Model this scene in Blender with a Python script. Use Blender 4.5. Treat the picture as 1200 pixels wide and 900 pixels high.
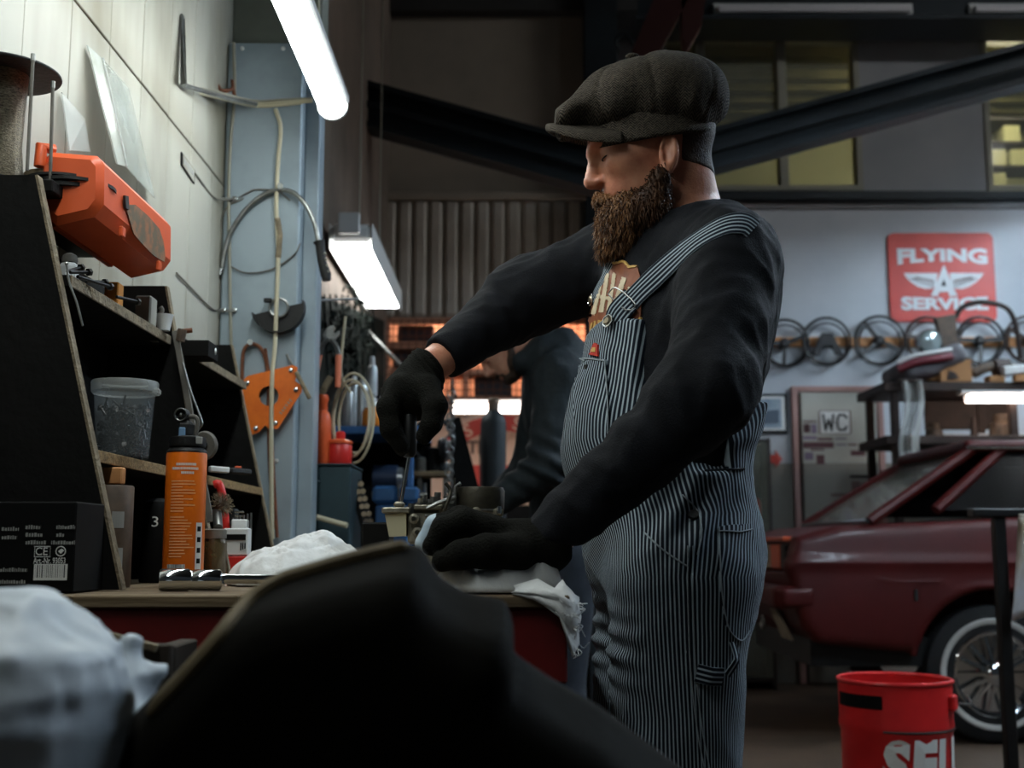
import bpy, bmesh, math, random
import numpy as np
from mathutils import Vector, Matrix, noise as mnoise

for _o in list(bpy.data.objects):
    bpy.data.objects.remove(_o)
S = bpy.context.scene
COL = S.collection
random.seed(7)
R = math.radians
PI = math.pi

# ------------------------------------------------------------------ camera
F = 1400.0                      # focal length in pixels of the 1200 x 900 frame
CAMZ = 1.0
PITCH = math.atan(190.0 / F)
camd = bpy.data.cameras.new('camera')
camd.sensor_width = 36.0
camd.lens = 36.0 * F / 1200.0
camd.clip_start = 0.02
camd.dof.use_dof = True
camd.dof.focus_distance = 1.9
camd.dof.aperture_fstop = 5.0
cam = bpy.data.objects.new('camera', camd)
COL.objects.link(cam)
cam.location = (0, 0, CAMZ)
cam.rotation_euler = (PI / 2 + PITCH, 0, 0)
S.camera = cam

# ------------------------------------------------------------------ world and view
W = bpy.data.worlds.new('workshop_air')
S.world = W
W.use_nodes = True
W.node_tree.nodes['Background'].inputs[0].default_value = (0.50, 0.60, 0.68, 1)
W.node_tree.nodes['Background'].inputs[1].default_value = 0.036
S.view_settings.view_transform = 'Standard'
S.view_settings.look = 'None'
S.view_settings.gamma = 1.0
S.view_settings.use_curve_mapping = False
S.view_settings.exposure = 0.0
# strength of the lamps (each lamp's light is built in that lamp's own builder)
TUBE_BENCH = 28.0
TUBE_FAR = 13.0
TUBE_FILL = 100.0
TUBE_FILL_HIGH = 170.0
TUBE_WARM = 14.0
TUBE_OFFICE = 8.0

# ------------------------------------------------------------------ helpers
def P(px, py, Y):
    """Point of the place that the photograph shows at (px, py), at the distance Y down the hall."""
    u = (px - 600.0) / F
    v = (450.0 - py) / F
    c, s = math.cos(PITCH), math.sin(PITCH)
    t = Y / (c - s * v)
    return Vector((u * t, Y, CAMZ + t * (s + c * v)))

def V(*a):
    return Vector(a)

MATS = {}
def mat(name, col, rough=0.6, metal=0.0, col2=None, scale=8.0, bump=0.0, bscale=None, detail=4.0,
        emit=None, estr=0.0, trans=0.0, alpha=1.0, spec=0.5, coat=0.0, lo=0.35, hi=0.7, stretch=None, ior=1.45):
    if name in MATS:
        return MATS[name]
    m = bpy.data.materials.new(name)
    m.use_nodes = True
    nt = m.node_tree
    b = nt.nodes['Principled BSDF']
    def c4(c):
        return (c[0], c[1], c[2], 1)
    b.inputs['Base Color'].default_value = c4(col)
    b.inputs['Roughness'].default_value = rough
    b.inputs['Metallic'].default_value = metal
    b.inputs['Specular IOR Level'].default_value = spec
    b.inputs['Transmission Weight'].default_value = trans
    b.inputs['Alpha'].default_value = alpha
    b.inputs['Coat Weight'].default_value = coat
    b.inputs['IOR'].default_value = ior
    if emit is not None:
        b.inputs['Emission Color'].default_value = c4(emit)
        b.inputs['Emission Strength'].default_value = estr
    tc = nt.nodes.new('ShaderNodeTexCoord')
    src = tc.outputs['Object']
    if stretch:
        mp = nt.nodes.new('ShaderNodeMapping')
        mp.inputs['Scale'].default_value = stretch
        nt.links.new(src, mp.inputs['Vector'])
        src = mp.outputs['Vector']
    if col2 is not None:
        n = nt.nodes.new('ShaderNodeTexNoise')
        n.inputs['Scale'].default_value = scale
        n.inputs['Detail'].default_value = detail
        n.inputs['Roughness'].default_value = 0.62
        nt.links.new(src, n.inputs['Vector'])
        r = nt.nodes.new('ShaderNodeValToRGB')
        r.color_ramp.elements[0].position = lo
        r.color_ramp.elements[0].color = c4(col)
        r.color_ramp.elements[1].position = hi
        r.color_ramp.elements[1].color = c4(col2)
        nt.links.new(n.outputs['Fac'], r.inputs['Fac'])
        nt.links.new(r.outputs['Color'], b.inputs['Base Color'])
    if bump > 0:
        n2 = nt.nodes.new('ShaderNodeTexNoise')
        n2.inputs['Scale'].default_value = bscale or scale * 4
        n2.inputs['Detail'].default_value = 5
        nt.links.new(src, n2.inputs['Vector'])
        bp = nt.nodes.new('ShaderNodeBump')
        bp.inputs['Strength'].default_value = bump
        bp.inputs['Distance'].default_value = 0.01
        nt.links.new(n2.outputs['Fac'], bp.inputs['Height'])
        nt.links.new(bp.outputs['Normal'], b.inputs['Normal'])
    MATS[name] = m
    return m

ORI = {}
def thing(name, loc, label=None, cat=None, group=None, kind=None, parent=None):
    o = bpy.data.objects.new(name, None)
    o.empty_display_size = 0.05
    COL.objects.link(o)
    loc = Vector(loc)
    ORI[o.name] = loc.copy()
    if parent is not None:
        o.parent = parent
        o.location = loc - ORI[parent.name]
    else:
        o.location = loc
    tag(o, label, cat, group, kind)
    return o

def tag(o, label=None, cat=None, group=None, kind=None):
    if label: o['label'] = label
    if cat: o['category'] = cat
    if group: o['group'] = group
    if kind: o['kind'] = kind
    return o

def copy_tree(o, parent=None):
    c = o.copy()
    COL.objects.link(c)
    c.parent = parent
    ORI[c.name] = ORI[o.name].copy()
    for ch in list(o.children):
        copy_tree(ch, c)
    return c

def frame_from(d):
    d = Vector(d).normalized()
    a = Vector((0, 0, 1)) if abs(d.z) < 0.9 else Vector((1, 0, 0))
    u = d.cross(a).normalized()
    return u, d.cross(u).normalized(), d

class MB:
    """Collects shapes in world coordinates and links them as one mesh object."""
    def __init__(self):
        self.v = []
        self.f = []
    def add(self, vs, fs):
        n = len(self.v)
        self.v += [Vector(p) for p in vs]
        self.f += [[i + n for i in q] for q in fs]
        return self
    def box(self, x0, y0, z0, x1, y1, z1, b=0.0):
        return self.obox(((x0 + x1) / 2, (y0 + y1) / 2, (z0 + z1) / 2), (abs(x1 - x0), abs(y1 - y0), abs(z1 - z0)), None, b)
    def obox(self, c, s, rot=None, b=0.0):
        """box of centre c and size s, turned by the 3x3 matrix rot, chamfered by b"""
        c = Vector(c)
        hx, hy, hz = s[0] / 2, s[1] / 2, s[2] / 2
        b = min(b, hx * .9, hy * .9, hz * .9)
        if b <= 0:
            vs = [V(x * hx, y * hy, z * hz) for x in (-1, 1) for y in (-1, 1) for z in (-1, 1)]
            fs = [(0, 1, 3, 2), (4, 6, 7, 5), (0, 4, 5, 1), (2, 3, 7, 6), (0, 2, 6, 4), (1, 5, 7, 3)]
        else:
            vs = []
            ix = {}
            for x in (-1, 1):
                for y in (-1, 1):
                    for z in (-1, 1):
                        for k in range(3):
                            e = [hx - b, hy - b, hz - b]
                            e[k] = (hx, hy, hz)[k]
                            ix[(x, y, z, k)] = len(vs)
                            vs.append(V(x * e[0], y * e[1], z * e[2]))
            fs = []
            for k in range(3):
                o1, o2 = [(1, 2), (0, 2), (0, 1)][k]
                for sgn in (-1, 1):
                    q = []
                    for a, bb in ((-1, -1), (1, -1), (1, 1), (-1, 1)):
                        t = [0, 0, 0]
                        t[k] = sgn; t[o1] = a; t[o2] = bb
                        q.append(ix[tuple(t) + (k,)])
                    flip = (sgn < 0) ^ (k == 1)
                    fs.append(q[::-1] if flip else q)
            def nrm(q):
                a, bb, cc = vs[q[0]], vs[q[1]], vs[q[2]]
                n = (bb - a).cross(cc - a)
                m = sum((vs[i] for i in q), Vector()) / len(q)
                return q if n.dot(m) > 0 else q[::-1]
            for k in range(3):
                o1, o2 = [(1, 2), (0, 2), (0, 1)][k]
                for a in (-1, 1):
                    for bb in (-1, 1):
                        t0 = [0, 0, 0]; t1 = [0, 0, 0]
                        t0[k] = -1; t1[k] = 1
                        t0[o1] = t1[o1] = a; t0[o2] = t1[o2] = bb
                        t0, t1 = tuple(t0), tuple(t1)
                        fs.append(nrm([ix[t0 + (o1,)], ix[t1 + (o1,)], ix[t1 + (o2,)], ix[t0 + (o2,)]]))
            for x in (-1, 1):
                for y in (-1, 1):
                    for z in (-1, 1):
                        fs.append(nrm([ix[(x, y, z, 0)], ix[(x, y, z, 1)], ix[(x, y, z, 2)]]))
        if rot is not None:
            vs = [rot @ p for p in vs]
        return self.add([p + c for p in vs], fs)
    def beam(self, a, b, w, h, up=(0, 0, 1), bev=0.0):
        """rectangular bar from a to b, w across and h along up"""
        a, b = Vector(a), Vector(b)
        d = (b - a).normalized()
        s = d.cross(Vector(up)).normalized()
        u = s.cross(d).normalized()
        m = Matrix((s, d, u)).transposed()
        return self.obox((a + b) / 2, (w, (b - a).length, h), m, bev)
    def tube(self, pts, r, n=10, caps=True, closed=False):
        pts = [Vector(p) for p in pts]
        m = len(pts)
        rs = r if isinstance(r, (list, tuple)) else [r] * m
        rings = []
        u = None
        for i, p in enumerate(pts):
            if closed:
                d = pts[(i + 1) % m] - pts[i - 1]
            else:
                d = (pts[min(i + 1, m - 1)] - pts[max(i - 1, 0)])
            if d.length < 1e-9:
                d = Vector((0, 0, 1))
            d.normalize()
            if u is None:
                u, w, _ = frame_from(d)
            else:
                u = (u - d * u.dot(d))
                if u.length < 1e-6:
                    u = frame_from(d)[0]
                u.normalize()
                w = d.cross(u)
            rings.append([p + (u * math.cos(2 * PI * k / n) + w * math.sin(2 * PI * k / n)) * rs[i] for k in range(n)])
        vs = [q for rg in rings for q in rg]
        fs = []
        for i in range(m if closed else m - 1):
            j = (i + 1) % m
            for k in range(n):
                l = (k + 1) % n
                fs.append((i * n + k, i * n + l, j * n + l, j * n + k))
        if caps and not closed:
            fs.append(tuple(range(n))[::-1])
            fs.append(tuple((m - 1) * n + k for k in range(n)))
        return self.add(vs, fs)
    def lathe(self, c, prof, n=24, axis=(0, 0, 1), caps=True):
        """profile [(radius, height)] turned about axis through c"""
        c = Vector(c)
        u, w, d = frame_from(axis)
        vs = []
        for r, h in prof:
            for k in range(n):
                a = 2 * PI * k / n
                vs.append(c + d * h + (u * math.cos(a) + w * math.sin(a)) * max(r, 1e-5))
        fs = []
        for i in range(len(prof) - 1):
            for k in range(n):
                l = (k + 1) % n
                fs.append((i * n + k, i * n + l, (i + 1) * n + l, (i + 1) * n + k))
        if caps:
            fs.append(tuple(range(n))[::-1])
            fs.append(tuple((len(prof) - 1) * n + k for k in range(n)))
        return self.add(vs, fs)
    def cyl(self, a, b, r, n=16, r2=None):
        a, b = Vector(a), Vector(b)
        return self.lathe(a, [(r, 0), (r if r2 is None else r2, (b - a).length)], n, b - a)
    def ball(self, c, r, n=12, s=(1, 1, 1)):
        m = n // 2
        vs = [V(0, 0, -1)]
        for i in range(1, m):
            t = -PI / 2 + PI * i / m
            for k in range(n):
                vs.append(V(math.cos(t) * math.cos(2 * PI * k / n), math.cos(t) * math.sin(2 * PI * k / n), math.sin(t)))
        vs.append(V(0, 0, 1))
        fs = []
        for k in range(n):
            fs.append((0, 1 + (k + 1) % n, 1 + k))
            fs.append((len(vs) - 1, len(vs) - 1 - n + k, len(vs) - 1 - n + (k + 1) % n))
        for i in range(m - 2):
            for k in range(n):
                l = (k + 1) % n
                fs.append((1 + i * n + k, 1 + i * n + l, 1 + (i + 1) * n + l, 1 + (i + 1) * n + k))
        c = Vector(c)
        return self.add([V(p.x * r * s[0], p.y * r * s[1], p.z * r * s[2]) + c for p in vs], fs)
    def prism(self, poly, ext):
        """polygon of points pushed along the vector ext"""
        poly = [Vector(p) for p in poly]
        ext = Vector(ext)
        n = len(poly)
        vs = poly + [p + ext for p in poly]
        nn = Vector()
        for i in range(n):
            nn += poly[i].cross(poly[(i + 1) % n])
        fs = [tuple(range(n)), tuple(range(n, 2 * n))[::-1]]
        fs += [(i, i + n, (i + 1) % n + n, (i + 1) % n) for i in range(n)]
        if nn.dot(ext) > 0:
            fs = [q[::-1] for q in fs]
        return self.add(vs, fs)
    def torus(self, c, r, rr, axis=(0, 0, 1), n=32, m=8, a0=0.0, a1=2 * PI):
        u, w, d = frame_from(axis)
        c = Vector(c)
        full = abs(a1 - a0 - 2 * PI) < 1e-6
        k = n if full else n + 1
        pts = [c + (u * math.cos(a0 + (a1 - a0) * i / n) + w * math.sin(a0 + (a1 - a0) * i / n)) * r for i in range(k)]
        return self.tube(pts, rr, m, closed=full)
    def build(self, name, material, parent=None, smooth=False, loc=None, label=None, cat=None, group=None, kind=None, angle=40, local=False):
        """link as ONE mesh object; loc is the thing's own origin when it has no parent"""
        o0 = Vector((0, 0, 0))
        if local:
            ori = o0
        elif parent is not None:
            ori = ORI[parent.name]
        else:
            ori = Vector(loc) if loc is not None else o0
        me = bpy.data.meshes.new(name)
        me.from_pydata([tuple(p - ori) for p in self.v], [], self.f)
        me.validate()
        me.update()
        if smooth:
            me.shade_smooth()
            if angle < 180:
                try:
                    me.set_sharp_from_angle(angle=R(angle))
                except Exception:
                    pass
        if isinstance(material, str):
            material = MATS[material]
        me.materials.append(material)
        o = bpy.data.objects.new(name, me)
        COL.objects.link(o)
        if parent is not None:
            o.parent = parent
        else:
            o.location = ori
        ORI[o.name] = ori.copy()
        tag(o, label, cat, group, kind)
        return o

def smooth_path(pts, n=8):
    """Catmull-Rom through the points"""
    pts = [Vector(p) for p in pts]
    q = [pts[0] * 2 - pts[1]] + pts + [pts[-1] * 2 - pts[-2]]
    out = []
    for i in range(1, len(q) - 2):
        for k in range(n):
            t = k / n
            a, b, c, d = q[i - 1], q[i], q[i + 1], q[i + 2]
            out.append(0.5 * ((2 * b) + (c - a) * t + (2 * a - 5 * b + 4 * c - d) * t * t + (3 * b - a - 3 * c + d) * t ** 3))
    out.append(pts[-1])
    return out

def text_geo(s, size, off=0.0, align='CENTER'):
    """flat letters as (verts, faces), in x and y"""
    cu = bpy.data.curves.new('lettering', 'FONT')
    cu.body = s
    cu.size = size
    cu.offset = off
    cu.align_x = align
    cu.align_y = 'CENTER'
    cu.resolution_u = 3
    ob = bpy.data.objects.new('lettering', cu)
    COL.objects.link(ob)
    dg = bpy.context.evaluated_depsgraph_get()
    me = bpy.data.meshes.new_from_object(ob.evaluated_get(dg))
    vs = [v.co.copy() for v in me.vertices]
    fs = [tuple(p.vertices) for p in me.polygons]
    bpy.data.objects.remove(ob)
    bpy.data.curves.remove(cu)
    bpy.data.meshes.remove(me)
    return vs, fs

def lettering(mb, s, c, right, up, size, off=0.0, lift=0.0015, sx=1.0, align='CENTER', width=None, height=None, arch=None):
    """adds flat letters centred on c, reading along right"""
    vs, fs = text_geo(s, size, off, align)
    right, up = Vector(right).normalized(), Vector(up).normalized()
    nn = right.cross(up)
    xs = [v.x for v in vs]; ys = [v.y for v in vs]
    kx = sx; ky = 1.0
    mx = my = 0.0
    if width:
        kx = width / (max(xs) - min(xs)); mx = (max(xs) + min(xs)) / 2
    if height:
        ky = height / (max(ys) - min(ys)); my = (max(ys) + min(ys)) / 2
    out = []
    for v in vs:
        x, y = (v.x - mx) * kx, (v.y - my) * ky
        if arch:
            y = y * (1 + arch[0] * (2 * x / width) ** 2) + arch[1] * (2 * x / width) ** 2
        out.append(Vector(c) + right * x + up * y + nn * lift)
    return mb.add(out, fs)

# ------------------------------------------------------------------ smooth solids: distance fields meshed by surface nets
def sdf_mesh(fn, xs, ys, zs, B=10, pad=1.6):
    xs, ys, zs = [np.asarray(a, np.float32) for a in (xs, ys, zs)]
    nx, ny, nz = len(xs), len(ys), len(zs)
    def blocks(a):
        st = np.arange(0, len(a), B)
        en = np.minimum(st + B, len(a) - 1)
        return (a[st] + a[en]) / 2, (a[en] - a[st]) / 2
    cx, hx = blocks(xs); cy, hy = blocks(ys); cz, hz = blocks(zs)
    G = np.meshgrid(cx, cy, cz, indexing='ij')
    H = np.meshgrid(hx, hy, hz, indexing='ij')
    half = np.sqrt(H[0] ** 2 + H[1] ** 2 + H[2] ** 2)
    dc = fn(np.stack([g.ravel() for g in G], 1)).reshape(G[0].shape)
    act = np.abs(dc) < half * pad + 0.004
    def up(a):
        return np.repeat(np.repeat(np.repeat(a, B, 0), B, 1), B, 2)[:nx, :ny, :nz]
    d = up(np.where(dc < 0, -1.0, 1.0).astype(np.float32)).copy()
    I, J, K = np.nonzero(up(act))
    val = np.empty(len(I), np.float32)
    CH = 400000
    for s in range(0, len(I), CH):
        e = s + CH
        val[s:e] = fn(np.stack([xs[I[s:e]], ys[J[s:e]], zs[K[s:e]]], 1))
    d[I, J, K] = val
    d[0] = d[-1] = 1; d[:, 0] = d[:, -1] = 1; d[:, :, 0] = d[:, :, -1] = 1
    ins = d < 0
    cnt = np.zeros((nx - 1, ny - 1, nz - 1), np.int8)
    for a in (0, 1):
        for b in (0, 1):
            for c in (0, 1):
                cnt += ins[a:nx - 1 + a, b:ny - 1 + b, c:nz - 1 + c]
    I, J, K = np.nonzero((cnt > 0) & (cnt < 8))
    idx = np.full(cnt.shape, -1, np.int32)
    idx[I, J, K] = np.arange(len(I))
    acc = np.zeros((len(I), 3), np.float32)
    num = np.zeros(len(I), np.float32)
    corner = [(a, b, c) for a in (0, 1) for b in (0, 1) for c in (0, 1)]
    for p in corner:
        for ax in range(3):
            if p[ax]:
                continue
            q = list(p); q[ax] = 1
            da = d[I + p[0], J + p[1], K + p[2]]
            db = d[I + q[0], J + q[1], K + q[2]]
            m = (da < 0) != (db < 0)
            t = np.where(m, da / np.where(m, da - db, 1), 0)
            for k in range(3):
                acc[:, k] += np.where(m, p[k] + (t if k == ax else 0), 0)
            num += m
    acc /= num[:, None]
    vx = np.interp(I + acc[:, 0], np.arange(nx), xs)
    vy = np.interp(J + acc[:, 1], np.arange(ny), ys)
    vz = np.interp(K + acc[:, 2], np.arange(nz), zs)
    verts = np.stack([vx, vy, vz], 1).astype(np.float32)
    quads = []
    for ax in range(3):
        sl0 = [slice(1, -1)] * 3; sl1 = [slice(1, -1)] * 3
        sl0[ax] = slice(0, -1); sl1[ax] = slice(1, None)
        a = ins[tuple(sl0)]; b = ins[tuple(sl1)]
        i, j, k = np.nonzero(a != b)
        sg = a[i, j, k]
        c = [i, j, k]
        o1, o2 = [(1, 2), (2, 0), (0, 1)][ax]
        for o in (o1, o2):
            c[o] = c[o] + 1
        def at(s1, s2):
            e = [c[0].copy(), c[1].copy(), c[2].copy()]
            e[o1] -= s1; e[o2] -= s2
            return idx[e[0], e[1], e[2]]
        q = np.stack([at(1, 1), at(0, 1), at(0, 0), at(1, 0)], 1)
        q[~sg] = q[~sg][:, ::-1]
        quads.append(q)
    quads = np.concatenate(quads)
    quads = quads[(quads >= 0).all(1)]
    return verts, quads

def np_object(name, verts, quads, material, parent=None, loc=None, relax=0, attr=None, **tags):
    if relax:
        e = np.concatenate([quads[:, [0, 1]], quads[:, [1, 2]], quads[:, [2, 3]], quads[:, [3, 0]]])
        n = len(verts)
        deg = np.bincount(e[:, 0], minlength=n) + np.bincount(e[:, 1], minlength=n)
        deg = np.maximum(deg, 1)
        for it in range(relax):
            for lam in (0.5, -0.52):
                s = np.zeros((n, 3))
                for k in range(3):
                    s[:, k] = np.bincount(e[:, 0], verts[e[:, 1], k], n) + np.bincount(e[:, 1], verts[e[:, 0], k], n)
                verts = verts + lam * (s / deg[:, None] - verts)
    ori = ORI[parent.name] if parent is not None else Vector(loc if loc is not None else (0, 0, 0))
    me = bpy.data.meshes.new(name)
    me.vertices.add(len(verts))
    me.vertices.foreach_set('co', (verts - np.array(ori, np.float32)).astype(np.float32).ravel())
    me.loops.add(len(quads) * 4)
    me.loops.foreach_set('vertex_index', quads.astype(np.int32).ravel())
    me.polygons.add(len(quads))
    me.polygons.foreach_set('loop_start', np.arange(0, len(quads) * 4, 4, dtype=np.int32))
    me.polygons.foreach_set('use_smooth', np.ones(len(quads), bool))
    me.update(calc_edges=True)
    me.validate()
    me.materials.append(MATS[material] if isinstance(material, str) else material)
    if attr is not None:
        for nm, fnc in attr.items():
            a = me.attributes.new(nm, 'FLOAT', 'POINT')
            a.data.foreach_set('value', fnc(verts).astype(np.float32))
    o = bpy.data.objects.new(name, me)
    COL.objects.link(o)
    if parent is not None:
        o.parent = parent
    else:
        o.location = ori
    ORI[o.name] = Vector(ori)
    tag(o, **tags)
    return o

def A3(p):
    return np.array((p[0], p[1], p[2]), np.float32)
def s_cone(p, a, b, r1, r2):
    a, b = A3(a), A3(b)
    ab = b - a
    t = np.clip(((p - a) @ ab) / float(ab @ ab), 0, 1)
    return np.linalg.norm(p - a - t[:, None] * ab, axis=1) - (r1 + (r2 - r1) * t)
def s_ell(p, c, r, M=None):
    """ellipsoid; M is a 3x3 array whose ROWS are its axes"""
    q = p - A3(c)
    if M is not None:
        q = q @ np.asarray(M, np.float32).T
    r = np.asarray(r, np.float32)
    k0 = np.linalg.norm(q / r, axis=1)
    k1 = np.linalg.norm(q / (r * r), axis=1)
    return k0 * (k0 - 1) / np.maximum(k1, 1e-6)
def s_sph(p, c, r):
    return np.linalg.norm(p - A3(c), axis=1) - r
def s_box(p, c, h, r=0.0, M=None):
    q = p - A3(c)
    if M is not None:
        q = q @ np.asarray(M, np.float32).T
    q = np.abs(q) - (np.asarray(h, np.float32) - r)
    return np.linalg.norm(np.maximum(q, 0), axis=1) + np.minimum(q.max(1), 0) - r
def smin(a, b, k):
    h = np.clip(0.5 + 0.5 * (b - a) / k, 0, 1)
    return b + (a - b) * h - k * h * (1 - h)
def smax(a, b, k):
    return -smin(-a, -b, k)
def chain(p, pts, rs, k=0.01):
    d = None
    for i in range(len(pts) - 1):
        c = s_cone(p, pts[i], pts[i + 1], rs[i], rs[i + 1])
        d = c if d is None else smin(d, c, k)
    return d
def poly2(x, y, poly):
    """signed distance to a polygon in a plane (numpy)"""
    poly = np.asarray(poly, np.float32)
    n = len(poly)
    d = np.full(x.shape, 1e9, np.float32)
    inside = np.zeros(x.shape, bool)
    for i in range(n):
        a = poly[i]; b = poly[(i + 1) % n]
        e = b - a
        wx = x - a[0]; wy = y - a[1]
        t = np.clip((wx * e[0] + wy * e[1]) / float(e @ e), 0, 1)
        d = np.minimum(d, (wx - t * e[0]) ** 2 + (wy - t * e[1]) ** 2)
        c = ((a[1] <= y) & (b[1] > y)) | ((b[1] <= y) & (a[1] > y))
        xi = a[0] + (y - a[1]) / (e[1] if abs(e[1]) > 1e-9 else 1e-9) * e[0]
        inside ^= c & (x < xi)
    d = np.sqrt(d)
    return np.where(inside, -d, d)
def wob(p, f, seed, n=5, aniso=(1, 1, 1)):
    """cheap smooth noise in -1..1"""
    rng = np.random.RandomState(seed)
    s = 0
    for i in range(n):
        k = rng.normal(size=3) * f * np.asarray(aniso)
        k2 = rng.normal(size=3) * f * 0.6
        s = s + np.sin(p @ k + rng.uniform(0, 6.3) + 1.3 * np.sin(p @ k2 + rng.uniform(0, 6.3)))
    return s / n
def ridge(p, f, seed, n=3, aniso=(1, 1, 1)):
    """crease-like noise, 0..1 with sharp crests"""
    s = 0
    for i in range(n):
        s = s + (1 - np.abs(wob(p, f, seed + i * 13, 2, aniso))) ** 2
    return s / n

# ------------------------------------------------------------------ materials of the room
def C(r, g, b):
    return tuple(((c / 255.0) / 12.92) if c <= 10 else (((c / 255.0) + 0.055) / 1.055) ** 2.4 for c in (r, g, b))

mat('panel_white', C(164, 162, 150), .55, col2=C(110, 104, 87), scale=2.4, lo=.44, hi=.72, bump=.06, bscale=18, stretch=(1, 1, .35))
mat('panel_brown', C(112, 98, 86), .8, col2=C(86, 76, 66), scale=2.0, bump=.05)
mat('seam_dark', C(70, 66, 58), .9)
mat('column_steel', C(148, 162, 170), .45, .15, col2=C(118, 132, 139), scale=3.5, lo=.4, hi=.75, bump=.03, bscale=30)
mat('concrete', C(92, 74, 58), .55, col2=C(64, 52, 42), scale=1.6, bump=.15, bscale=24)
mat('ceiling_dark', C(52, 50, 48), .9, col2=C(38, 37, 36), scale=2)
mat('wall_paint', C(208, 212, 216), .7, col2=C(188, 194, 200), scale=1.1, bump=.04, bscale=12)
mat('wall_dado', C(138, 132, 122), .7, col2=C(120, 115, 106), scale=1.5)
mat('wall_upper', C(150, 150, 150), .75, col2=C(136, 137, 139), scale=1.4)
mat('wall_partition', C(146, 134, 120), .8, col2=C(126, 117, 105), scale=1.3)
mat('steel_dark', C(34, 42, 46), .55, .4, col2=C(26, 30, 33), scale=4)
mat('frame_grey', C(140, 138, 124), .6)
mat('black_paint', C(22, 22, 22), .55, col2=C(32, 31, 28), scale=14, bump=.1)
mat('office_wall', C(196, 194, 146), .8)
mat('office_ceiling', C(120, 112, 70), .85, col2=C(90, 84, 52), scale=3)
mat('glass_dusty', C(180, 185, 170), .12, alpha=.16)
mat('lamp_housing', C(196, 198, 196), .5)
mat('tube_bench', (1, 1, 1), .5, emit=(.93, 1.0, .98), estr=TUBE_BENCH)
mat('tube_far', (1, 1, 1), .5, emit=(1.0, 1.0, .98), estr=TUBE_FAR)
mat('tube_fill', (1, 1, 1), .5, emit=(.66, .83, 1.0), estr=TUBE_FILL)
mat('tube_warm', (1, 1, 1), .5, emit=(1.0, .82, .72), estr=TUBE_WARM)
mat('tube_office', (1, 1, 1), .5, emit=(1.0, .94, .66), estr=TUBE_OFFICE * 6)
mat('tube_fill_high', (1, 1, 1), .5, emit=(.94, .97, 1.0), estr=TUBE_FILL_HIGH)
mat('tube_off', C(190, 188, 190), .35)
mat('wood_rail', C(206, 146, 92), .6, col2=C(178, 120, 72), scale=5, stretch=(.4, 6, 6))

LX = -0.80          # inner face of the left wall
YB = 9.0            # white back wall
YP = 7.5            # partition at the left end of the hall

# ------------------------------------------------------------------ floor, ceiling
MB().box(-1.2, -3, -.1, 9, YB + .2, 0).build('floor', 'concrete', kind='structure')
MB().box(-1.2, -3, 5.25, 9, YB + 3, 5.35).build('ceiling', 'ceiling_dark', kind='structure')

# ------------------------------------------------------------------ left wall with its panels
wl = MB().box(LX - .15, -3, 0, LX - .006, YP + .1, 5.25).build('wall_left', 'seam_dark', kind='structure')
y = 1.25
zseam = P(255, 214, 3.18).z
while y < YP - .05:
    y1 = min(y + .203, YP)
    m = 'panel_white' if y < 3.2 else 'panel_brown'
    for z0, z1 in ((0.0, zseam - .0025), (zseam + .0025, 4.6)):
        dx = random.uniform(0, .0012)
        MB().box(LX - .007, y + .0016, z0, LX + dx, y1 - .0016, z1, .0015).build('panel', m, wl)
    y = y1

# ------------------------------------------------------------------ steel column on the left wall
YC = 3.2
x0, x1, x2 = LX + .004, P(350, 300, YC).x, P(372, 300, YC + .06).x
zt = P(300, 50, YC).z
col = thing('steel_column', (x0, YC, 0), kind='structure')
MB().box(x0, YC, 0, x1, YC + .14, zt, .004).build('face_plate', 'column_steel', col)
MB().box(x1, YC + .06, 0, x2, YC + .14, zt + .4, .003).build('flange', 'column_steel', col)
for px, py in ((284, 57), (332, 57), (324, 540), (296, 478)):
    q = P(px, py, YC)
    MB().lathe(q, [(.006, 0), (.006, -.003), (.003, -.005)], 10, (0, 1, 0)).build('screw', 'lamp_housing', col)
mat('grime_panel', C(112, 116, 106), .7, col2=C(84, 88, 80), scale=3)
MB().box(LX + .002, YC + .05, zt + .004, x2, YC + .16, 4.6, .003).build('trim_1', 'grime_panel', kind='structure')

# ------------------------------------------------------------------ partition behind the bench row
pr = P(695, 300, YP).x
wp = MB().box(LX - .2, YP, P(560, 372, YP).z, pr, YP + .12, P(560, 20, YP).z).build('wall_partition', 'wall_partition', kind='structure')
MB().box(LX - .2, YP - .1, P(560, 20, YP).z, pr + .3, YP + .2, 5.25).build('beam_head', 'ceiling_dark', wp)
za, zb = P(560, 372, YP).z, P(560, 236, YP).z
n = 13
xa, xb = P(447, 300, YP).x, P(684, 300, YP).x
mat('corrugated', C(168, 160, 148), .55, .1, col2=C(144, 137, 127), scale=3)
for i in range(n):
    u0 = xa + (xb - xa) * i / n
    u1 = xa + (xb - xa) * (i + 1) / n
    MB().box(u0 + .006, YP - .035, za, u1 - .006, YP + .01, zb, .02).build('corrugated_panel', 'corrugated', wp)
MB().box(xa - .02, YP - .05, zb, xb + .02, YP, zb + .05, .005).build('head_rail', 'wall_partition', wp)
MB().box(LX - .2, YP, 0, P(452, 500, YP).x, YP + .12, za).build('jamb', 'wall_partition', wp)

# dark steel post that ends the partition
q0, q1 = P(686, 100, YP - .2).x, P(724, 100, YP - .2).x
po = thing('steel_post', ((q0 + q1) / 2, YP - .1, 0), kind='structure')
MB().box(q0, YP - .2, 0, q1, YP - .18, 5.2).build('post_flange', 'steel_dark', po)
MB().box((q0 + q1) / 2 - .01, YP - .18, 0, (q0 + q1) / 2 + .01, YP - .02, 5.2).build('web', 'steel_dark', po)
MB().box(q0, YP - .02, 0, q1, YP, 5.2).build('post_flange', 'steel_dark', po)

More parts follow.
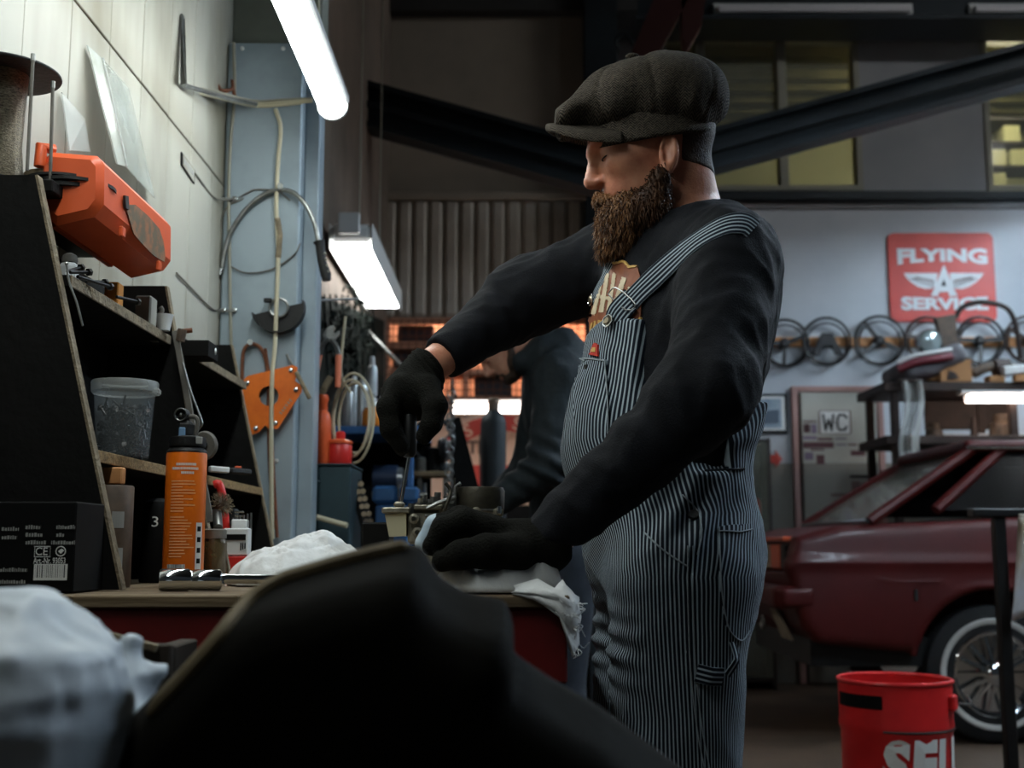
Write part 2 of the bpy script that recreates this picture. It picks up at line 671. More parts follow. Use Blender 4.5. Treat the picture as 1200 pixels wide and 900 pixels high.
# two sloping I-beams that meet behind the cap
def ibeam(name, a, b, h, w, label):
    t = thing(name, a, kind='structure')
    a, b = Vector(a), Vector(b)
    d = (b - a).normalized()
    s = d.cross(V(0, 1, 0)).normalized()      # in the picture plane, across the beam
    if s.z < 0: s = -s
    MB().beam(a + s * (h / 2 - .015), b + s * (h / 2 - .015), w, .03, s).build('flange', 'steel_dark', t)
    MB().beam(a - s * (h / 2 - .015), b - s * (h / 2 - .015), w, .03, s).build('flange', 'steel_dark', t)
    MB().beam(a, b, .03, h, s).build('web', 'steel_dark', t)
    MB().beam(a + V(0, -w / 2, 0) - s * h * .02, b + V(0, -w / 2, 0) - s * h * .02, .02, .035, s).build('rib', 'steel_dark', t)
    return t
ibeam('roof_beam', P(415, 122, 6.4), P(745, 213, 6.4), .255, .16, '')
ibeam('roof_beam', P(745, 203, 6.4), P(1800, -86, 6.4), .225, .16, '')

# ------------------------------------------------------------------ white back wall, upper office wall with windows
zl = P(1000, 238, YB).z
zd = P(1000, 543, YB).z
xl = P(690, 300, YB).x
wb = MB().box(xl, YB, zd, 9, YB + .15, zl).build('wall_back', 'wall_paint', kind='structure')
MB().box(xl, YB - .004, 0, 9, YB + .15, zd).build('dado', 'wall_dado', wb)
MB().box(xl, YB - .10, zl, 9, YB + .2, zl + .07, .006).build('trim_2', 'steel_dark', kind='structure')
MB().box(xl, YB - .03, zl - .05, 9, YB + .1, zl, .006).build('trim_3', 'wall_upper', kind='structure')
zu0, zu1 = zl + .07, 5.25
wu = thing('wall_upper', (xl, YB, zu0), kind='structure')
w1 = [P(x, 130, YB).x for x in (776, 1008, 1152, 1300)]
zw0, zw1 = P(900, 224, YB).z, P(900, 42, YB).z
def wallseg(a, b, c, d):
    MB().box(a, YB, c, b, YB + .12, d).build('panel', 'wall_upper', wu)
wallseg(xl, w1[0], zu0, zu1)
wallseg(w1[1], w1[2], zu0, zu1)
wallseg(w1[3], 9, zu0, zu1)
wallseg(w1[0], w1[1], zw1, zu1)
wallseg(w1[2], w1[3], zw1, zu1)
wallseg(w1[0], w1[1], zu0, zw0)
wallseg(w1[2], w1[3], zu0, zw0)
def office_window(name, xa, xb, mull):
    w = thing(name, (xa, YB, zw0), kind='structure')
    e = .045
    for a, b, c, d in ((xa, xb, zw1 - e, zw1), (xa, xb, zw0, zw0 + e), (xa, xa + e, zw0 + e, zw1 - e), (xb - e, xb, zw0 + e, zw1 - e)):
        MB().box(a, YB - .02, c, b, YB + .1, d, .004).build('window_frame', 'frame_grey', w)
    xs = [xa + e] + mull + [xb - e]
    for x in mull:
        MB().box(x - .035, YB - .015, zw0 + e, x + .035, YB + .09, zw1 - e, .004).build('mullion', 'frame_grey', w)
    for a, b in zip(xs[:-1], xs[1:]):
        MB().box(a + .02, YB + .03, zw0 + e, b - .02, YB + .036, zw1 - e).build('pane', 'glass_dusty', w)
office_window('window_1', w1[0], w1[1], [P(822, 130, YB).x, P(917, 130, YB).x])
office_window('window_2', w1[2], w1[3], [P(1240, 130, YB).x])
# the office room behind those windows
orm = thing('wall_office', (xl, YB + 2.4, zu0), kind='structure')
MB().box(xl, YB + 2.2, zu0 - .2, 9, YB + 2.3, 5.2).build('rear_wall', 'office_wall', orm)
MB().box(xl, YB + .15, zu0 - .25, 9, YB + 2.3, zu0 - .15).build('office_floor', 'concrete', orm)
MB().box(xl, YB + .2, 5.0, 9, YB + 2.2, 5.05).build('office_ceiling', 'office_ceiling', orm)
MB().box(xl - .1, YB + .12, zu0 - .2, xl, YB + 2.3, 5.2).build('side_wall', 'office_wall', orm)
for i in range(7):      # roof ribs seen through the panes
    yy = YB + .4 + i * .27
    MB().box(xl, yy, 4.93, 9, yy + .06, 5.0).build('ceiling_rib', 'office_ceiling', orm)
t = thing('office_lamp', (3.0, YB + 1.3, 4.7), 'dim yellow ceiling tube inside the upstairs office', 'lamp')
MB().box(3.0, YB + .25, 4.86, 4.6, YB + .35, 4.93, .01).build('housing', 'lamp_housing', t)
MB().cyl((3.05, YB + .3, 4.83), (4.55, YB + .3, 4.83), .02, 10).build('tube', 'tube_office', t)

# dark beam under the ceiling with an unlit tube
zz = P(1000, 14, 8.4).z
rb = thing('ceiling_beam', (2.5, 8.4, zz), kind='structure')
MB().box(q1, 8.42, zz - .06, 9, 8.6, 5.25).build('web', 'steel_dark', rb)
MB().box(q1, 8.30, zz - .10, 9, 8.7, zz - .06, .005).build('flange', 'steel_dark', rb)
for k, (a, b, lab) in enumerate(((836, 1070, 'long unlit white tube on the dark ceiling beam'), (1136, 1290, 'unlit white tube at the right end of the ceiling beam'))):
    A, B = P(a, 8, 8.38), P(b, 15, 8.38)
    t = thing('ceiling_tube', (A + B) / 2, lab, 'lamp', 'unlit tubes under the ceiling')
    MB().box(A.x, 8.38, zz - .03, B.x, 8.44, zz + .06, .005).build('housing', 'lamp_housing', t)
    MB().cyl((A.x + .03, 8.35, zz), (B.x - .03, 8.35, zz), .028, 10).build('tube', 'tube_off', t)

# ------------------------------------------------------------------ lamps
# bench lamp: slim batten over the workbench
a = P(389, 128, 2.98)
lx, lz = a.x, a.z
t = thing('batten_lamp', (lx, 2.3, lz), 'slim glowing white batten lamp hanging over the workbench', 'lamp')
MB().box(lx - .042, .48, lz + .018, lx + .042, 3.0, lz + .045, .006).build('housing', 'lamp_housing', t)
d = MB().tube([(lx, .50, lz + .012), (lx, 2.97, lz + .012), (lx, 2.985, lz + .012)], [.034, .034, .026], 16).build('diffuser', 'tube_bench', t, smooth=True)
MB().lathe((lx, 2.985, lz + .014), [(.04, 0), (.04, .012), (.036, .018)], 18, (0, 1, 0)).build('end_cap', 'lamp_housing', t, smooth=True)
for yy in (.9, 1.75, 2.75):
    MB().cyl((lx, yy, lz + .04), (lx, yy, 5.25), .003, 6).build('hanger_wire', 'frame_grey', t)
# second lamp above the further bench
n0, f0 = P(416, 290, 4.95), P(446, 364, 6.25)
lx, lz = (n0.x + f0.x) / 2 + .0, n0.z
t = thing('panel_lamp', (lx, 5.6, lz), 'wide glowing panel lamp above the second mechanic\'s bench', 'lamp')
MB().box(lx - .08, 4.95, lz, lx + .08, 6.25, lz + .02, .004).build('diffuser', 'tube_far', t)
MB().box(lx - .088, 4.93, lz + .021, lx + .088, 6.27, lz + .10, .02).build('housing', 'lamp_housing', t)
for s_ in (-1, 1):
    MB().box(lx + s_ * .0905 - .0025, 4.93, lz - .012, lx + s_ * .0905 + .0025, 6.27, lz + .10, .002).build('side_skirt', 'lamp_housing', t)
MB().box(lx - .05, 4.90, lz + .05, lx + .04, 4.93, lz + .14, .004).build('bracket', 'lamp_housing', t)
for yy in (5.2, 6.0):
    MB().cyl((lx, yy, lz + .1), (lx, yy, 5.25), .004, 6).build('hanger_rod', 'frame_grey', t)
# warm tube on the partition wall
A, B = P(531, 479, 7.0), P(640, 479, 7.0)
warm_z = A.z
t = thing('warm_tube_lamp', (A + B) / 2, 'warm pinkish tube lamp glowing behind the second mechanic', 'lamp')
MB().box(A.x - .02, 7.02, A.z - .02, B.x + .02, 7.08, A.z + .06, .005).build('housing', 'lamp_housing', t)
MB().cyl((A.x, 6.99, A.z), (B.x, 6.99, A.z), .028, 12).build('tube', 'tube_warm', t)
for px in (546, 637):
    x = P(px, 479, 7.4).x
    MB().box(x - .012, 7.081, A.z + .0, x + .012, 7.499, A.z + .03).build('bracket', 'lamp_housing', t)
# unseen tube lamps added at the right for cool fill, with reflectors that throw their light down
def hall_fill_lamp(x, y, z, ln, lab):
    t = thing('hall_fill_lamp', (x, y, z), lab, 'lamp', 'added tube lamps over the hall')
    mb = MB()
    prof = [(-.16, -.03), (-.10, .05), (.10, .05), (.16, -.03), (.15, -.03), (.09, .04), (-.09, .04), (-.15, -.03)]
    mb.prism([(x + a, y - ln / 2, z + b) for a, b in prof], (0, ln, 0)).build('reflector', 'lamp_housing', t)
    for dx in (-.05, .05):
        MB().cyl((x + dx, y - ln / 2 + .03, z), (x + dx, y + ln / 2 - .03, z), .019, 10).build('tube', 'tube_fill', t)
    for yy in (y - ln * .35, y + ln * .35):
        MB().cyl((x, yy, z + .05), (x, yy, 5.25), .004, 6).build('hanger_rod', 'frame_grey', t)
hall_fill_lamp(4.3, 6.9, 3.55, 2.6, 'added tube lamp above the red car, out of view')
hall_fill_lamp(2.7, 3.2, 3.5, 2.6, 'added tube lamp over the middle of the hall, out of view')
# bare high tube added out of view at the right, to brighten the upper walls
t = thing('high_fill_lamp', (4.9, 5.2, 4.95), 'added bare tube lamp high under the ceiling, out of view', 'lamp')
MB().box(4.85, 4.0, 5.02, 4.95, 6.4, 5.249, .004).build('housing', 'lamp_housing', t)
MB().cyl((4.9, 4.03, 4.97), (4.9, 6.37, 4.97), .02, 10).build('tube', 'tube_fill_high', t)

# ------------------------------------------------------------------ materials of the people
def skin_mat(name, c1, c2, rough=.45):
    m = mat(name, c1, rough, col2=c2, scale=26, lo=.35, hi=.7, bump=.12, bscale=260)
    b = m.node_tree.nodes['Principled BSDF']
    b.inputs['Subsurface Weight'].default_value = .12
    b.inputs['Subsurface Radius'].default_value = (.012, .005, .003)
    b.inputs['Subsurface Scale'].default_value = 1.0
    return m
skin_mat('skin', C(206, 146, 116), C(178, 112, 88))
mat('sweater_black', C(19, 21, 27), .85, col2=C(13, 15, 19), scale=30, bump=.25, bscale=420, spec=.25)
mat('glove_knit', C(26, 26, 22), .95, col2=C(17, 17, 14), scale=60, bump=.6, bscale=330, spec=.15)
mat('glove_rubber', C(196, 214, 226), .5, col2=C(160, 182, 200), scale=40)
mat('beard_hair', C(84, 54, 32), .6, col2=C(46, 30, 20), scale=40, spec=.3)
mat('beard_light', C(156, 112, 72), .5, col2=C(96, 64, 40), scale=50, spec=.35)
mat('hair_dark', C(64, 47, 36), .7, col2=C(40, 30, 23), scale=60, bump=.4, bscale=300)
mat('brass_dull', C(150, 140, 120), .35, .9)
mat('steel_bright', C(200, 205, 208), .18, 1.0)
mat('steel_mid', C(150, 152, 150), .35, .9, col2=C(110, 110, 106), scale=30)

def tweed():
    m = mat('tweed', C(60, 56, 50), .95, spec=.15)
    nt = m.node_tree
    b = nt.nodes['Principled BSDF']
    tc = nt.nodes.new('ShaderNodeTexCoord')
    sep = nt.nodes.new('ShaderNodeSeparateXYZ')
    nt.links.new(tc.outputs['Object'], sep.inputs[0])
    def math_(op, a, c=None):
        n = nt.nodes.new('ShaderNodeMath'); n.operation = op
        for i, q in enumerate((a, c)):
            if q is None: continue
            if isinstance(q, (int, float)): n.inputs[i].default_value = q
            else: nt.links.new(q, n.inputs[i])
        return n.outputs[0]
    zig = math_('PINGPONG', sep.outputs['X'], .007)
    z = math_('ADD', math_('MULTIPLY', zig, 1.0), sep.outputs['Z'])
    s = math_('SINE', math_('MULTIPLY', z, 2 * PI / .0042))
    no = nt.nodes.new('ShaderNodeTexNoise')
    no.inputs['Scale'].default_value = 260
    nt.links.new(tc.outputs['Object'], no.inputs['Vector'])
    f = math_('ADD', math_('MULTIPLY', s, .28), no.outputs['Fac'])
    r = nt.nodes.new('ShaderNodeValToRGB')
    r.color_ramp.elements[0].position = .2; r.color_ramp.elements[0].color = C(29, 27, 24) + (1,)
    r.color_ramp.elements[1].position = .9; r.color_ramp.elements[1].color = C(94, 86, 76) + (1,)
    nt.links.new(f, r.inputs['Fac'])
    nt.links.new(r.outputs['Color'], b.inputs['Base Color'])
    bp = nt.nodes.new('ShaderNodeBump'); bp.inputs['Strength'].default_value = .5; bp.inputs['Distance'].default_value = .004
    nt.links.new(f, bp.inputs['Height']); nt.links.new(bp.outputs['Normal'], b.inputs['Normal'])
tweed()

def stripes(name, period, frac, dark, light):
    """hickory stripe that runs with the cloth: the mesh carries the distance across the weave as attribute u"""
    m = mat(name, dark, .85, spec=.2)
    nt = m.node_tree
    b = nt.nodes['Principled BSDF']
    at = nt.nodes.new('ShaderNodeAttribute'); at.attribute_name = 'u'
    def math_(op, a, c=None):
        n = nt.nodes.new('ShaderNodeMath'); n.operation = op
        for i, q in enumerate((a, c)):
            if q is None: continue
            if isinstance(q, (int, float)): n.inputs[i].default_value = q
            else: nt.links.new(q, n.inputs[i])
        return n.outputs[0]
    k = math_('PINGPONG', math_('MULTIPLY', at.outputs['Fac'], 1.0 / period), .5)
    r = nt.nodes.new('ShaderNodeValToRGB')
    e = r.color_ramp.elements
    e[0].position = frac * .5 - .05; e[0].color = light + (1,)
    e[1].position = frac * .5 + .05; e[1].color = dark + (1,)
    nt.links.new(k, r.inputs['Fac'])
    tc = nt.nodes.new('ShaderNodeTexCoord')
    no = nt.nodes.new('ShaderNodeTexNoise'); no.inputs['Scale'].default_value = 18; no.inputs['Detail'].default_value = 6
    nt.links.new(tc.outputs['Object'], no.inputs['Vector'])
    mx = nt.nodes.new('ShaderNodeMix'); mx.data_type = 'RGBA'; mx.blend_type = 'MULTIPLY'
    mx.inputs['Factor'].default_value = .55
    nt.links.new(r.outputs['Color'], mx.inputs['A']); nt.links.new(no.outputs['Color'], mx.inputs['B'])
    nb = nt.nodes.new('ShaderNodeRGBToBW'); nt.links.new(no.outputs['Color'], nb.inputs[0])
    cb = nt.nodes.new('ShaderNodeCombineColor')
    sc = math_('ADD', nb.outputs[0], .45)
    for i in range(3): nt.links.new(sc, cb.inputs[i])
    nt.links.new(cb.outputs[0], mx.inputs['B'])
    nt.links.new(mx.outputs['Result'], b.inputs['Base Color'])
    bp = nt.nodes.new('ShaderNodeBump'); bp.inputs['Strength'].default_value = .25; bp.inputs['Distance'].default_value = .002
    nt.links.new(k, bp.inputs['Height']); nt.links.new(bp.outputs['Normal'], b.inputs['Normal'])
stripes('hickory', .0070, .36, C(22, 29, 40), C(166, 180, 190))

# ------------------------------------------------------------------ first mechanic, bearded, in overalls
YM = 1.92
HP = P(768, 164, 1.93)           # middle of the head
EARP = P(784, 180, 1.855)
HA = R(22)
H_F = V(-math.cos(HA), 0, -math.sin(HA)); H_U = V(-math.sin(HA), 0, math.cos(HA)); H_L = V(0, -1, 0)
HM = np.array([A3(H_F) / 1.03, A3(H_L) / 1.03, A3(H_U) / 1.03], np.float32)
def hl(p):
    return (p - A3(HP)) @ HM.T
def hw(x, y, z):
    return HP + H_F * (x * 1.03) + H_L * (y * 1.03) + H_U * (z * 1.03)

_e = hl(A3(EARP)[None])[0]
def head_sdf(p):
    q = hl(p)
    d = s_ell(q, (-.010, 0, .040), (.100, .078, .076))
    d = smin(d, s_ell(q, (-.028, 0, -.005), (.066, .066, .060)), .03)
    d = smin(d, s_ell(q, (.042, 0, .0), (.066, .062, .080)), .03)
    d = smin(d, s_ell(q, (.050, 0, -.062), (.056, .050, .042)), .03)
    qa = q.copy(); qa[:, 1] = np.abs(qa[:, 1])
    d = smin(d, s_ell(qa, (.064, .043, -.022), (.028, .021, .020)), .025)
    d = smin(d, s_ell(qa, (.098, .020, .020), (.013, .030, .010)), .014)
    d = smax(d, -s_ell(qa, (.108, .034, -.001), (.017, .018, .012)), .012)
    d = smin(d, s_sph(qa, (.0835, .032, -.001), .0145), .005)
    d = smin(d, s_cone(q, (.102, 0, .014), (.125, 0, -.024), .0080, .0105), .012)
    d = smin(d, s_sph(q, (.1235, 0, -.028), .0115), .006)
    d = smin(d, s_ell(qa, (.111, .0115, -.033), (.012, .0085, .0085)), .006)
    d = smax(d, -s_sph(qa, (.113, .0075, -.044), .0045), .004)
    d = smin(d, s_ell(q, (.086, 0, -.060), (.024, .034, .026)), .015)
    d = smin(d, s_ell(q, (.103, 0, -.066), (.010, .022, .006)), .006)
    # ears, upright on the tilted head
    e = (p - A3(HP)); e[:, 1] = -np.abs(e[:, 1]); e = e + A3(HP) - A3(EARP)
    e = e * np.array((-1, -1, 1), np.float32)
    ce, se = math.cos(.06), math.sin(.06)
    e = np.stack([e[:, 0] * ce + e[:, 2] * se, e[:, 1], -e[:, 0] * se + e[:, 2] * ce], 1)
    ear = s_ell(e, (0, 0, .002), (.0165, .0085, .032))
    ear = smin(ear, s_ell(e, (.003, -.003, -.027), (.009, .006, .011)), .008)
    ear = smax(ear, -s_ell(e, (.003, .010, .004), (.0110, .0135, .022)), .003)
    ear = smin(ear, s_ell(e, (.0115, .000, -.004), (.004, .006, .008)), .004)
    ear = smin(ear, s_cone(e, (-.004, .000, -.008), (-.003, .001, .014), .003, .002), .005)
    ear = smin(ear, s_ell(e, (-.002, -.014, -.004), (.011, .016, .02)), .008)
    d = smin(d * 1.03, ear, .006)
    return d

RT = R(25)
T_F = V(-math.cos(RT), -math.sin(RT), 0); T_L = V(math.sin(RT), -math.cos(RT), 0); T_U = V(0, 0, 1)
TM = np.array([A3(T_F), A3(T_L), A3(T_U)], np.float32)
RH = R(14)
PM = np.array([(-math.cos(RH), -math.sin(RH), 0), (math.sin(RH), -math.cos(RH), 0), (0, 0, 1)], np.float32)
NB = P(806, 262, 1.96)
SHN = P(856, 312, 1.77); ELN = P(830, 458, 1.66); WRN = P(634, 640, 1.68)
SHF = P(722, 308, 2.11); ELF = P(612, 350, 2.13); WRF = P(502, 432, 2.0)
CH = P(795, 395, 1.95); BE = P(766, 520, 1.95); PE = P(786, 640, 1.95); BU = P(800, 662, 1.95)
HPN = P(800, 690, 1.84); KNN = P(786, 980, 1.85); ANN = V(KNN.x + .03, 1.87, .09)
HPF = P(770, 690, 2.06); KNF = P(762, 970, 2.06); ANF = V(KNF.x - .04, 2.06, .09)

def torso_sdf(p):
    d = s_ell(p, CH, (.125, .185, .205), TM)
    d = smin(d, s_cone(p, P(850, 292, 1.80), P(735, 290, 2.10), .060, .060), .06)
    d = smin(d, s_ell(p, P(830, 330, 1.95), (.08, .15, .12), TM), .05)
    d = smin(d, s_ell(p, BE, (.126, .165, .16), TM), .06)
    d = smin(d, s_ell(p, PE, (.120, .172, .135), PM), .06)
    d = smin(d, s_ell(p, BU, (.085, .15, .105), PM), .04)
    return d
def legs_sdf(p, k=0.0):
    a = smin(s_cone(p, HPN, KNN, .100, .086), s_cone(p, KNN, ANN, .086, .066), .03)
    b = smin(s_cone(p, HPF, KNF, .098, .086), s_cone(p, KNF, ANF, .086, .066), .03)
    return smin(a, b, .02)
def arms_sdf(p, g=0.0):
    a = smin(s_cone(p, SHN, ELN, .058 + g, .046 + g), s_cone(p, ELN, WRN, .046 + g, .030 + g * .45), .03)
    b = smin(s_cone(p, SHF, ELF, .058 + g, .046 + g), s_cone(p, ELF, WRF, .046 + g, .029 + g * .3), .03)
    return np.minimum(a, b)
def neck_sdf(p):
    return s_cone(p, P(795, 205, 1.94), NB - V(0, 0, .03), .058, .068)

HANDN = dict(palm=(P(628, 642, 1.67), P(574, 634, 1.68)))
FING_N = []
for k, (dy, dx, dz, s) in enumerate(((0, 0, 0, 1), (.022, -5, -3, 1.04), (.044, -3, -1, 1.0), (.064, 6, 4, .85))):
    FING_N.append(([P(582 + dx, 622 + dz, 1.665 + dy), P(545 + dx, 611 + dz, 1.66 + dy), P(520 + dx, 620 + dz, 1.655 + dy), P(506 + dx, 640 + dz, 1.655 + dy)],
                   [.0155 * s, .0135 * s, .0125 * s, .0100 * s]))
THUMB_N = ([P(606, 648, 1.645), P(570, 646, 1.625), P(540, 650, 1.625), P(518, 658, 1.64)], [.024, .019, .015, .011])
def handn_sdf(p, g=0.0):
    a, b = HANDN['palm']
    d = s_cone(p, a, b, .028 + g, .027 + g)
    d = smin(d, s_cone(p, a + V(0, .03, 0), b + V(0, .05, 0), .022 + g, .022 + g), .03)
    for pts, rs in FING_N:
        d = smin(d, chain(p, pts, [r + g for r in rs], .008), .006)
    return smin(d, chain(p, THUMB_N[0], [r + g for r in THUMB_N[1]], .01), .008)
FING_F = []
for k, (dy, o) in enumerate(((0, 0), (.024, 1), (.047, 2), (.068, 3))):
    xo = (0, 3, 8, 14)[k]; yo = (0, 3, 2, -4)[k]
    FING_F.append(([P(470 + xo, 452 + yo, 1.955 + dy), P(455 + xo, 478 + yo, 1.94 + dy), P(458 + xo, 503 + yo, 1.935 + dy), P(470 + xo * .6, 522 + yo, 1.945 + dy * .7)],
                   [.0165, .0145, .013, .0105]))
THUMB_F = ([P(500, 456, 1.955), P(510, 476, 1.93), P(506, 496, 1.925), P(497, 511, 1.93)], [.020, .0155, .0125, .0100])
def handf_sdf(p, g=0.0):
    d = s_cone(p, P(500, 434, 2.0), P(478, 462, 1.985), .030 + g, .034 + g)
    d = smin(d, s_ell(p, P(483, 464, 1.985), (.046 + g, .048 + g, .038 + g)), .02)
    for pts, rs in FING_F:
        d = smin(d, chain(p, pts, [r + g for r in rs], .008), .006)
    return smin(d, chain(p, THUMB_F[0], [r + g for r in THUMB_F[1]], .01), .010)

def feet_sdf(p):
    a = smin(s_cone(p, ANN, ANN - V(0, 0, .03), .05, .05), s_ell(p, ANN + V(-.08, 0, -.05), (.14, .05, .045)), .03)
    b = smin(s_cone(p, ANF, ANF - V(0, 0, .03), .05, .05), s_ell(p, ANF + V(-.08, 0, -.05), (.14, .05, .045)), .03)
    return np.minimum(a, b)
def body_sdf(p):
    d = torso_sdf(p) + .010
    d = smin(d, legs_sdf(p) + .014, .03)
    d = smin(d, arms_sdf(p, 0.0), .02)
    d = smin(d, neck_sdf(p), .03)
    for c, r, fn, k in ((HP, .22, head_sdf, .02), (P(565, 638, 1.68), .16, lambda w: handn_sdf(w, -.0015), .01), (P(485, 470, 1.97), .16, lambda w: handf_sdf(w, -.0015), .01)):
        m = np.nonzero(np.linalg.norm(p - A3(c), axis=1) < r)[0]
        if len(m):
            d[m] = smin(d[m], fn(p[m]), k)
    m = np.nonzero(p[:, 2] < .25)[0]
    if len(m):
        d[m] = smin(d[m], feet_sdf(p[m]) + .008, .02)
    return d

def grade(a, b, *zones, coarse=.011):
    """axis from a to b, step coarse, finer inside each (lo, hi, step) zone"""
    out = [a]
    while out[-1] < b:
        s = coarse
        for lo, hi, st in zones:
            if lo <= out[-1] < hi: s = min(s, st)
        out.append(out[-1] + s)
    return np.array(out)
hx = (HP.x - .14, HP.x + .06, .0026)
man = thing('person', (PE.x, PE.y, 0), 'bearded mechanic in tweed cap, black sweater and striped overalls, turning a screwdriver', 'person')
v, q = sdf_mesh(body_sdf, grade(-.22, .55, hx), grade(1.5, 2.3, (HP.y - .11, HP.y - .02, .0026)), grade(0, 1.75, (HP.z - .11, HP.z + .06, .0026), coarse=.014))
np_object('body', v, q, 'skin', man)

# tracing lines of sight onto a solid, to lay seams, straps and prints on the cloth
from mathutils.bvhtree import BVHTree
def bvh_of(*obs):
    vs = []; fs = []
    for o in obs:
        k = len(vs)
        og = ORI[o.name]
        vs += [tuple(w.co + og) for w in o.data.vertices]
        fs += [[i + k for i in f.vertices] for f in o.data.polygons]
    return BVHTree.FromPolygons(vs, fs)
def hits(px, tree, y0=1.2, y1=2.6):
    """points of a surface on the lines of sight through the given pixels, and its softened normals there"""
    cp = []; cn = []
    last = None
    for x, y in px:
        a, b = P(x, y, y0), P(x, y, y1)
        h = tree.ray_cast(a, (b - a).normalized())
        if h[0] is None:
            n = tree.find_nearest(P(x, y, last.y if last else YM))
            h = n
        last = h[0]
        cp.append(tuple(h[0])); cn.append(tuple(h[1]))
    return np.array(cp), np.array(cn), None
def inpoly(x, y, poly):
    return poly2(np.asarray(x, np.float32), np.asarray(y, np.float32), poly) < 0
def patch(name, poly, fn, material, parent, lift=.003, step=3.0, u=None, label=None):
    """piece of cloth or print with the outline poly, lying on the solid fn, with its own thickness"""
    pl = np.asarray(poly, float)
    x0, y0 = pl.min(0); x1, y1 = pl.max(0)
    nx = max(2, int((x1 - x0) / step)); ny = max(2, int((y1 - y0) / step))
    gx, gy = np.meshgrid(np.linspace(x0, x1, nx + 1), np.linspace(y0, y1, ny + 1), indexing='ij')
    # clip every grid cell against the outline with a bmesh-free scan: keep cells, snap rim points to the outline
    sd = poly2(gx.ravel().astype(np.float32), gy.ravel().astype(np.float32), pl).reshape(gx.shape)
    keep = {}
    cells = []
    for i in range(nx):
        for j in range(ny):
            if (sd[i, j] + sd[i + 1, j] + sd[i, j + 1] + sd[i + 1, j + 1]) / 4 < 0:
                cells.append(((i, j), (i + 1, j), (i + 1, j + 1), (i, j + 1)))
    pts = []
    for c in cells:
        for k in c:
            if k not in keep:
                keep[k] = len(pts)
                x, y = gx[k], gy[k]
                if abs(sd[k]) < step * 1.05:
                    best = None
                    for a in range(len(pl)):
                        p0, p1 = pl[a], pl[(a + 1) % len(pl)]
                        e = p1 - p0
                        t = np.clip(((x - p0[0]) * e[0] + (y - p0[1]) * e[1]) / max(e @ e, 1e-9), 0, 1)
                        r = p0 + e * t
                        dd = (r[0] - x) ** 2 + (r[1] - y) ** 2
                        if best is None or dd < best[0]: best = (dd, r)
                    if sd[k] > 0 or abs(sd[k]) < step * .5:
                        x, y = best[1]
                pts.append((x, y))
    p, n, ok = hits(pts, fn)
    top = p + n * lift
    bot = p - n * .004
    m = len(pts)
    fs = [tuple(keep[k] for k in c)[::-1] for c in cells]
    cnt = {}
    for f in fs:
        for a, b in zip(f, f[1:] + f[:1]):
            cnt[(a, b)] = 1
    side = [(b, a, a + m, b + m) for (a, b) in cnt if (b, a) not in cnt]
    mb = MB()
    mb.add([tuple(r) for r in np.concatenate([top, bot])], fs + side)
    o = mb.build(name, material, parent, smooth=True, angle=60, label=label)
    if u is not None:
        at = o.data.attributes.new('u', 'FLOAT', 'POINT')
        w = np.array([tuple(x) for x in mb.v], np.float32)
        at.data.foreach_set('value', np.asarray(u(w), np.float32))
    return o
def seam(name, pts, fn, material, parent, r=.0014, lift=.001, n=5):
    sp = [(q.x, q.y) for q in smooth_path([V(a, b, 0) for a, b in pts], n)]
    p, nn, ok = hits(sp, fn)
    return MB().tube([tuple(x) for x in p + nn * lift], r, 5).build(name, material, parent, smooth=True)

# ---- sweater
def folds(p):
    f = .009 * (ridge(p, 30, 3, 3, (1, 1, .5)) - .45) + .004 * (ridge(p, 70, 33, 2, (1, 1, .7)) - .45)
    # creases gathered at the crook of both elbows and along the near forearm
    for c, s, ax in ((ELN + V(-.03, -.02, -.01), .12, WRN - ELN), (ELF + V(-.02, 0, 0), .12, WRF - ELF), ((ELN + WRN) / 2, .10, WRN - ELN)):
        a = A3(ax.normalized())
        g = np.exp(-np.sum((p - A3(c)) ** 2, 1) / (s * s))
        f = f + .0045 * g * np.sin((p @ a) * 70 + 5 * wob(p, 9, 5)) * (.5 + .5 * wob(p, 22, 6))
    return f
def sweater_solid(p):
    d = smin(torso_sdf(p) - .004, arms_sdf(p, .020), .035)
    d = smin(d, s_cone(p, NB + V(0, 0, -.02), NB + V(-.012, 0, .012), .088, .066), .02)
    d = d - folds(p)
    # ribbed cuffs
    return d
def sweater_sdf(p):
    d = sweater_solid(p)
    aN = A3((WRN - ELN).normalized()); aF = A3((WRF - ELF).normalized())
    for w, a, o in ((WRN, aN, -.004), (WRF, aF, -.034)):
        t = (p - A3(w)) @ a
        near = np.linalg.norm(p - A3(w), axis=1) < .2
        d = np.where(near, smax(d, t - o, .004), d)
    # neckline
    up = A3(V(-.30, -.05, 1).normalized())
    nk = np.linalg.norm(p[:, :2] - A3(NB)[:2], axis=1) < .13
    d = np.where(nk, smax(d, (p - A3(NB + V(0, 0, .012))) @ up, .006), d)
    d = smax(d, P(780, 640, 1.95).z - p[:, 2], .01)
    return d
v, q = sdf_mesh(sweater_sdf, np.arange(-.2, .60, .0052), np.arange(1.5, 2.32, .0052), np.arange(.94, 1.62, .0052))
sweater = np_object('sweater', v, q, 'sweater_black', man)
SW = bvh_of(sweater)
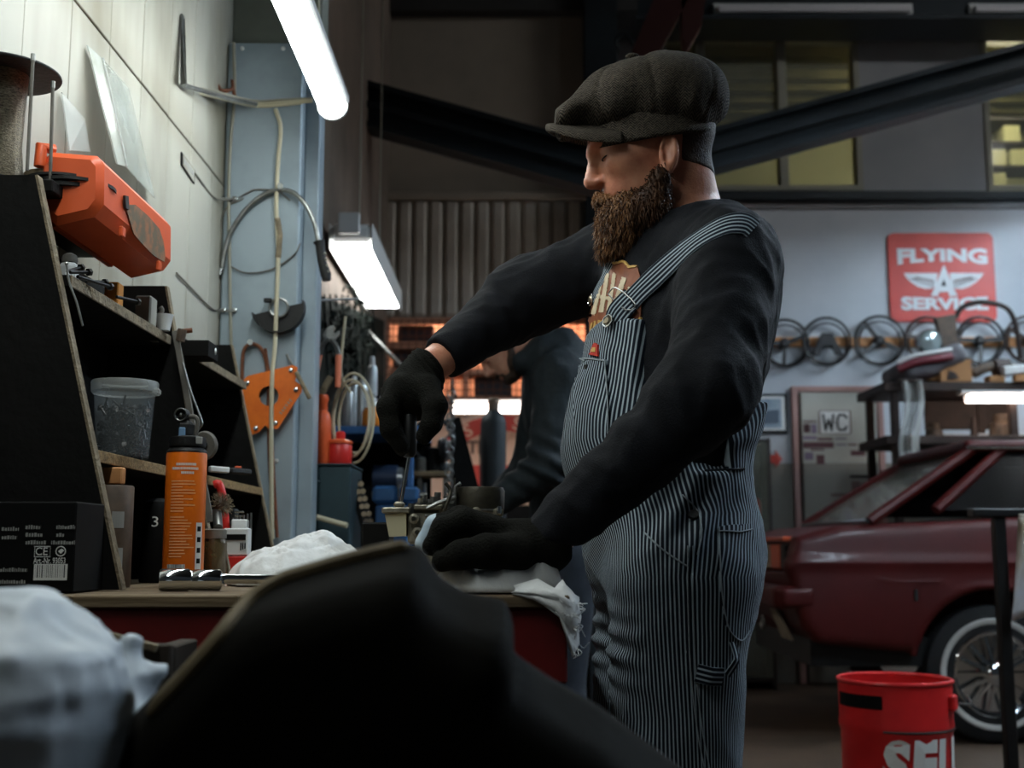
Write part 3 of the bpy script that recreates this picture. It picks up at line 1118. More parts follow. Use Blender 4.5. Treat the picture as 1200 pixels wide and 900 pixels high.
# ---- overalls
zbib = P(720, 376, 1.85).z; zside = P(860, 552, 1.8).z; zback = P(880, 478, 1.95).z
def loose(p):
    d = smin(torso_sdf(p) - .016, legs_sdf(p) - .008, .04)
    f = .007 * (ridge(p, 24, 21, 3, (1, 1, .45)) - .45) + .002 * (ridge(p, 60, 41, 2, (1, 1, .6)) - .45)
    kn = np.exp(-((p[:, 2] - P(700, 760, 1.9).z) / .06) ** 2) * np.clip((.20 - p[:, 0]) / .08, 0, 1)
    f = f + .007 * kn * np.sin(p[:, 2] * 190 + 40 * p[:, 0] + 2 * wob(p, 14, 9))
    bt = np.exp(-((p[:, 2] - P(700, 775, 1.9).z) / .03) ** 2) * np.clip((p[:, 0] - .33) / .05, 0, 1)
    f = f - .012 * bt
    cr = np.exp(-np.sum((p - A3(P(812, 600, 1.77))) ** 2, 1) / .004)
    f = f + .006 * cr * np.sin(p[:, 0] * 120 - p[:, 2] * 80)
    return d - f
def bib_mask(p):
    loc = (p - A3(P(785, 500, 1.95))) @ TM.T
    f, l, z = loc[:, 0], loc[:, 1], p[:, 2]
    zz = np.array([zside - .02, P(0, 500, 1.8).z, P(0, 440, 1.8).z, zbib])
    hwid = np.interp(z, zz, [.165, .125, .098, .088])
    bib = np.maximum(np.maximum(np.abs(l) - hwid, -f), z - zbib - .012 * np.cos(l * 20))
    bw = np.interp(z, zz, [.2, .16, .13, .12])
    back = np.maximum(np.maximum(np.abs(l) - bw, f), z - zback)
    return np.minimum(np.minimum(z - zside, bib), back)
def overalls_sdf(p):
    d = smax(loose(p), bib_mask(p), .006)
    d = smax(d, .12 - p[:, 2], .01)
    return d
_zk = [0.1, HPN.z - .18, HPN.z + .02, PE.z + .05, BE.z, 1.4]
_cx = [ANN.x, HPN.x, HPN.x - .005, PE.x + .01, BE.x + .01, CH.x]
_cy = [1.87, 1.84, 1.87, 1.93, 1.94, 1.95]
_rr = [.105, .122, .150, .150, .135, .125]
def u_cloth(p):
    z = p[:, 2]
    cx = np.interp(z, _zk, _cx); cy = np.interp(z, _zk, _cy); rr = np.interp(z, _zk, _rr)
    th = np.arctan2(p[:, 0] - cx, -(p[:, 1] - cy))
    far = (p[:, 1] > 1.955) & (z < HPN.z - .02)
    th2 = np.arctan2(p[:, 0] - KNF.x, -(p[:, 1] - 2.06))
    th = np.where(far, th2, th)
    return th * rr + .0028 * wob(p, 16, 31) + .5
v, q = sdf_mesh(overalls_sdf, np.arange(.02, .50, .0055), np.arange(1.64, 2.24, .0055), np.arange(.1, 1.42, .0055))
overalls = np_object('overalls', v, q, 'hickory', man, attr={'u': u_cloth})
OV = bvh_of(overalls)
BOTH = bvh_of(sweater, overalls)
mat('thread_pale', C(150, 160, 166), .8)
mat('denim_dark', C(24, 29, 38), .9)
# bib pocket, back pocket, carpenter loop, waist seam, fly and side seams
patch('bib_pocket', [(677, 419), (712, 421), (715, 520), (700, 536), (686, 540), (677, 530), (674, 470)], OV, 'hickory', man, .0035, 3.0, u_cloth)
seam('pocket_stitching', [(678, 421), (690, 421), (711, 423)], OV, 'thread_pale', man, .0013, .0045)
seam('pocket_stitching', [(711, 423), (714, 470), (713, 518), (700, 534), (692, 537), (687, 536)], OV, 'thread_pale', man, .0011, .0045)
patch('back_pocket', [(842, 618), (880, 614), (883, 690), (878, 738), (866, 752), (850, 735), (843, 690)], OV, 'hickory', man, .0035, 3.0, u_cloth)
seam('pocket_stitching', [(842, 624), (862, 624), (879, 621)], OV, 'thread_pale', man, .0011, .0045)
seam('pocket_stitching', [(843, 640), (844, 690), (852, 735), (866, 750), (876, 738)], OV, 'thread_pale', man, .0011, .0045)
seam('waist_seam', [(826, 552), (845, 551), (872, 549)], OV, 'denim_dark', man, .0018, .001)
seam('side_seam', [(812, 640), (812, 700), (815, 780), (822, 850), (832, 905)], OV, 'thread_pale', man, .0010, .001)
seam('side_seam', [(806, 640), (806, 700), (809, 780), (816, 850), (826, 905)], OV, 'thread_pale', man, .0010, .001)
seam('hip_pocket_edge', [(756, 625), (775, 643), (795, 657), (806, 664)], OV, 'thread_pale', man, .0013, .001)
seam('side_opening', [(800, 580), (812, 592), (820, 604), (822, 625), (817, 650)], OV, 'thread_pale', man, .0013, .001)
for name, px, py, r in (('side_button', 813, 604, .0085), ('bib_button', 689, 431, .005), ('pocket_button', 744, 585, .006)):
    p, nn, ok = hits([(px, py)], OV)
    MB().lathe(p[0], [(r, -.002), (r, .003), (r * .8, .0055), (r * .3, .0045)], 14, nn[0]).build(name, 'black_paint', man, smooth=True)
# hammer loop on the thigh
def ribbon(name, pts, width, fn, material, lift=.004, parent=man, ncol=8, thick=.002, u0=0.0, label=None, n=6, extra=()):
    sp = [(q.x, q.y) for q in smooth_path([V(a, b, 0) for a, b in pts], n)]
    p, nn, ok = hits(sp, fn)
    p = [Vector(x) for x in p]; nn = [Vector(x) for x in nn]
    if extra:
        for e in smooth_path([p[-1]] + list(extra), 5)[1:]:
            h = fn.find_nearest(e)
            p.append(h[0]); nn.append(h[1])
    for _ in range(4):
        p = [p[0]] + [(p[i - 1] + p[i] * 2 + p[i + 1]) / 4 for i in range(1, len(p) - 1)] + [p[-1]]
        nn = [nn[0]] + [(nn[i - 1] + nn[i] + nn[i + 1]).normalized() for i in range(1, len(nn) - 1)] + [nn[-1]]
    lf = lift if isinstance(lift, (list, tuple)) else [lift] * len(p)
    if len(lf) != len(p):
        lf = list(np.interp(np.linspace(0, 1, len(p)), np.linspace(0, 1, len(lf)), lf))
    vs = []; us = []
    m = len(p)
    for i in range(m):
        t = (p[min(i + 1, m - 1)] - p[max(i - 1, 0)]).normalized()
        N = sum((nn[max(0, min(m - 1, i + k))] for k in (-2, -1, 0, 1, 2)), Vector()).normalized()
        s = t.cross(N).normalized()
        for lay in (0, 1):
            for c in range(ncol + 1):
                a = (c / ncol - .5) * width
                vs.append(p[i] + N * (lf[i] - lay * thick) + s * a - N * abs(a) * .10)
                us.append(a + u0)
    w = 2 * (ncol + 1)
    fs = []
    for i in range(m - 1):
        for c in range(ncol):
            a = i * w + c
            fs.append((a, a + 1, a + w + 1, a + w))
            b = a + ncol + 1
            fs.append((b, b + w, b + w + 1, b + 1))
        fs.append((i * w, i * w + w, i * w + w + ncol + 1, i * w + ncol + 1))
        fs.append((i * w + ncol, i * w + 2 * ncol + 1, i * w + w + 2 * ncol + 1, i * w + w + ncol))
    for i in (0, m - 1):
        r = [i * w + c for c in range(ncol + 1)] + [i * w + ncol + 1 + c for c in range(ncol, -1, -1)]
        fs.append(tuple(r))
    mb = MB().add(vs, fs)
    o = mb.build(name, material, parent, smooth=True, angle=60, label=label)
    at = o.data.attributes.new('u', 'FLOAT', 'POINT')
    at.data.foreach_set('value', np.array(us, np.float32))
    bm = bmesh.new(); bm.from_mesh(o.data); bmesh.ops.recalc_face_normals(bm, faces=bm.faces[:]); bm.to_mesh(o.data); bm.free()
    return o
ribbon('hammer_loop', [(816, 788), (830, 791), (846, 793)], .026, OV, 'hickory', [.004, .012, .004])
ribbon('hammer_loop_strap', [(848, 790), (856, 772), (857, 752)], .012, OV, 'hickory', [.010, .014, .004])
# shoulder straps
ribbon('strap', [(733, 363), (757, 337), (787, 309), (818, 283), (846, 267), (862, 263), (874, 264), (882, 270)], .040, SW, 'hickory', [.008, .007, .006, .006, .006, .006, .006])
ribbon('strap_end', [(723, 383), (730, 368), (744, 352)], .044, SW, 'hickory', [.014, .016, .013], u0=.003)
ribbon('strap', [(698, 352), (706, 334), (714, 316), (722, 300)], .030, SW, 'hickory', .006)
for pts in ([(722, 347), (730, 340), (752, 357), (742, 366), (722, 347)],):
    p, nn, ok = hits(pts, SW)
    MB().tube(smooth_path([tuple(a) for a in p + nn * .015], 3), .0011, 6).build('buckle', 'steel_mid', man, smooth=True)
for px, py in ((716, 378), (697, 352)):
    p, nn, ok = hits([(px, py)], BOTH)
    MB().lathe(p[0] + nn[0] * .005, [(.008, 0), (.008, .003), (.005, .006)], 14, nn[0]).build('strap_button', 'brass_dull', man, smooth=True)
    MB().torus(p[0] + nn[0] * .008, .010, .0015, nn[0], 18, 6).build('buckle', 'steel_bright', man, smooth=True)
# printed shirt emblem above the bib
mat('emblem_brown', C(148, 84, 52), .6, col2=C(112, 62, 40), scale=30)
mat('emblem_cream', C(206, 190, 160), .7)
mat('emblem_gold', C(206, 166, 92), .6)
em = patch('shirt_emblem', [(716, 304), (722, 309), (733, 306), (738, 313), (748, 313), (753, 330), (752, 372), (752, 396), (746, 414), (738, 426), (700, 410), (688, 372), (697, 350), (706, 325)], SW, 'emblem_brown', man, .0028, 2.5, label='brown shirt print with cream rays')
for pl in ([(703, 370), (712, 322), (716, 322), (709, 370)], [(712, 371), (720, 320), (724, 321), (717, 371)], [(716, 372), (731, 325), (736, 327), (722, 372)],
           [(705, 346), (719, 349), (718, 353), (704, 350)], [(721, 374), (739, 335), (743, 338), (728, 376)], [(729, 380), (742, 352), (746, 356), (735, 382)],
           [(695, 368), (706, 330), (708, 332), (700, 370)]):
    patch('ray', pl, SW, 'emblem_cream', em, .0040, 1.6)
for pl in ([(715, 304), (722, 308), (733, 305), (734, 307), (722, 311), (715, 307)], [(750, 372), (753, 372), (754, 396), (748, 415), (741, 427), (738, 425), (745, 413), (751, 396)],
           [(733, 305), (739, 312), (748, 312), (748, 314), (738, 315), (732, 307)]):
    patch('emblem_border', pl, SW, 'emblem_gold', em, .0042, 1.6)
em2 = patch('emblem_arch', [(690, 384), (694, 372), (704, 366), (716, 367), (722, 376), (722, 392), (690, 390)], SW, 'emblem_brown', man, .0056, 2.0)
for pl in ([(699, 388), (700, 376), (702, 376), (702, 388)], [(704, 389), (705, 375), (710, 376), (710, 379), (707, 379), (706, 389)], [(712, 389), (713, 376), (718, 379), (718, 381), (715, 381), (714, 389)], [(695, 388), (697, 378), (699, 378), (697, 388)]):
    patch('letter', pl, SW, 'emblem_gold', em2, .0070, 1.2)
# little red cloth label on the bib
mat('label_red', C(186, 52, 38), .7)
lt = patch('red_label', [(694, 411), (698, 402), (702, 403), (702, 418), (692, 416)], OV, 'label_red', man, .0035, 2.0, label='small red cloth label')
patch('label_print', [(696, 408), (700, 408), (700, 413), (695, 413)], OV, 'emblem_gold', lt, .0045, 1.5)

# ---- gloves
def glove_f(p):
    d = handf_sdf(p, .0035)
    d = smin(d, s_cone(p, P(503, 429, 2.0), P(490, 444, 1.995), .037, .036), .012)
    a = A3((WRF - ELF).normalized())
    t = (p - A3(P(503, 431, 2.0))) @ a
    rib = .0012 * np.sin((p[:, 0] * 500 + p[:, 2] * 420)) * (np.abs(t) < .03)
    return smax(d - rib, -t, .004)
def glove_n(p):
    d = handn_sdf(p, .0035)
    d = smin(d, s_cone(p, WRN + V(.01, 0, 0), WRN - V(.03, 0, 0), .037, .034), .02)
    return d
for nm, fn, c in (('glove', glove_f, P(485, 470, 1.96)), ('glove', glove_n, P(565, 638, 1.68))):
    v, q = sdf_mesh(fn, np.arange(c.x - .13, c.x + .13, .0028), np.arange(c.y - .13, c.y + .14, .0028), np.arange(c.z - .12, c.z + .1, .0028))
    np_object(nm, v, q, 'glove_knit', man, label='black knit work glove')
def coat_n(p):
    d = None
    for pts, rs in FING_N[1:3]:
        e = chain(p, [x + V(-.004, 0, .0) for x in pts[1:]], [r + .0035 for r in rs[1:]], .006)
        d = e if d is None else np.minimum(d, e)
    c = P(498, 632, 1.70)
    return smax(d, (p - A3(P(517, 612, 1.7))) @ A3(V(1, 0, .35).normalized()), .003)
c = P(510, 632, 1.69)
v, q = sdf_mesh(coat_n, np.arange(c.x - .05, c.x + .05, .0022), np.arange(c.y - .06, c.y + .06, .0022), np.arange(c.z - .05, c.z + .05, .0022))
np_object('glove_coating', v, q, 'glove_rubber', man, label='pale blue rubber coating on the glove fingers')

# ---- boots
def boots(p):
    return smax(feet_sdf(p) - .006, .003 - p[:, 2], .004)
mat('boot_leather', C(40, 30, 24), .6)
v, q = sdf_mesh(boots, np.arange(ANN.x - .3, ANN.x + .15, .009), np.arange(1.75, 2.2, .009), np.arange(-.02, .2, .009))
np_object('boots', v, q, 'boot_leather', man)

# ---- cap
capc = P(752, 124, 1.93)
ca = R(9)
cm = np.array([(math.cos(ca), 0, math.sin(ca)), (0, 1, 0), (-math.sin(ca), 0, math.cos(ca))], np.float32)
def cap_crown(p):
    d = s_ell(p, capc + V(.004, 0, .004), (.124, .120, .070), cm)
    d = smin(d, s_ell(p, P(790, 118, 1.93), (.078, .108, .062), cm), .04)
    d = smin(d, s_ell(p, P(797, 128, 1.93), (.066, .104, .052)), .03)
    d = smin(d, s_ell(p, P(694, 139, 1.93), (.074, .088, .026), cm), .03)
    q = (p - A3(P(752, 100, 1.93))) @ cm.T
    ang = np.arctan2(q[:, 1], q[:, 0])
    k = np.abs(((ang / (PI / 4)) % 1.0) - .5)
    rr = np.sqrt(q[:, 0] ** 2 + q[:, 1] ** 2)
    d = d + .0028 * np.exp(-((.5 - k) * rr / .006) ** 2) * np.clip(rr / .03, 0, 1)
    f = .006 * (ridge(p, 17, 51, 2) - .45)
    g = np.exp(-((p[:, 2] - P(0, 140, 1.9).z) / .02) ** 2)
    f = f + .004 * g * np.sin(p[:, 0] * 90 + 2 * wob(p, 20, 8))
    d = d - f
    d = smax(d, P(752, 163, 1.93).z - p[:, 2] + .05 * (p[:, 0] - capc.x) + .24 * (p[:, 1] - 1.93), .012)
    return d
capo = thing('flat_cap', capc, parent=man)
v, q = sdf_mesh(cap_crown, np.arange(capc.x - .15, capc.x + .15, .0034), np.arange(1.79, 2.07, .0034), np.arange(capc.z - .07, capc.z + .1, .0034))
np_object('crown', v, q, 'tweed', capo)
def cap_band(p):
    q = (p - A3(P(762, 157, 1.93))) @ cm.T
    r = np.sqrt((q[:, 0] / .104) ** 2 + (q[:, 1] / .092) ** 2)
    d = np.maximum((r - 1) * .095, -(r - 1) * .095 - .02)
    return smax(d, np.abs(q[:, 2] - .008 - .22 * q[:, 1]) - .024, .004)
v, q = sdf_mesh(cap_band, np.arange(capc.x - .15, capc.x + .17, .004), np.arange(1.79, 2.07, .004), np.arange(capc.z - .11, capc.z + .04, .004))
np_object('band', v, q, 'tweed', capo)
def cap_bill(p):
    q = p - A3(P(716, 151, 1.93))
    x, yy, z = q[:, 0], q[:, 1], q[:, 2]
    # half-moon in plan, bent down at both sides
    r = np.sqrt((np.minimum(x, 0) / .110) ** 2 + (yy / .090) ** 2)
    out = (r - 1) * .09
    zs = .004 - 3.4 * yy * yy + .30 * yy + .02 * x - 2.0 * np.minimum(x, 0) ** 2 * 0
    d = smax(np.abs(z - zs) * .80 - .0060, out, .005)
    d = np.maximum(d, x - .012)
    inn = 1 - np.sqrt((np.maximum(x + .0, -.2) / .075 * 0 + (x - .045) / .085) ** 2 + (yy / .078) ** 2)
    return smax(d, inn * .07, .003)
v, q = sdf_mesh(cap_bill, np.arange(capc.x - .19, capc.x + .05, .0032), np.arange(1.80, 2.06, .0032), np.arange(capc.z - .12, capc.z + .03, .0032))
np_object('bill', v, q, 'tweed', capo)
MB().ball(P(741, 66, 1.93) + V(0, 0, -.001), .011, 14, (1.1, 1.1, .5)).build('cap_button', 'tweed', capo, smooth=True)

# ---- hair at the nape, beard, moustache, brow
def hair_sdf(p):
    d = head_sdf(p) - .0022
    d = smin(d, neck_sdf(p) - .0015, .02)
    d = smax(d, P(799, 170, 1.87).x - p[:, 0], .004)
    return smax(d, P(800, 189, 1.9).z - p[:, 2] - .15 * (p[:, 0] - HP.x), .004)
rngx = np.arange(HP.x - .02, HP.x + .15, .003)
v, q = sdf_mesh(hair_sdf, rngx, np.arange(HP.y - .1, HP.y + .1, .003), np.arange(HP.z - .09, HP.z + .15, .003))
np_object('hair', v, q, 'hair_dark', man)
def pxp(x, y, dy=0.0):
    return P(x, y, HP.y + dy)
def beard_sdf(p):
    pm = p.copy(); pm[:, 1] = HP.y - np.abs(p[:, 1] - HP.y)
    d = s_cone(pm, pxp(774, 205, -.070), pxp(764, 240, -.062), .012, .022)
    d = smin(d, s_cone(pm, pxp(764, 240, -.055), pxp(735, 262, -.030), .026, .034), .02)
    d = smin(d, s_cone(pm, pxp(738, 255, -.02), pxp(726, 285, -.012), .042, .032), .02)
    d = smin(d, s_cone(pm, pxp(728, 285, 0), pxp(733, 300, 0), .026, .014), .02)
    d = smin(d, s_ell(pm, pxp(717, 260, 0), (.024, .032, .030)), .015)
    d = d + .0030 * wob(p, 70, 77, 6, (1, 1, .35))
    return d
v, q = sdf_mesh(beard_sdf, np.arange(HP.x - .14, HP.x + .03, .003), np.arange(HP.y - .11, HP.y + .11, .003), np.arange(HP.z - .20, HP.z + .03, .003))
bd = np_object('beard', v, q, 'beard_hair', man)
def strands(name, fn, verts, count, ln, material, parent, down, seed, curl=.3, w=.0011, sel=None):
    """short tapered hairs growing from a solid, one mesh: nobody could count them"""
    rng = np.random.RandomState(seed)
    if sel is not None:
        verts = verts[sel(verts)]
    idx = rng.randint(0, len(verts), count)
    base = verts[idx].astype(np.float64)
    n = np.zeros_like(base)
    for k in range(3):
        e = np.zeros(3); e[k] = .002
        n[:, k] = fn((base + e).astype(np.float32)) - fn((base - e).astype(np.float32))
    n /= np.maximum(np.linalg.norm(n, axis=1), 1e-9)[:, None]
    mb = MB()
    vs = []; fs = []
    dn = np.array(down)
    for i in range(count):
        L = ln * rng.uniform(.5, 1.2)
        d0 = n[i] * .75 + dn * .7 + rng.normal(size=3) * curl
        d0 /= np.linalg.norm(d0)
        d1 = n[i] * .15 + dn * 1.0 + rng.normal(size=3) * curl
        d1 /= np.linalg.norm(d1)
        p0 = base[i] - n[i] * .003
        p1 = p0 + d0 * L * .5
        p2 = p1 + d1 * L * .5
        s = np.cross(d0, rng.normal(size=3)); s /= max(np.linalg.norm(s), 1e-6)
        t = np.cross(d0, s)
        k = len(vs)
        for pp, ww in ((p0, w), (p1, w * .8)):
            for a in range(3):
                c = 2 * PI * a / 3
                vs.append(pp + (s * math.cos(c) + t * math.sin(c)) * ww)
        vs.append(p2)
        for a in range(3):
            b = (a + 1) % 3
            fs.append((k + a, k + b, k + 3 + b, k + 3 + a))
            fs.append((k + 3 + a, k + 3 + b, k + 6))
    mb.v = [Vector(x) for x in vs]; mb.f = fs
    return mb.build(name, material, parent, kind='stuff')
strands('beard_strands', beard_sdf, v, 5200, .020, 'beard_hair', bd, (-.05, 0, -1), 3)
strands('beard_strands_lit', beard_sdf, v, 3200, .019, 'beard_light', bd, (-.05, 0, -1), 4, sel=lambda w: w[:, 0] < pxp(736, 250).x)  # paler front strands: light falling on the front is put into their colour
def stache_sdf(p):
    pm = p.copy(); pm[:, 1] = HP.y - np.abs(p[:, 1] - HP.y)
    d = s_cone(pm, pxp(703, 233, -.004), pxp(713, 238, -.022), .0095, .0110)
    d = smin(d, s_cone(pm, pxp(713, 238, -.022), pxp(732, 246, -.040), .0110, .008), .008)
    d = smin(d, s_ell(pm, pxp(712, 243, -.006), (.014, .02, .012)), .01)
    return d + .0018 * wob(p, 110, 12, 5)
v, q = sdf_mesh(stache_sdf, np.arange(HP.x - .14, HP.x - .03, .0026), np.arange(HP.y - .06, HP.y + .06, .0026), np.arange(HP.z - .11, HP.z - .04, .0026))
ms = np_object('moustache', v, q, 'beard_light', man)
strands('moustache_strands', stache_sdf, v, 1500, .014, 'beard_light', ms, (.15, -.1, -.8), 9)
for sg in (1, -1):
    MB().tube([hw(.1070, .012 * sg, .021), hw(.1040, .026 * sg, .026), hw(.094, .042 * sg, .025), hw(.080, .054 * sg, .017)], [.003, .0052, .0045, .0018], 8).build('eyebrow', 'hair_dark', man, smooth=True)
# lowered lids: dark lash line and a sliver of eye on each side
mat('eye_white', C(190, 178, 165), .2)
for s in (1, -1):
    MB().ball(hw(.0842, .032 * s, -.0030), .0136, 16).build('eye', 'eye_white', man, smooth=True)
    pts = [hw(.0845 + .0150 * math.cos(a), s * (.032 + .0150 * math.sin(a)), -.0060 - .0015 * math.cos(a)) for a in np.linspace(-.9, 1.1, 9)]
    MB().tube(pts, [.0006] + [.0013] * 7 + [.0006], 6).build('eyelashes', 'hair_dark', man, smooth=True)

# ---- screwdriver in the right hand
sd = thing('screwdriver', P(470, 590, 1.965), 'screwdriver with black handle and bright shaft gripped in the raised glove', 'screwdriver')
a, b = P(480, 478, 1.965), P(479, 536, 1.965)
mat('handle_black', C(20, 20, 20), .45)
MB().lathe(b, [(.008, 0), (.0125, .006), (.0135, .03), (.0125, .07), (.006, .085)], 14, a - b).build('handle', 'handle_black', sd, smooth=True)
MB().tube([P(479, 536, 1.965), P(470, 588, 1.965)], .0034, 10).build('shaft', 'steel_bright', sd, smooth=True)
MB().tube([P(470, 586, 1.965), P(469, 594, 1.965)], [.0034, .0018], 10).build('tip', 'steel_mid', sd, smooth=True)

# ------------------------------------------------------------------ workbench and the rack on it
mat('bench_wood', C(132, 112, 84), .7, col2=C(84, 70, 52), scale=5, bump=.25, bscale=30, stretch=(.35, 5, 5))
mat('bench_red', C(128, 26, 24), .5, col2=C(86, 18, 17), scale=5, bump=.05)
mat('rack_black', C(20, 19, 18), .8, col2=C(12, 12, 11), scale=7, bump=.2, bscale=40, spec=.18)
mat('raw_edge', C(138, 124, 100), .85, col2=C(96, 86, 70), scale=40, bump=.5, bscale=140)
mat('chipboard', C(150, 122, 80), .85, col2=C(96, 76, 48), scale=120, bump=.4, bscale=200)
mat('orange_plastic', C(226, 96, 48), .42, col2=C(206, 82, 40), scale=6, bump=.03)
mat('orange_tin', C(238, 116, 22), .35, spec=.5)
mat('print_white', C(226, 226, 222), .6)
mat('print_grey', C(150, 150, 146), .6)
mat('print_black', C(11, 11, 11), .7, spec=.15)
mat('cloth_white', C(230, 232, 232), .9, col2=C(208, 210, 210), scale=14, bump=.25, bscale=90)
mat('plastic_clear', C(170, 178, 180), .15, alpha=.13)
mat('plastic_milky', C(190, 194, 190), .3, alpha=.38)
mat('rubber_black', C(20, 20, 20), .6, bump=.15, bscale=120)
mat('chrome', C(205, 208, 210), .12, 1.0)
mat('rust_brown', C(120, 72, 46), .75, col2=C(84, 48, 32), scale=40)
mat('cable_white', C(186, 178, 152), .55)
mat('red_plastic', C(198, 40, 34), .4)
mat('blue_plastic', C(46, 96, 176), .45)
mat('white_plastic', C(222, 224, 222), .4)
mat('brown_tin', C(96, 78, 62), .6, col2=C(64, 52, 42), scale=25)
mat('dust_grey', C(112, 108, 100), .8, col2=C(80, 77, 72), scale=18)

YN = 1.60
zt = P(500, 697, YN).z                 # bench top
xr = P(668, 697, YN).x
YE = 3.16
bn = thing('workbench', (LX + .4, 2.2, 0), 'long workbench with worn plank top and dark red steel frame along the panelled wall', 'workbench')
w = (xr - LX - .004) / 4
for i in range(4):
    MB().box(LX + .004 + i * w + .001, YN - .01, zt - .017, LX + .004 + (i + 1) * w - .001, YE, zt + random.uniform(-.0008, .0), .002).build('plank', 'bench_wood', bn)
MB().box(LX + .03, YN, zt - .115, xr - .004, YN + .03, zt - .018, .003).build('front_rail', 'bench_red', bn)
MB().box(xr - .035, YN + .031, zt - .115, xr - .004, YE - .04, zt - .018, .003).build('side_rail', 'bench_red', bn)
for x in (LX + .05, xr - .14):
    for y in (YN + .005, YE - .08):
        MB().box(x, y + .001, 0, x + .09, y + .06, zt - .117, .004).build('leg', 'bench_red', bn)
MB().box(LX + .06, YN + .08, .25, xr - .06, YE - .1, .28).build('lower_shelf', 'bench_wood', bn)

# leaning rack: three slanted side panels, two shelves, back
rk = thing('shelf_rack', (LX + .15, 2.3, zt), 'black wooden shelf rack with slanted sides standing on the workbench', 'rack')
def side_panel(Y, xt, yt, xb):
    t0 = P(xt, yt, Y); b0 = P(xb, 690, Y)
    z0 = zt + .001
    poly = [V(LX + .012, Y, z0), V(b0.x, Y, z0), V(t0.x, Y, t0.z), V(LX + .012, Y, t0.z)]
    MB().prism(poly, (0, .018, 0)).build('side_panel', 'rack_black', rk)
    d = (t0 - V(b0.x, Y, z0))
    e = MB().beam(V(b0.x + .0022, Y + .009, z0), t0 + V(.0022, .009, 0), .0195, .004, d.cross(V(0, 1, 0)))
    e.build('side_edge', 'raw_edge', rk)
    return t0, b0
A0 = side_panel(1.75, 41, 205, 140)
A1 = side_panel(2.30, 193, 335, 251)
A2 = side_panel(2.97, 270, 404, 323)
zs1 = P(85, 322, 1.77).z; zs2 = P(112, 526, 1.77).z
def shelf(z, x, y0, y1, m):
    MB().box(LX + .013, y0, z - .018, x, y1, z, .001).build('shelf', 'rack_black', rk)
    MB().box(x + .0005, y0, z - .0185, x + .004, y1, z - .0005, .001).build('shelf_edge', m, rk)
for a, b in ((1.769, 2.299), (2.319, 2.969)):
    shelf(zs1, P(85, 322, 1.77).x - .004, a, b, 'raw_edge')
    shelf(zs2, P(112, 526, 1.77).x - .004, a, b, 'chipboard')
MB().box(LX + .002, 1.752, zt + .001, LX + .011, 2.985, zs1 + .09).build('back_panel', 'rack_black', rk)

# bar leaning against the middle panel
lb = thing('flat_bar', P(248, 600, 2.24), 'dark flat steel bar with a bent wire handle leaning against the rack', 'bar')
MB().beam(P(247, 612, 2.24), P(205, 388, 2.27), .012, .006, (0, 1, 0), .001).build('bar', 'dust_grey', lb)
MB().tube(smooth_path([P(214, 425, 2.25), P(224, 460, 2.24), P(236, 492, 2.23), P(235, 500, 2.23), P(229, 505, 2.24)], 4), .0022, 8).build('wire_handle', 'steel_mid', lb, smooth=True)

# orange tool case on the wall above the rack
cs = thing('tool_case', P(150, 290, 2.0), 'scuffed orange plastic case with torn dark sticker fixed to the panelled wall', 'case')
xf = P(120, 180, 1.81).x
y0, y1 = 1.81, 2.21
za, zb = P(120, 252, 1.81).z, P(120, 180, 1.81).z
prof = [(xf - .10, zb - .012), (xf - .085, zb + .006), (xf - .012, zb), (xf, zb - .014), (xf + .002, za + .02), (xf - .012, za), (xf - .07, za - .014), (xf - .10, za + .01)]
mb = MB()
rows = [(y0 + .0, .80), (y0 + .012, 1.0), (y1 - .02, 1.0), (y1 - .006, .93), (y1, .80)]
cxp = sum(a for a, b in prof) / len(prof); czp = sum(b for a, b in prof) / len(prof)
vs = []; fs = []
npf = len(prof)
for yy, k in rows:
    vs += [V(cxp + (a - cxp) * k, yy, czp + (b - czp) * k) for a, b in prof]
for i in range(len(rows) - 1):
    for j in range(npf):
        l = (j + 1) % npf
        fs.append((i * npf + j, (i + 1) * npf + j, (i + 1) * npf + l, i * npf + l))
fs.append(tuple(range(npf))); fs.append(tuple((len(rows) - 1) * npf + j for j in range(npf))[::-1])
mb.add(vs, [f[::-1] for f in fs])
mb.build('shell', 'orange_plastic', cs, smooth=True, angle=35)
MB().box(xf - .104, y0 + .07, za + .0, xf - .095, y1 - .05, za + .03).build('lid_rib', 'orange_plastic', cs)
MB().box(LX + .002, y0 + .10, za + .01, xf - .097, y1 - .08, zb - .03, .002).build('wall_bracket', 'steel_dark', cs)
MB().tube([(xf - .098, y0 + .004, zb - .02), (xf - .098, y0 + .004, zb + .012), (xf - .085, y0 + .02, zb + .012)], .010, 10).build('handle_lug', 'orange_plastic', cs, smooth=True)
mat('sticker_torn', C(96, 84, 64), .8, col2=C(148, 96, 62), scale=34, lo=.45, hi=.62)
stk = [(146, 240), (158, 240), (172, 252), (186, 268), (191, 283), (193, 300), (192, 307), (180, 300), (168, 288), (156, 274)]
def on_case(px, py):
    Y = 1.81
    for _ in range(40):
        q = P(px, py, Y)
        Y *= (xf + .0030) / q.x
    return P(px, py, Y)
MB().prism([on_case(a, b) for a, b in stk], (.0012, 0, 0)).build('torn_sticker', 'sticker_torn', cs)
MB().prism([on_case(a, b) for a, b in ((144, 229), (148, 230), (149, 246), (145, 244))], (.004, 0, 0)).build('latch', 'black_paint', cs)
for px, py in ((143, 270), (186, 310)):
    q = on_case(px, py)
    MB().box(q.x - .004, q.y - .008, q.z - .012, q.x + .004, q.y + .008, q.z + .006, .002).build('hinge', 'orange_plastic', cs)

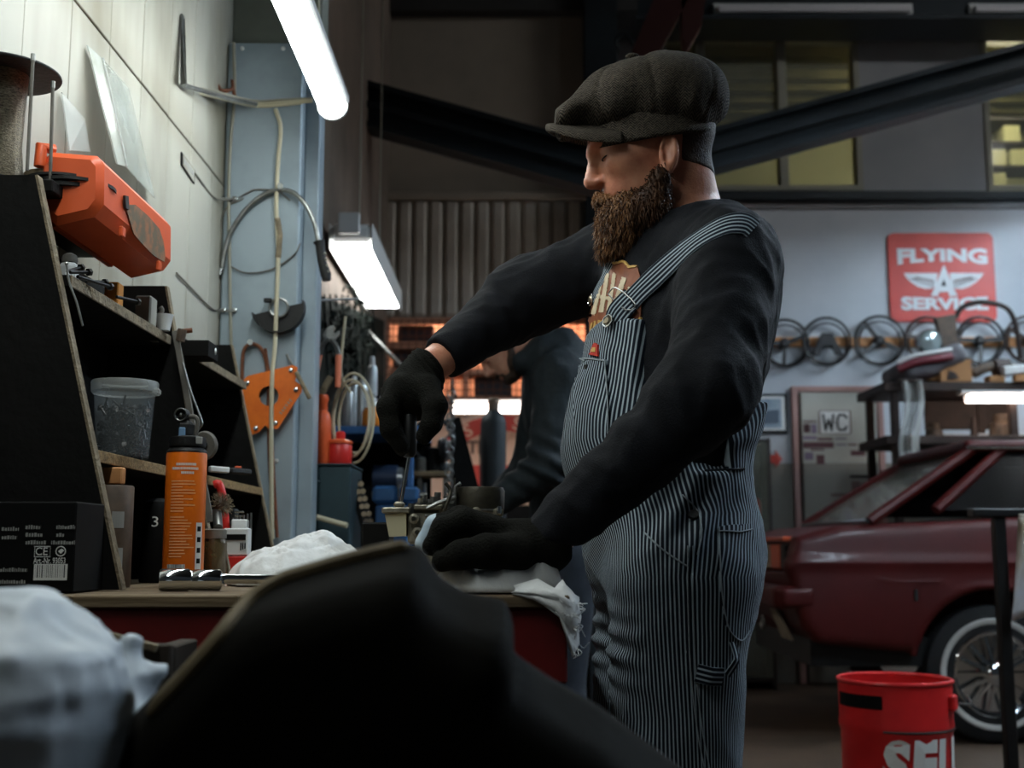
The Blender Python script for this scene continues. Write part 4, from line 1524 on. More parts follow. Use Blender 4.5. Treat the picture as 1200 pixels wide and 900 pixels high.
# wire spool standing on the rack, with its threaded rods and the discs under it
zr = A0[0].z
sp = thing('wire_spool', P(6, 200, 1.80), 'spool wound with glittering wire under a thin black disc, at the top of the rack', 'spool')
c0 = P(-4, 192, 1.80); r0 = P(62, 88, 1.80).x - P(-4, 88, 1.80).x
mat('wire_wound', C(120, 112, 94), .3, .9, col2=C(34, 29, 22), scale=160, bump=.6, bscale=260, stretch=(1, 1, 4))
zc = P(0, 86, 1.80).z
MB().lathe((c0.x, c0.y, zr + .006), [(r0 * .48, 0), (r0 * .44, .02), (r0 * .40, .06), (r0 * .44, zc - zr - .03), (r0 * .46, zc - zr - .008)], 28).build('winding', 'wire_wound', sp, smooth=True)
MB().lathe((c0.x, c0.y, zc - .003), [(r0, 0), (r0 * 1.01, .002), (r0, .004)], 40).build('top_disc', 'rubber_black', sp, smooth=True)
MB().lathe((c0.x, c0.y, zr + .001), [(r0 * .52, 0), (r0 * .52, .004)], 32).build('bottom_disc', 'rubber_black', sp)
for px, ytop, yb, Y, lab in ((39, 64, 196, 1.735, 'thin threaded rod rising through the black disc beside the spool'), (62, 96, 192, 1.80, 'shorter threaded rod standing beside the orange case')):
    a, b = P(px - 7 if px < 50 else px - 2, yb, Y), P(px, ytop, Y)
    t = thing('threaded_rod', a, lab, 'rod', 'threaded rods on the rack')
    MB().cyl(V(a.x, a.y, zr + .002), b, .0028, 8).build('rod', 'dust_grey', t)
    MB().cyl(b - V(0, 0, .01), b + V(0, 0, .001), .0036, 6).build('nut', 'steel_mid', t)
gd = P(58, 200, 1.82)
zz = zr + .001
for i, (r, h, m, lab, dx) in enumerate(((.060, .006, 'rubber_black', 'black cutting disc at the bottom of the stack on the rack', .040), (.064, .005, 'rubber_black', 'wide black cutting disc under the two others', .046), (.062, .004, 'rubber_black', 'black cutting disc right under the tan grinding disc', .030), (.046, .008, 'raw_edge', 'tan grinding disc on top of the black disc stack', .012))):
    c = V(gd.x + dx - .02, 1.86, zz)
    MB().lathe(c, [(.011, 0), (r, 0), (r, h), (.012, h + .002), (.011, 0)], 30, caps=False).build('grinding_disc', m, loc=c, label=lab, cat='disc', group='discs on the rack', smooth=True)
    zz += h + .0025
MB().box(A0[0].x - .09, 1.77, zr - .02, A0[0].x + .02, 1.95, zr, .002).build('disc_ledge', 'rack_black', rk)
MB().box(LX + .013, 1.77, zr - .02, A0[0].x - .0905, 1.95, zr, .002).build('top_ledge', 'rack_black', rk)

# clear plastic shields leaning against the wall
mat('shield', C(196, 202, 196), .2, alpha=.55, col2=C(170, 172, 160), scale=12)
def wall_at(px, py, off=0.0):
    """point on the left wall (off metres out from it) seen at px, py"""
    Y = (LX + off) / ((px - 600.0) / F)
    for _ in range(30):
        q = P(px, py, Y)
        Y *= (LX + off) / q.x
    return P(px, py, Y)
t = thing('face_shield', wall_at(150, 200, .03), 'bent clear plastic shield leaning on the wall behind the orange case', 'shield')
a, b, c, d = wall_at(101, 53, .004), wall_at(118, 68, .014), wall_at(150, 104, .004), wall_at(180, 232, .012)
e = wall_at(146, 195, .055); f = wall_at(136, 192, .05)
MB().prism([a, b, e, f], (.003, .001, 0)).build('folded_edge', 'shield', t)
MB().prism([b, c, d, e], (.003, .001, 0)).build('sheet', 'shield', t)
MB().tube([b + V(.004, 0, 0), e + V(.004, 0, 0)], .0025, 8).build('fold', 'plastic_milky', t, smooth=True)
MB().prism([wall_at(71, 108, .004), wall_at(98, 140, .004), wall_at(104, 178, .006), wall_at(80, 176, .03)], (.003, 0, 0)).build('plastic_offcut', 'plastic_milky', loc=wall_at(90, 150, .01), label='small milky plastic offcut leaning on the wall by the rods', cat='sheet')

# rating plate on the wall
t = thing('rating_plate', wall_at(219, 196), 'little framed plate with faded print on the panelled wall', 'sign')
a, b, c, d = [wall_at(x, y, .002) for x, y in ((212, 178), (228, 200), (227, 216), (212, 193))]
mid = (a + b + c + d) / 4
MB().prism([a, b, c, d], (.002, 0, 0)).build('plate_border', 'print_black', t)
MB().prism([mid + (q - mid) * .84 + V(.0022, 0, 0) for q in (a, b, c, d)], (.001, 0, 0)).build('plate', 'panel_white', t)
for k in range(5):
    q = a.lerp(b, .2 + k * .15).lerp(d.lerp(c, .2 + k * .15), .45) + V(.0035, 0, 0)
    MB().box(q.x - .0003, q.y - .008, q.z - .007, q.x + .0003, q.y + .006, q.z + .006).build('faded_mark', 'print_grey', t)

# bent bracket high on the wall with the cable run to the column
t = thing('wall_bracket', wall_at(212, 100), 'thin bent steel bracket sticking out of the wall near the lamp', 'bracket')
a0 = wall_at(212, 16, .004); a1 = wall_at(211, 100, .004); a2 = wall_at(216, 102, .05)
MB().prism([a0, a0 + V(0, .02, 0), wall_at(217, 98, .03), a1], (.004, 0, 0)).build('upright', 'steel_mid', t)
MB().tube([a1 + V(.01, 0, 0), P(270, 116, 3.0), P(300, 122, 3.15)], .006, 8).build('arm', 'steel_mid', t, smooth=True)
for k, (o, m) in enumerate(((0, 'cable_white'), (3, 'cable_white'), (-3, 'frame_grey'))):
    pts = [P(216, 104 + o, 2.86), P(250, 110 + o, 3.0), P(296, 121 + o, 3.18), P(330, 120 + o, 3.18), P(366, 117 + o * .5, 3.17)]
    MB().tube(smooth_path(pts, 6), .0042, 7).build('supply_cable', m, loc=pts[0], label=('upper pale cable running from the wall to the lamp', 'lower pale cable of the bundle above the column', 'grey cable of the bundle above the column')[k], cat='cable', group='cables over the column', smooth=True)
MB().tube(smooth_path([P(254, 98, 3.12), P(260, 106, 3.12), P(272, 104, 3.15), P(272, 94, 3.16), P(275, 112, 3.16), P(283, 116, 3.16)], 5), [.009, .010, .0085] + [.0035] * 40 if False else .005, 8).build('cable_tie', 'rust_brown', loc=P(260, 104, 3.12), label='rust red cord knotted round the cable bundle', cat='cord', smooth=True)

# ------------------------------------------------------------------ things on the column
yc = YC - .006
def colp(px, py, d=.006):
    return P(px, py, YC - d)
pts = [colp(274, 50), colp(275, 110), colp(270, 170), colp(268, 230), colp(269, 300), colp(270, 360), colp(271, 420), colp(271, 470)]
c_ = thing('dark_conduit', pts[-1], 'thin dark conduit running down the left edge of the steel column', 'conduit')
MB().tube(smooth_path(pts, 4), .0048, 8).build('pipe', 'frame_grey', c_, smooth=True)
for py in (233, 364):
    for px in (252, 262, 275):
        q = colp(px, py, .002)
        MB().lathe(q, [(.007, 0), (.007, -.004), (.004, -.006)], 12, (0, 1, 0)).build('clamp_screw', 'steel_bright', c_, smooth=True)
    MB().beam(colp(250, py, .010), colp(277, py, .010), .003, .006, (0, 0, 1)).build('clamp', 'steel_mid', c_)
pts = [colp(323, 128, .02), colp(329, 150, .02), colp(326, 190, .02), colp(324, 240, .02), colp(326, 300, .02), colp(324, 360, .022), colp(322, 410, .03), colp(319, 440, .04), colp(318, 500, .04), colp(318, 560, .03), colp(319, 632, .03)]
t = thing('hanging_cable', pts[0], 'pale cable hanging straight down in front of the steel column', 'cable')
MB().tube(smooth_path(pts, 6), .0058, 8).build('cable', 'cable_white', t, smooth=True)
MB().tube([colp(325, 256, .02), colp(328, 275, .02), colp(326, 302, .02)], .008, 8).build('tape', 'raw_edge', t, smooth=True)
# wire running along the wall onto the column
for pts, lab in (([wall_at(207, 320, .004), wall_at(246, 360, .004), colp(255, 364)], 'thin wire running along the wall to the lower clamp'),
                 ([wall_at(228, 202, .004), wall_at(252, 232, .004), colp(275, 233), colp(290, 226), colp(300, 222), colp(325, 224), colp(340, 235)], 'thin wire running past the rating plate to the column'),
                 ([colp(256, 318), colp(262, 250), colp(285, 232)], 'thin bent wire end behind the pick-up tool'),
                 ([colp(270, 312), colp(290, 320), colp(320, 315), colp(345, 298), colp(352, 285)], 'thin wire loop sagging across the column')):
    MB().tube(smooth_path(pts, 6), .0022, 6).build('thin_wire', 'dust_grey', loc=pts[0], label=lab, cat='wire', group='thin wires on the column', smooth=True)
# flexible pick-up tool hung over a screw
pts = [colp(260, 315, .012), colp(264, 292, .012), colp(272, 270, .014), colp(288, 246, .016), colp(308, 229, .018), colp(326, 223, .020), colp(344, 226, .022), colp(358, 240, .024), colp(368, 260, .025), colp(373, 282, .026)]
t = thing('pickup_tool', pts[5], 'arched flexible steel pick-up tool with black grip hung on the column', 'tool')
MB().tube(smooth_path(pts, 6), .0068, 10).build('flexible_shaft', 'steel_mid', t, smooth=True)
MB().tube([pts[0], colp(258, 322, .012)], .0078, 10).build('magnet_tip', 'steel_bright', t, smooth=True)
MB().tube([colp(374, 283, .026), colp(375, 287, .026), colp(377, 305, .026), colp(382, 322, .026), colp(383, 329, .026)], [.017, .013, .012, .015, .011], 14).build('grip', 'rubber_black', t, smooth=True)
for k in range(4):
    MB().ball(colp(381 + k * 1.2, 297 + k * 7, .036), .0038, 8).build('grip_dot', 'frame_grey', t, smooth=True)
MB().lathe(colp(331, 222, .0), [(.005, 0), (.005, -.028), (.009, -.030), (.009, -.033)], 10, (0, 1, 0)).build('hook_screw', 'steel_bright', col)
# black half-round grinder guard
t = thing('grinder_guard', colp(328, 370), 'black half-round grinder guard hung on the steel column', 'guard')
cg = colp(328, 362, .0)
r = P(358, 362, YC).x - P(328, 362, YC).x
ri = r * .36
poly = [cg + V(math.cos(a) * r, -.004, math.sin(a) * r) for a in np.linspace(R(-178 + 12), R(14), 20)] + [cg + V(math.cos(a) * ri, -.004, math.sin(a) * ri) for a in np.linspace(R(14), R(-178 + 12), 12)]
MB().prism(poly, (0, -.004, 0)).build('plate', 'rubber_black', t)
rimp = [cg + V(math.cos(a) * r, -.020, math.sin(a) * r) for a in np.linspace(R(-166), R(14), 20)]
mbr = MB()
for a, b in zip(rimp[:-1], rimp[1:]):
    mbr.beam(a, b, .004, .034, (0, 1, 0))
mbr.build('rim', 'rubber_black', t)
MB().torus(cg + V(0, -.014, 0), ri, .004, (0, 1, 0), 26, 8).build('clamp_ring', 'steel_mid', t, smooth=True)
MB().obox(colp(314, 352, .02), (.022, .012, .012), None, .002).build('clamp_lug', 'rubber_black', t)
# orange welding magnet with a T-bar
t = thing('welding_magnet', colp(322, 465), 'orange arrow-shaped welding magnet with round hole and sliding brass bar', 'magnet')
o2 = .028
out = [(282, 454), (288, 441), (346, 427), (350, 432), (347, 440), (342, 444), (353, 451), (355, 457), (325, 503), (312, 502), (310, 497), (307, 497), (303, 508), (295, 510), (283, 460)]
hc = (315, 464); hr = 11.5
def ring_plate(out, Y, th, m, name):
    """plate with a round hole, cut as a strip between outline and hole"""
    n = 48
    A = [P(hc[0] + hr * math.cos(2 * PI * i / n), hc[1] + hr * math.sin(2 * PI * i / n), Y) for i in range(n)]
    B = []
    for i in range(n):
        dx, dy = math.cos(2 * PI * i / n), math.sin(2 * PI * i / n)
        best = None
        for (x1, y1_), (x2, y2_) in zip(out, out[1:] + out[:1]):
            ex, ey = x2 - x1, y2_ - y1_
            den = dx * ey - dy * ex
            if abs(den) < 1e-9: continue
            tt = ((x1 - hc[0]) * ey - (y1_ - hc[1]) * ex) / den
            ss = ((x1 - hc[0]) * dy - (y1_ - hc[1]) * dx) / den
            if tt > 0 and -1e-6 <= ss <= 1 + 1e-6 and (best is None or tt > best): best = tt
        B.append(P(hc[0] + dx * best, hc[1] + dy * best, Y))
    vs = A + B + [q + V(0, th, 0) for q in A + B]
    fs = []
    for i in range(n):
        j = (i + 1) % n
        fs += [(i, j, n + j, n + i), (2 * n + i, 3 * n + i, 3 * n + j, 2 * n + j), (n + i, n + j, 3 * n + j, 3 * n + i), (i, 2 * n + i, 2 * n + j, j)]
    o = MB().add(vs, fs).build(name, m, t)
    bm = bmesh.new(); bm.from_mesh(o.data); bmesh.ops.recalc_face_normals(bm, faces=bm.faces[:]); bm.to_mesh(o.data); bm.free()
mat('magnet_orange', C(232, 118, 34), .4, col2=C(206, 96, 26), scale=14)
ring_plate(out, YC - o2, .004, 'magnet_orange', 'front_plate')
ring_plate(out, YC - .010, .004, 'magnet_orange', 'rear_plate')
inner = [((x - 316) * .86 + 316, (y - 464) * .86 + 464) for x, y in out]
ring_plate(inner, YC - .0235, .013, 'steel_dark', 'magnet_core')
for px, py in ((290, 449), (341, 434), (347, 457), (323, 496), (300, 502)):
    MB().lathe(P(px, py, YC - o2), [(.0065, 0), (.0065, -.003), (.003, -.005)], 10, (0, 1, 0)).build('rivet', 'steel_bright', t, smooth=True)
MB().cyl(P(336, 415, YC - .017), P(344, 431, YC - .017), .0042, 8).build('pin', 'steel_mid', t)
MB().cyl(P(347, 436, YC - .034), P(363, 467, YC - .034), .006, 10).build('brass_bar', 'raw_edge', t)
for k in range(6):
    q = P(329 + k * 2.3, 484 - k * 3, YC - o2 - .0006)
    MB().obox(q, (.0035, .0010, .008), Matrix.Rotation(R(-50), 3, 'Y')).build('worn_print', 'panel_white', t)
# rust-brown hose loop behind the magnet
pts = [colp(322, 620, .01), colp(317, 560, .012), colp(315, 500, .012), colp(314, 440, .012), colp(308, 412, .012), colp(297, 403, .012), colp(287, 408, .012), colp(284, 425, .010), colp(284, 470, .010)]
t = thing('hose_loop', pts[4], 'rust brown hose looped over a screw behind the orange magnet', 'hose')
MB().tube(smooth_path(pts, 6), .0052, 8).build('hose', 'rust_brown', t, smooth=True)
MB().lathe(colp(296, 403, .0), [(.004, 0), (.004, -.026), (.008, -.028), (.008, -.032)], 10, (0, 1, 0)).build('screw', 'steel_bright', col)
pts = [colp(311, 408, .024), colp(316, 450, .008), colp(319, 520, .024), colp(322, 580, .024), colp(325, 630, .024)]
MB().tube(smooth_path(pts, 6), .0042, 8).build('hose_tail', 'rust_brown', t, smooth=True)

# ------------------------------------------------------------------ things on the shelves
def on(z, px, Y):
    """point at height z on the vertical line seen at column px, at distance Y"""
    q = P(px, 600, Y)
    return V((px - 600) / F * (Y * math.cos(PITCH) + (z - CAMZ) * math.sin(PITCH)) , Y, z)
# clear bucket of bolts
cb = on(zs2 + .001, 143, 1.98)
t = thing('plastic_bucket', cb, 'clear lidded plastic bucket full of dark bolts on the lower shelf', 'bucket')
r = .052
H = P(143, 448, 1.98).z - zs2
MB().lathe(cb, [(r * .80, .0), (r * .82, .002), (r * .96, H - .012), (r * .94, H - .012), (r * .80, .004), (.001, .004)], 32, caps=False).build('bucket_wall', 'plastic_clear', t, smooth=True)
MB().lathe(cb, [(r * .97, H - .022), (r * 1.04, H - .018), (r * 1.05, H - .003), (r * 1.02, H), (r * .92, H - .003), (.001, H - .004)], 32, caps=False).build('lid', 'plastic_milky', t, smooth=True)
MB().obox(cb + V(r * 1.04, -.005, H - .018), (.012, .02, .012), None, .003).build('pull_tab', 'plastic_milky', t)
mat('bolt_steel', C(92, 92, 92), .35, .85, col2=C(40, 38, 36), scale=30)
mbb = MB()
rg = random.Random(4)
for k in range(230):
    a = rg.uniform(0, 2 * PI); h = rg.uniform(.008, H * .68)
    rr = (r * .72 + (r * .1) * h / H) * math.sqrt(rg.uniform(.15, 1))
    c = cb + V(math.cos(a) * rr, math.sin(a) * rr, h)
    d = V(rg.gauss(0, 1), rg.gauss(0, 1), rg.gauss(0, .7)).normalized()
    L = rg.uniform(.010, .018)
    if (V(c.x - cb.x, c.y - cb.y, 0) + V(d.x, d.y, 0) * L).length > r * .80: d = V(-d.y * .3, d.x * .3, 1).normalized()
    mbb.cyl(c, c + d * L, .0019, 5)
    mbb.cyl(c - d * .003, c, .0042, 6)
mbb.build('bolts', 'bolt_steel', t, kind='stuff')

# gas torch cartridge on the bench
ct = on(zt + .001, 213.5, 1.95)
r = .0325
t = thing('gas_torch', ct, 'orange gas cartridge with black torch head standing on the workbench', 'gas torch')
ztop = P(213, 531, 1.95).z
H = ztop - ct.z
MB().lathe(ct, [(r * .96, 0), (r, .003), (r, H - .003), (r * .97, H)], 36).build('cartridge', 'orange_tin', t, smooth=True)
MB().lathe(ct + V(0, 0, H), [(r * .99, .0), (r * 1.0, .002), (r * .92, .005), (r * .80, .009), (r * .70, .012)], 36).build('shoulder', 'black_paint', t, smooth=True)
MB().lathe(ct + V(0, 0, H + .012), [(r * .90, -.002), (r * .92, .0), (r * .90, .013), (r * .5, .016)], 24).build('collar', 'rubber_black', t, smooth=True)
hb = ct + V(-.003, 0, H + .026)
MB().obox(hb + V(.0, 0, .012), (.027, .028, .030), None, .007).build('torch_body', 'rubber_black', t)
MB().tube([hb + V(-.002, .004, .022), hb + V(-.006, .0, .036)], .009, 12).build('neck', 'rubber_black', t, smooth=True)
MB().lathe(hb + V(-.007, -.006, .036), [(.011, .014), (.0120, -.002), (.0105, -.006), (.009, -.006), (.008, .008), (.003, .009)], 20, (0.05, 1, .05), caps=False).build('nozzle', 'rubber_black', t, smooth=True)
MB().torus(hb + V(-.007, -.011, .036), .0095, .0014, (0, 1, 0), 22, 6).build('nozzle_ring', 'steel_mid', t, smooth=True)
MB().ball(hb + V(-.007, -.006, .036), .004, 10).build('jet', 'steel_mid', t, smooth=True)
MB().tube(smooth_path([hb + V(.004, 0, .034), hb + V(.015, 0, .033), hb + V(.019, 0, .022), hb + V(.016, 0, .004)], 5), .0038, 8).build('trigger_bow', 'dust_grey', t, smooth=True)
MB().obox(hb + V(-.002, -.016, .004), (.011, .004, .022), None, .002).build('ignition_button', mat('pale_blue', C(120, 156, 190), .4), t, label='pale blue ignition button')
MB().obox(ct + V(.024, -.020, H + .019), (.011, .004, .012), None, .001).build('tag', 'print_grey', t)
# print on the cartridge, laid on its round side
def on_can(c, r, ang, h, lift=.0006):
    return V(c.x + math.sin(ang) * (r + lift), c.y - math.cos(ang) * (r + lift), c.z + h)
def can_bar(mb, c, r, a0, a1, h0, h1, lift=.0006):
    n = max(1, int(abs(a1 - a0) / .12))
    vs = []; fs = []
    for i in range(n + 1):
        a = a0 + (a1 - a0) * i / n
        vs += [on_can(c, r, a, h0, lift), on_can(c, r, a, h1, lift)]
    for i in range(n):
        fs.append((i * 2, i * 2 + 2, i * 2 + 3, i * 2 + 1))
    mb.add(vs, fs)
def can_text(mb, s, c, r, ang, h, width, height, lift=.0006):
    vs, fs = text_geo(s, .01)
    x0 = min(q.x for q in vs); x1 = max(q.x for q in vs); y0_ = min(q.y for q in vs); y1_ = max(q.y for q in vs)
    mb.add([on_can(c, r, ang + ((q.x - x0) / (x1 - x0) - .5) * width / r, h + ((q.y - y0_) / (y1_ - y0_) - .5) * height, lift) for q in vs], fs)
rg = random.Random(11)
mb = MB()
for k, a, wd in ((.0, .22, .030), (.0068, .18, .042), (.0136, .30, .018)):
    x = a - wd / r / 2
    while x < a + wd / r / 2:
        wl_ = rg.uniform(.03, .07); can_bar(mb, ct, r, x, x + wl_, H - .022 - k, H - .018 - k); x += wl_ + .016
mb.build('print_heading', 'print_white', t, kind='stuff')
mat('print_pale_orange', C(246, 176, 116), .6)
mb = MB()
h = H - .048
while h > .042:
    if rg.random() > .1:
        can_bar(mb, ct, r, -.48, -.48 + rg.uniform(.6, 1.25), h, h + .0017)
    h -= .0048
mb.build('print_lines', 'print_pale_orange', t, kind='stuff')
mb = MB(); can_bar(mb, ct, r, -.55, .35, .012, .034); mb.build('barcode_field', 'print_white', t)
mb = MB()
a = -.52
while a < .30:
    wd = rg.choice((.012, .02, .035))
    can_bar(mb, ct, r, a, a + wd, .015, .034, .0009); a += wd + rg.choice((.02, .03))
mb.build('barcode', 'print_black', t, kind='stuff')
mb = MB(); can_bar(mb, ct, r, .85, 1.25, .012, .10); mb.build('hazard_strip', 'print_white', t)
mb = MB()
for k in range(5): can_bar(mb, ct, r, .92, 1.15, .018 + k * .017, .026 + k * .017, .0009)
mb.build('hazard_mark', 'print_black', t, kind='stuff')

# black carton with printed label, nearest on the bench
bx = P(104, 600, 1.66).x
t = thing('carton', (bx - .12, 1.68, zt), 'black carton with white small print and barcode at the near end of the bench', 'box')
ztop = P(60, 588, 1.64).z
MB().box(LX + .02, 1.63, zt + .001, bx - .006, 1.742, ztop, .002).build('carton_body', 'print_black', t)
mat('carton_red', C(70, 26, 22), .7)
yf = 1.6285
def fp(px, py): return P(px, py, yf)
mb = MB()
k = yf / F
for a, b, wd in ((30, 618, 18), (66, 618, 22), (30, 627, 20), (66, 627, 9), (2, 620, 20), (30, 636, 24), (60, 636, 28), (2, 630, 18), (0, 668, 32), (0, 682, 30)):
    x = a
    while x < a + wd:
        wl_ = rg.uniform(1.2, 3.0); A, B = fp(x, b + 2), fp(min(x + wl_, a + wd), b - 2 + rg.uniform(-.8, .8)); mb.box(A.x, yf - .0003, A.z, B.x, yf, B.z); x += wl_ + .8
mb.build('small_print', 'print_grey', t, kind='stuff')
mb = MB(); k = yf / F
lettering(mb, 'Art.-Nr. 93053', fp(58, 657), (1, 0, 0), (0, 0, 1), .01, .0001, .0004, width=37 * k, height=7 * k)
mb.build('article_number', 'print_white', t)
mb = MB(); lettering(mb, 'CE', fp(49, 646), (1, 0, 0), (0, 0, 1), .01, .0, .0008, width=14 * k, height=9 * k); mb.build('ce_mark', 'print_white', t)
q0, q1 = fp(40, 653), fp(59, 640)
mbx = MB()
for a, b, c, d in ((40, 640, 59, 640.8), (40, 652, 59, 652.8), (40, 640, 40.8, 653), (58.2, 640, 59, 653)):
    A, B = fp(a, d), fp(c, b); mbx.box(A.x, yf, A.z, B.x, yf + .0012, B.z)
mbx.build('ce_frame', 'print_white', t, kind='stuff')
MB().torus(fp(71, 646) + V(0, .0006, 0), 5.5 * k, .0007, (0, 1, 0), 22, 5).build('recycling_mark', 'print_white', t)
MB().prism([fp(68, 646), fp(72, 643), fp(75, 645), fp(71, 649)], (0, .0012, 0)).build('recycling_arrow', 'print_white', t)
A, B = fp(39, 680), fp(79, 661)
MB().box(A.x, yf, A.z, B.x, yf + .001, B.z).build('barcode_field', 'print_white', t)
mb = MB(); x = 41
while x < 77:
    wd = rg.choice((.8, 1.2, 1.8)); A, B = fp(x, 677), fp(x + wd, 662); mb.box(A.x, yf - .0006, A.z, B.x, yf, B.z); x += wd + rg.choice((.8, 1.2))
mb.build('barcode', 'print_black', t, kind='stuff')

# small things on the upper shelf
def bottle(name, c, prof, m, label, cat, n=20, group=None):
    return MB().lathe(c, prof, n).build(name, m, loc=c, label=label, cat=cat, group=group, smooth=True)
c = on(zs1 + .001, 80, 1.86)
t = thing('glue_bottle', c, 'white squat plastic bottle on the upper shelf beside the slanted panel', 'bottle')
MB().lathe(c, [(.013, 0), (.015, .003), (.015, .032), (.012, .038)], 6).build('flask', 'white_plastic', t)
MB().lathe(c + V(0, 0, .039), [(.012, 0), (.013, .004), (.011, .012), (.004, .016)], 16).build('cap', 'dust_grey', t, smooth=True)
c = on(zs1 + .001, 133, 2.02)
MB().box(c.x - .014, c.y - .01, c.z, c.x + .010, c.y + .02, c.z + .042, .002).build('matchbox', mat('amber', C(220, 140, 40), .45), loc=c, label='small amber plastic box on the upper shelf below the orange case', cat='box')
for k, (a, b) in enumerate((((79, 318, 1.77), (94, 314, 1.80)), ((82, 322, 1.77), (103, 319, 1.80)), ((101, 337, 1.83), (122, 331, 1.87)), ((90, 343, 1.80), (128, 336, 1.87)), ((136, 362, 1.95), (160, 361, 1.99)))):
    A, B = P(*a), P(*b)
    A.z = max(A.z, zs1 + .004); B.z = max(B.z, zs1 + .004)
    t = thing('bolt', A, ('short bolt lying highest on the shelf edge', 'bolt lying just below the highest one on the shelf edge', 'bolt on the shelf edge under the amber box', 'long rusty bolt sticking out below the others', 'single bolt lying on the shelf beside the grey clip')[k], 'bolt', 'bolts on the upper shelf edge')
    MB().cyl(A, B, .0028, 8).build('shank', 'bolt_steel', t)
    MB().cyl(B, B + (B - A).normalized() * .005, .0062, 6).build('head', 'bolt_steel', t)
t = thing('wire_hook', P(78, 310, 1.765), 'thin bent steel strip hanging from the shelf edge', 'hook')
MB().tube(smooth_path([P(78, 309, 1.763), P(81, 330, 1.762), P(90, 355, 1.762), P(97, 382, 1.762)], 5), .0018, 6).build('strip', 'steel_mid', t, smooth=True)
MB().ball(P(78, 309, 1.763), .003, 8).build('bead', 'steel_mid', t, smooth=True)
t = thing('spring_clip', P(180, 390, 2.26), 'grey plastic clamp with hooked jaw at the end of the upper shelf', 'clamp')
MB().prism([P(167, 360, 2.25), P(177, 356, 2.25), P(178, 390, 2.25), P(184, 400, 2.25), P(176, 400, 2.25), P(168, 385, 2.25)], (0, .014, 0)).build('jaw', 'dust_grey', t)
MB().tube(smooth_path([P(175, 374, 2.25), P(186, 370, 2.25), P(190, 364, 2.25), P(188, 360, 2.25)], 5), .0045, 8).build('hook', 'dust_grey', t, smooth=True)
c = on(zs1 + .001, 192, 2.28 - .03)
MB().lathe(c, [(.011, 0), (.0165, .028), (.0175, .031), (.0155, .031), (.010, .002), (.001, .002)], 18, caps=False).build('plastic_cup', 'white_plastic', loc=c, label='small white plastic cup at the end of the upper shelf', cat='cup', smooth=True)
MB().obox(on(zs1 + .028, 171, 2.2), (.03, .04, .055), None, .003).build('cream_block', 'panel_white', loc=on(zs1, 171, 2.2), label='cream block standing behind the grey clamp', cat='block')
# tube of grease in red white and blue, lying on the shelf past the middle panel
a, b = P(219, 410, 2.36), P(240, 411, 2.40)
t = thing('paste_tube', a, 'red white and blue paste tube lying on the upper shelf', 'tube')
MB().tube([a + V(-.004, 0, 0), a.lerp(b, .35), a.lerp(b, .5)], [.013, .0125, .0125], 14).build('blue_end', 'blue_plastic', t, smooth=True)
MB().tube([a.lerp(b, .5), b], [.0128, .0128], 14).build('red_end', 'red_plastic', t, smooth=True)
MB().tube([b, P(243, 411, 2.40), P(252, 412, 2.41)], [.009, .009, .008], 12).build('cap', 'white_plastic', t, smooth=True)
MB().tube([a.lerp(b, .2) + V(0, -.0136, .003), a.lerp(b, .5) + V(0, -.0136, .004)], .004, 8).build('white_band', 'white_plastic', t, smooth=True)
MB().box(a.x - .01, 2.35, zs1 + .0005, b.x + .02, 2.43, a.z - .014, .001).build('wood_block', 'rack_black', loc=a, label='dark wooden block under the paste tube', cat='block')
t = thing('drill_chuck', P(214, 395, 2.27), 'rusty brown clamp screw by the middle rack panel', 'clamp')
MB().cyl(P(211, 400, 2.27), P(214, 386, 2.27), .009, 12).build('barrel', 'brown_tin', t)
MB().tube([P(208, 389, 2.27), P(225, 387, 2.28)], .005, 10).build('bar', 'rust_brown', t, smooth=True)
# lower shelf, far half
t = thing('grindstone', on(zs2 + .03, 241, 2.33), 'dark round grinding wheel behind the leaning bar', 'grinding wheel')
cc = P(240, 522, 2.36)
MB().lathe(cc, [(.001, -.006), (.026, -.006), (.029, 0), (.026, .006), (.001, .006)], 24, (.3, 1, .1)).build('wheel_disc', 'dust_grey', t, smooth=True)
MB().lathe(cc, [(.010, -.012), (.010, .010)], 14, (.3, 1, .1)).build('hub', 'steel_dark', t)
t = thing('utility_knife', on(zs2 + .004, 268, 2.5), 'knife with white blade case and dark grip on the lower shelf', 'knife')
A, B, D = on(zs2 + .012, 245, 2.42), on(zs2 + .010, 268, 2.44), on(zs2 + .010, 292, 2.5)
MB().beam(A, B, .016, .012, (0, 0, 1), .002).build('blade_case', 'white_plastic', t)
MB().beam(B, D, .018, .012, (0, 0, 1), .003).build('grip', 'rubber_black', t)
MB().obox(B.lerp(D, .45) + V(0, 0, .008), (.014, .008, .005), None, .002).build('slider', 'orange_plastic', t, label='orange slider')
# under the lower shelf, on the bench
c = on(zt + .001, 128, 1.86)
t = thing('paper_tin', c, 'dark printed tin behind the slanted panel under the lower shelf', 'tin')
MB().lathe(c, [(.030, 0), (.031, .002), (.031, P(0, 572, 1.86).z - zt), (.029, P(0, 570, 1.86).z - zt)], 24).build('can', 'brown_tin', t, smooth=True)
mb = MB(); can_bar(mb, c, .031, .3, .9, .09, .115); can_bar(mb, c, .031, .3, .9, .02, .06); mb.build('label_print', 'print_grey', t, kind='stuff')
c2 = c + V(0, 0, P(0, 569, 1.86).z - zt + .001)
MB().obox(c2 + V(-.002, 0, .013), (.034, .02, .026), None, .002).build('wood_offcut', 'wood_rail', loc=c2, label='pale wood offcut lying on the dark printed tin', cat='wood block')
c = on(zt + .001, 184, 2.12)
t = thing('dark_spray_can', c, 'black spray can with white figure 3 behind the orange cartridge', 'spray can')
MB().lathe(c, [(.030, 0), (.031, .002), (.031, .13), (.026, .14), (.012, .146)], 24).build('can', 'print_black', t, smooth=True)
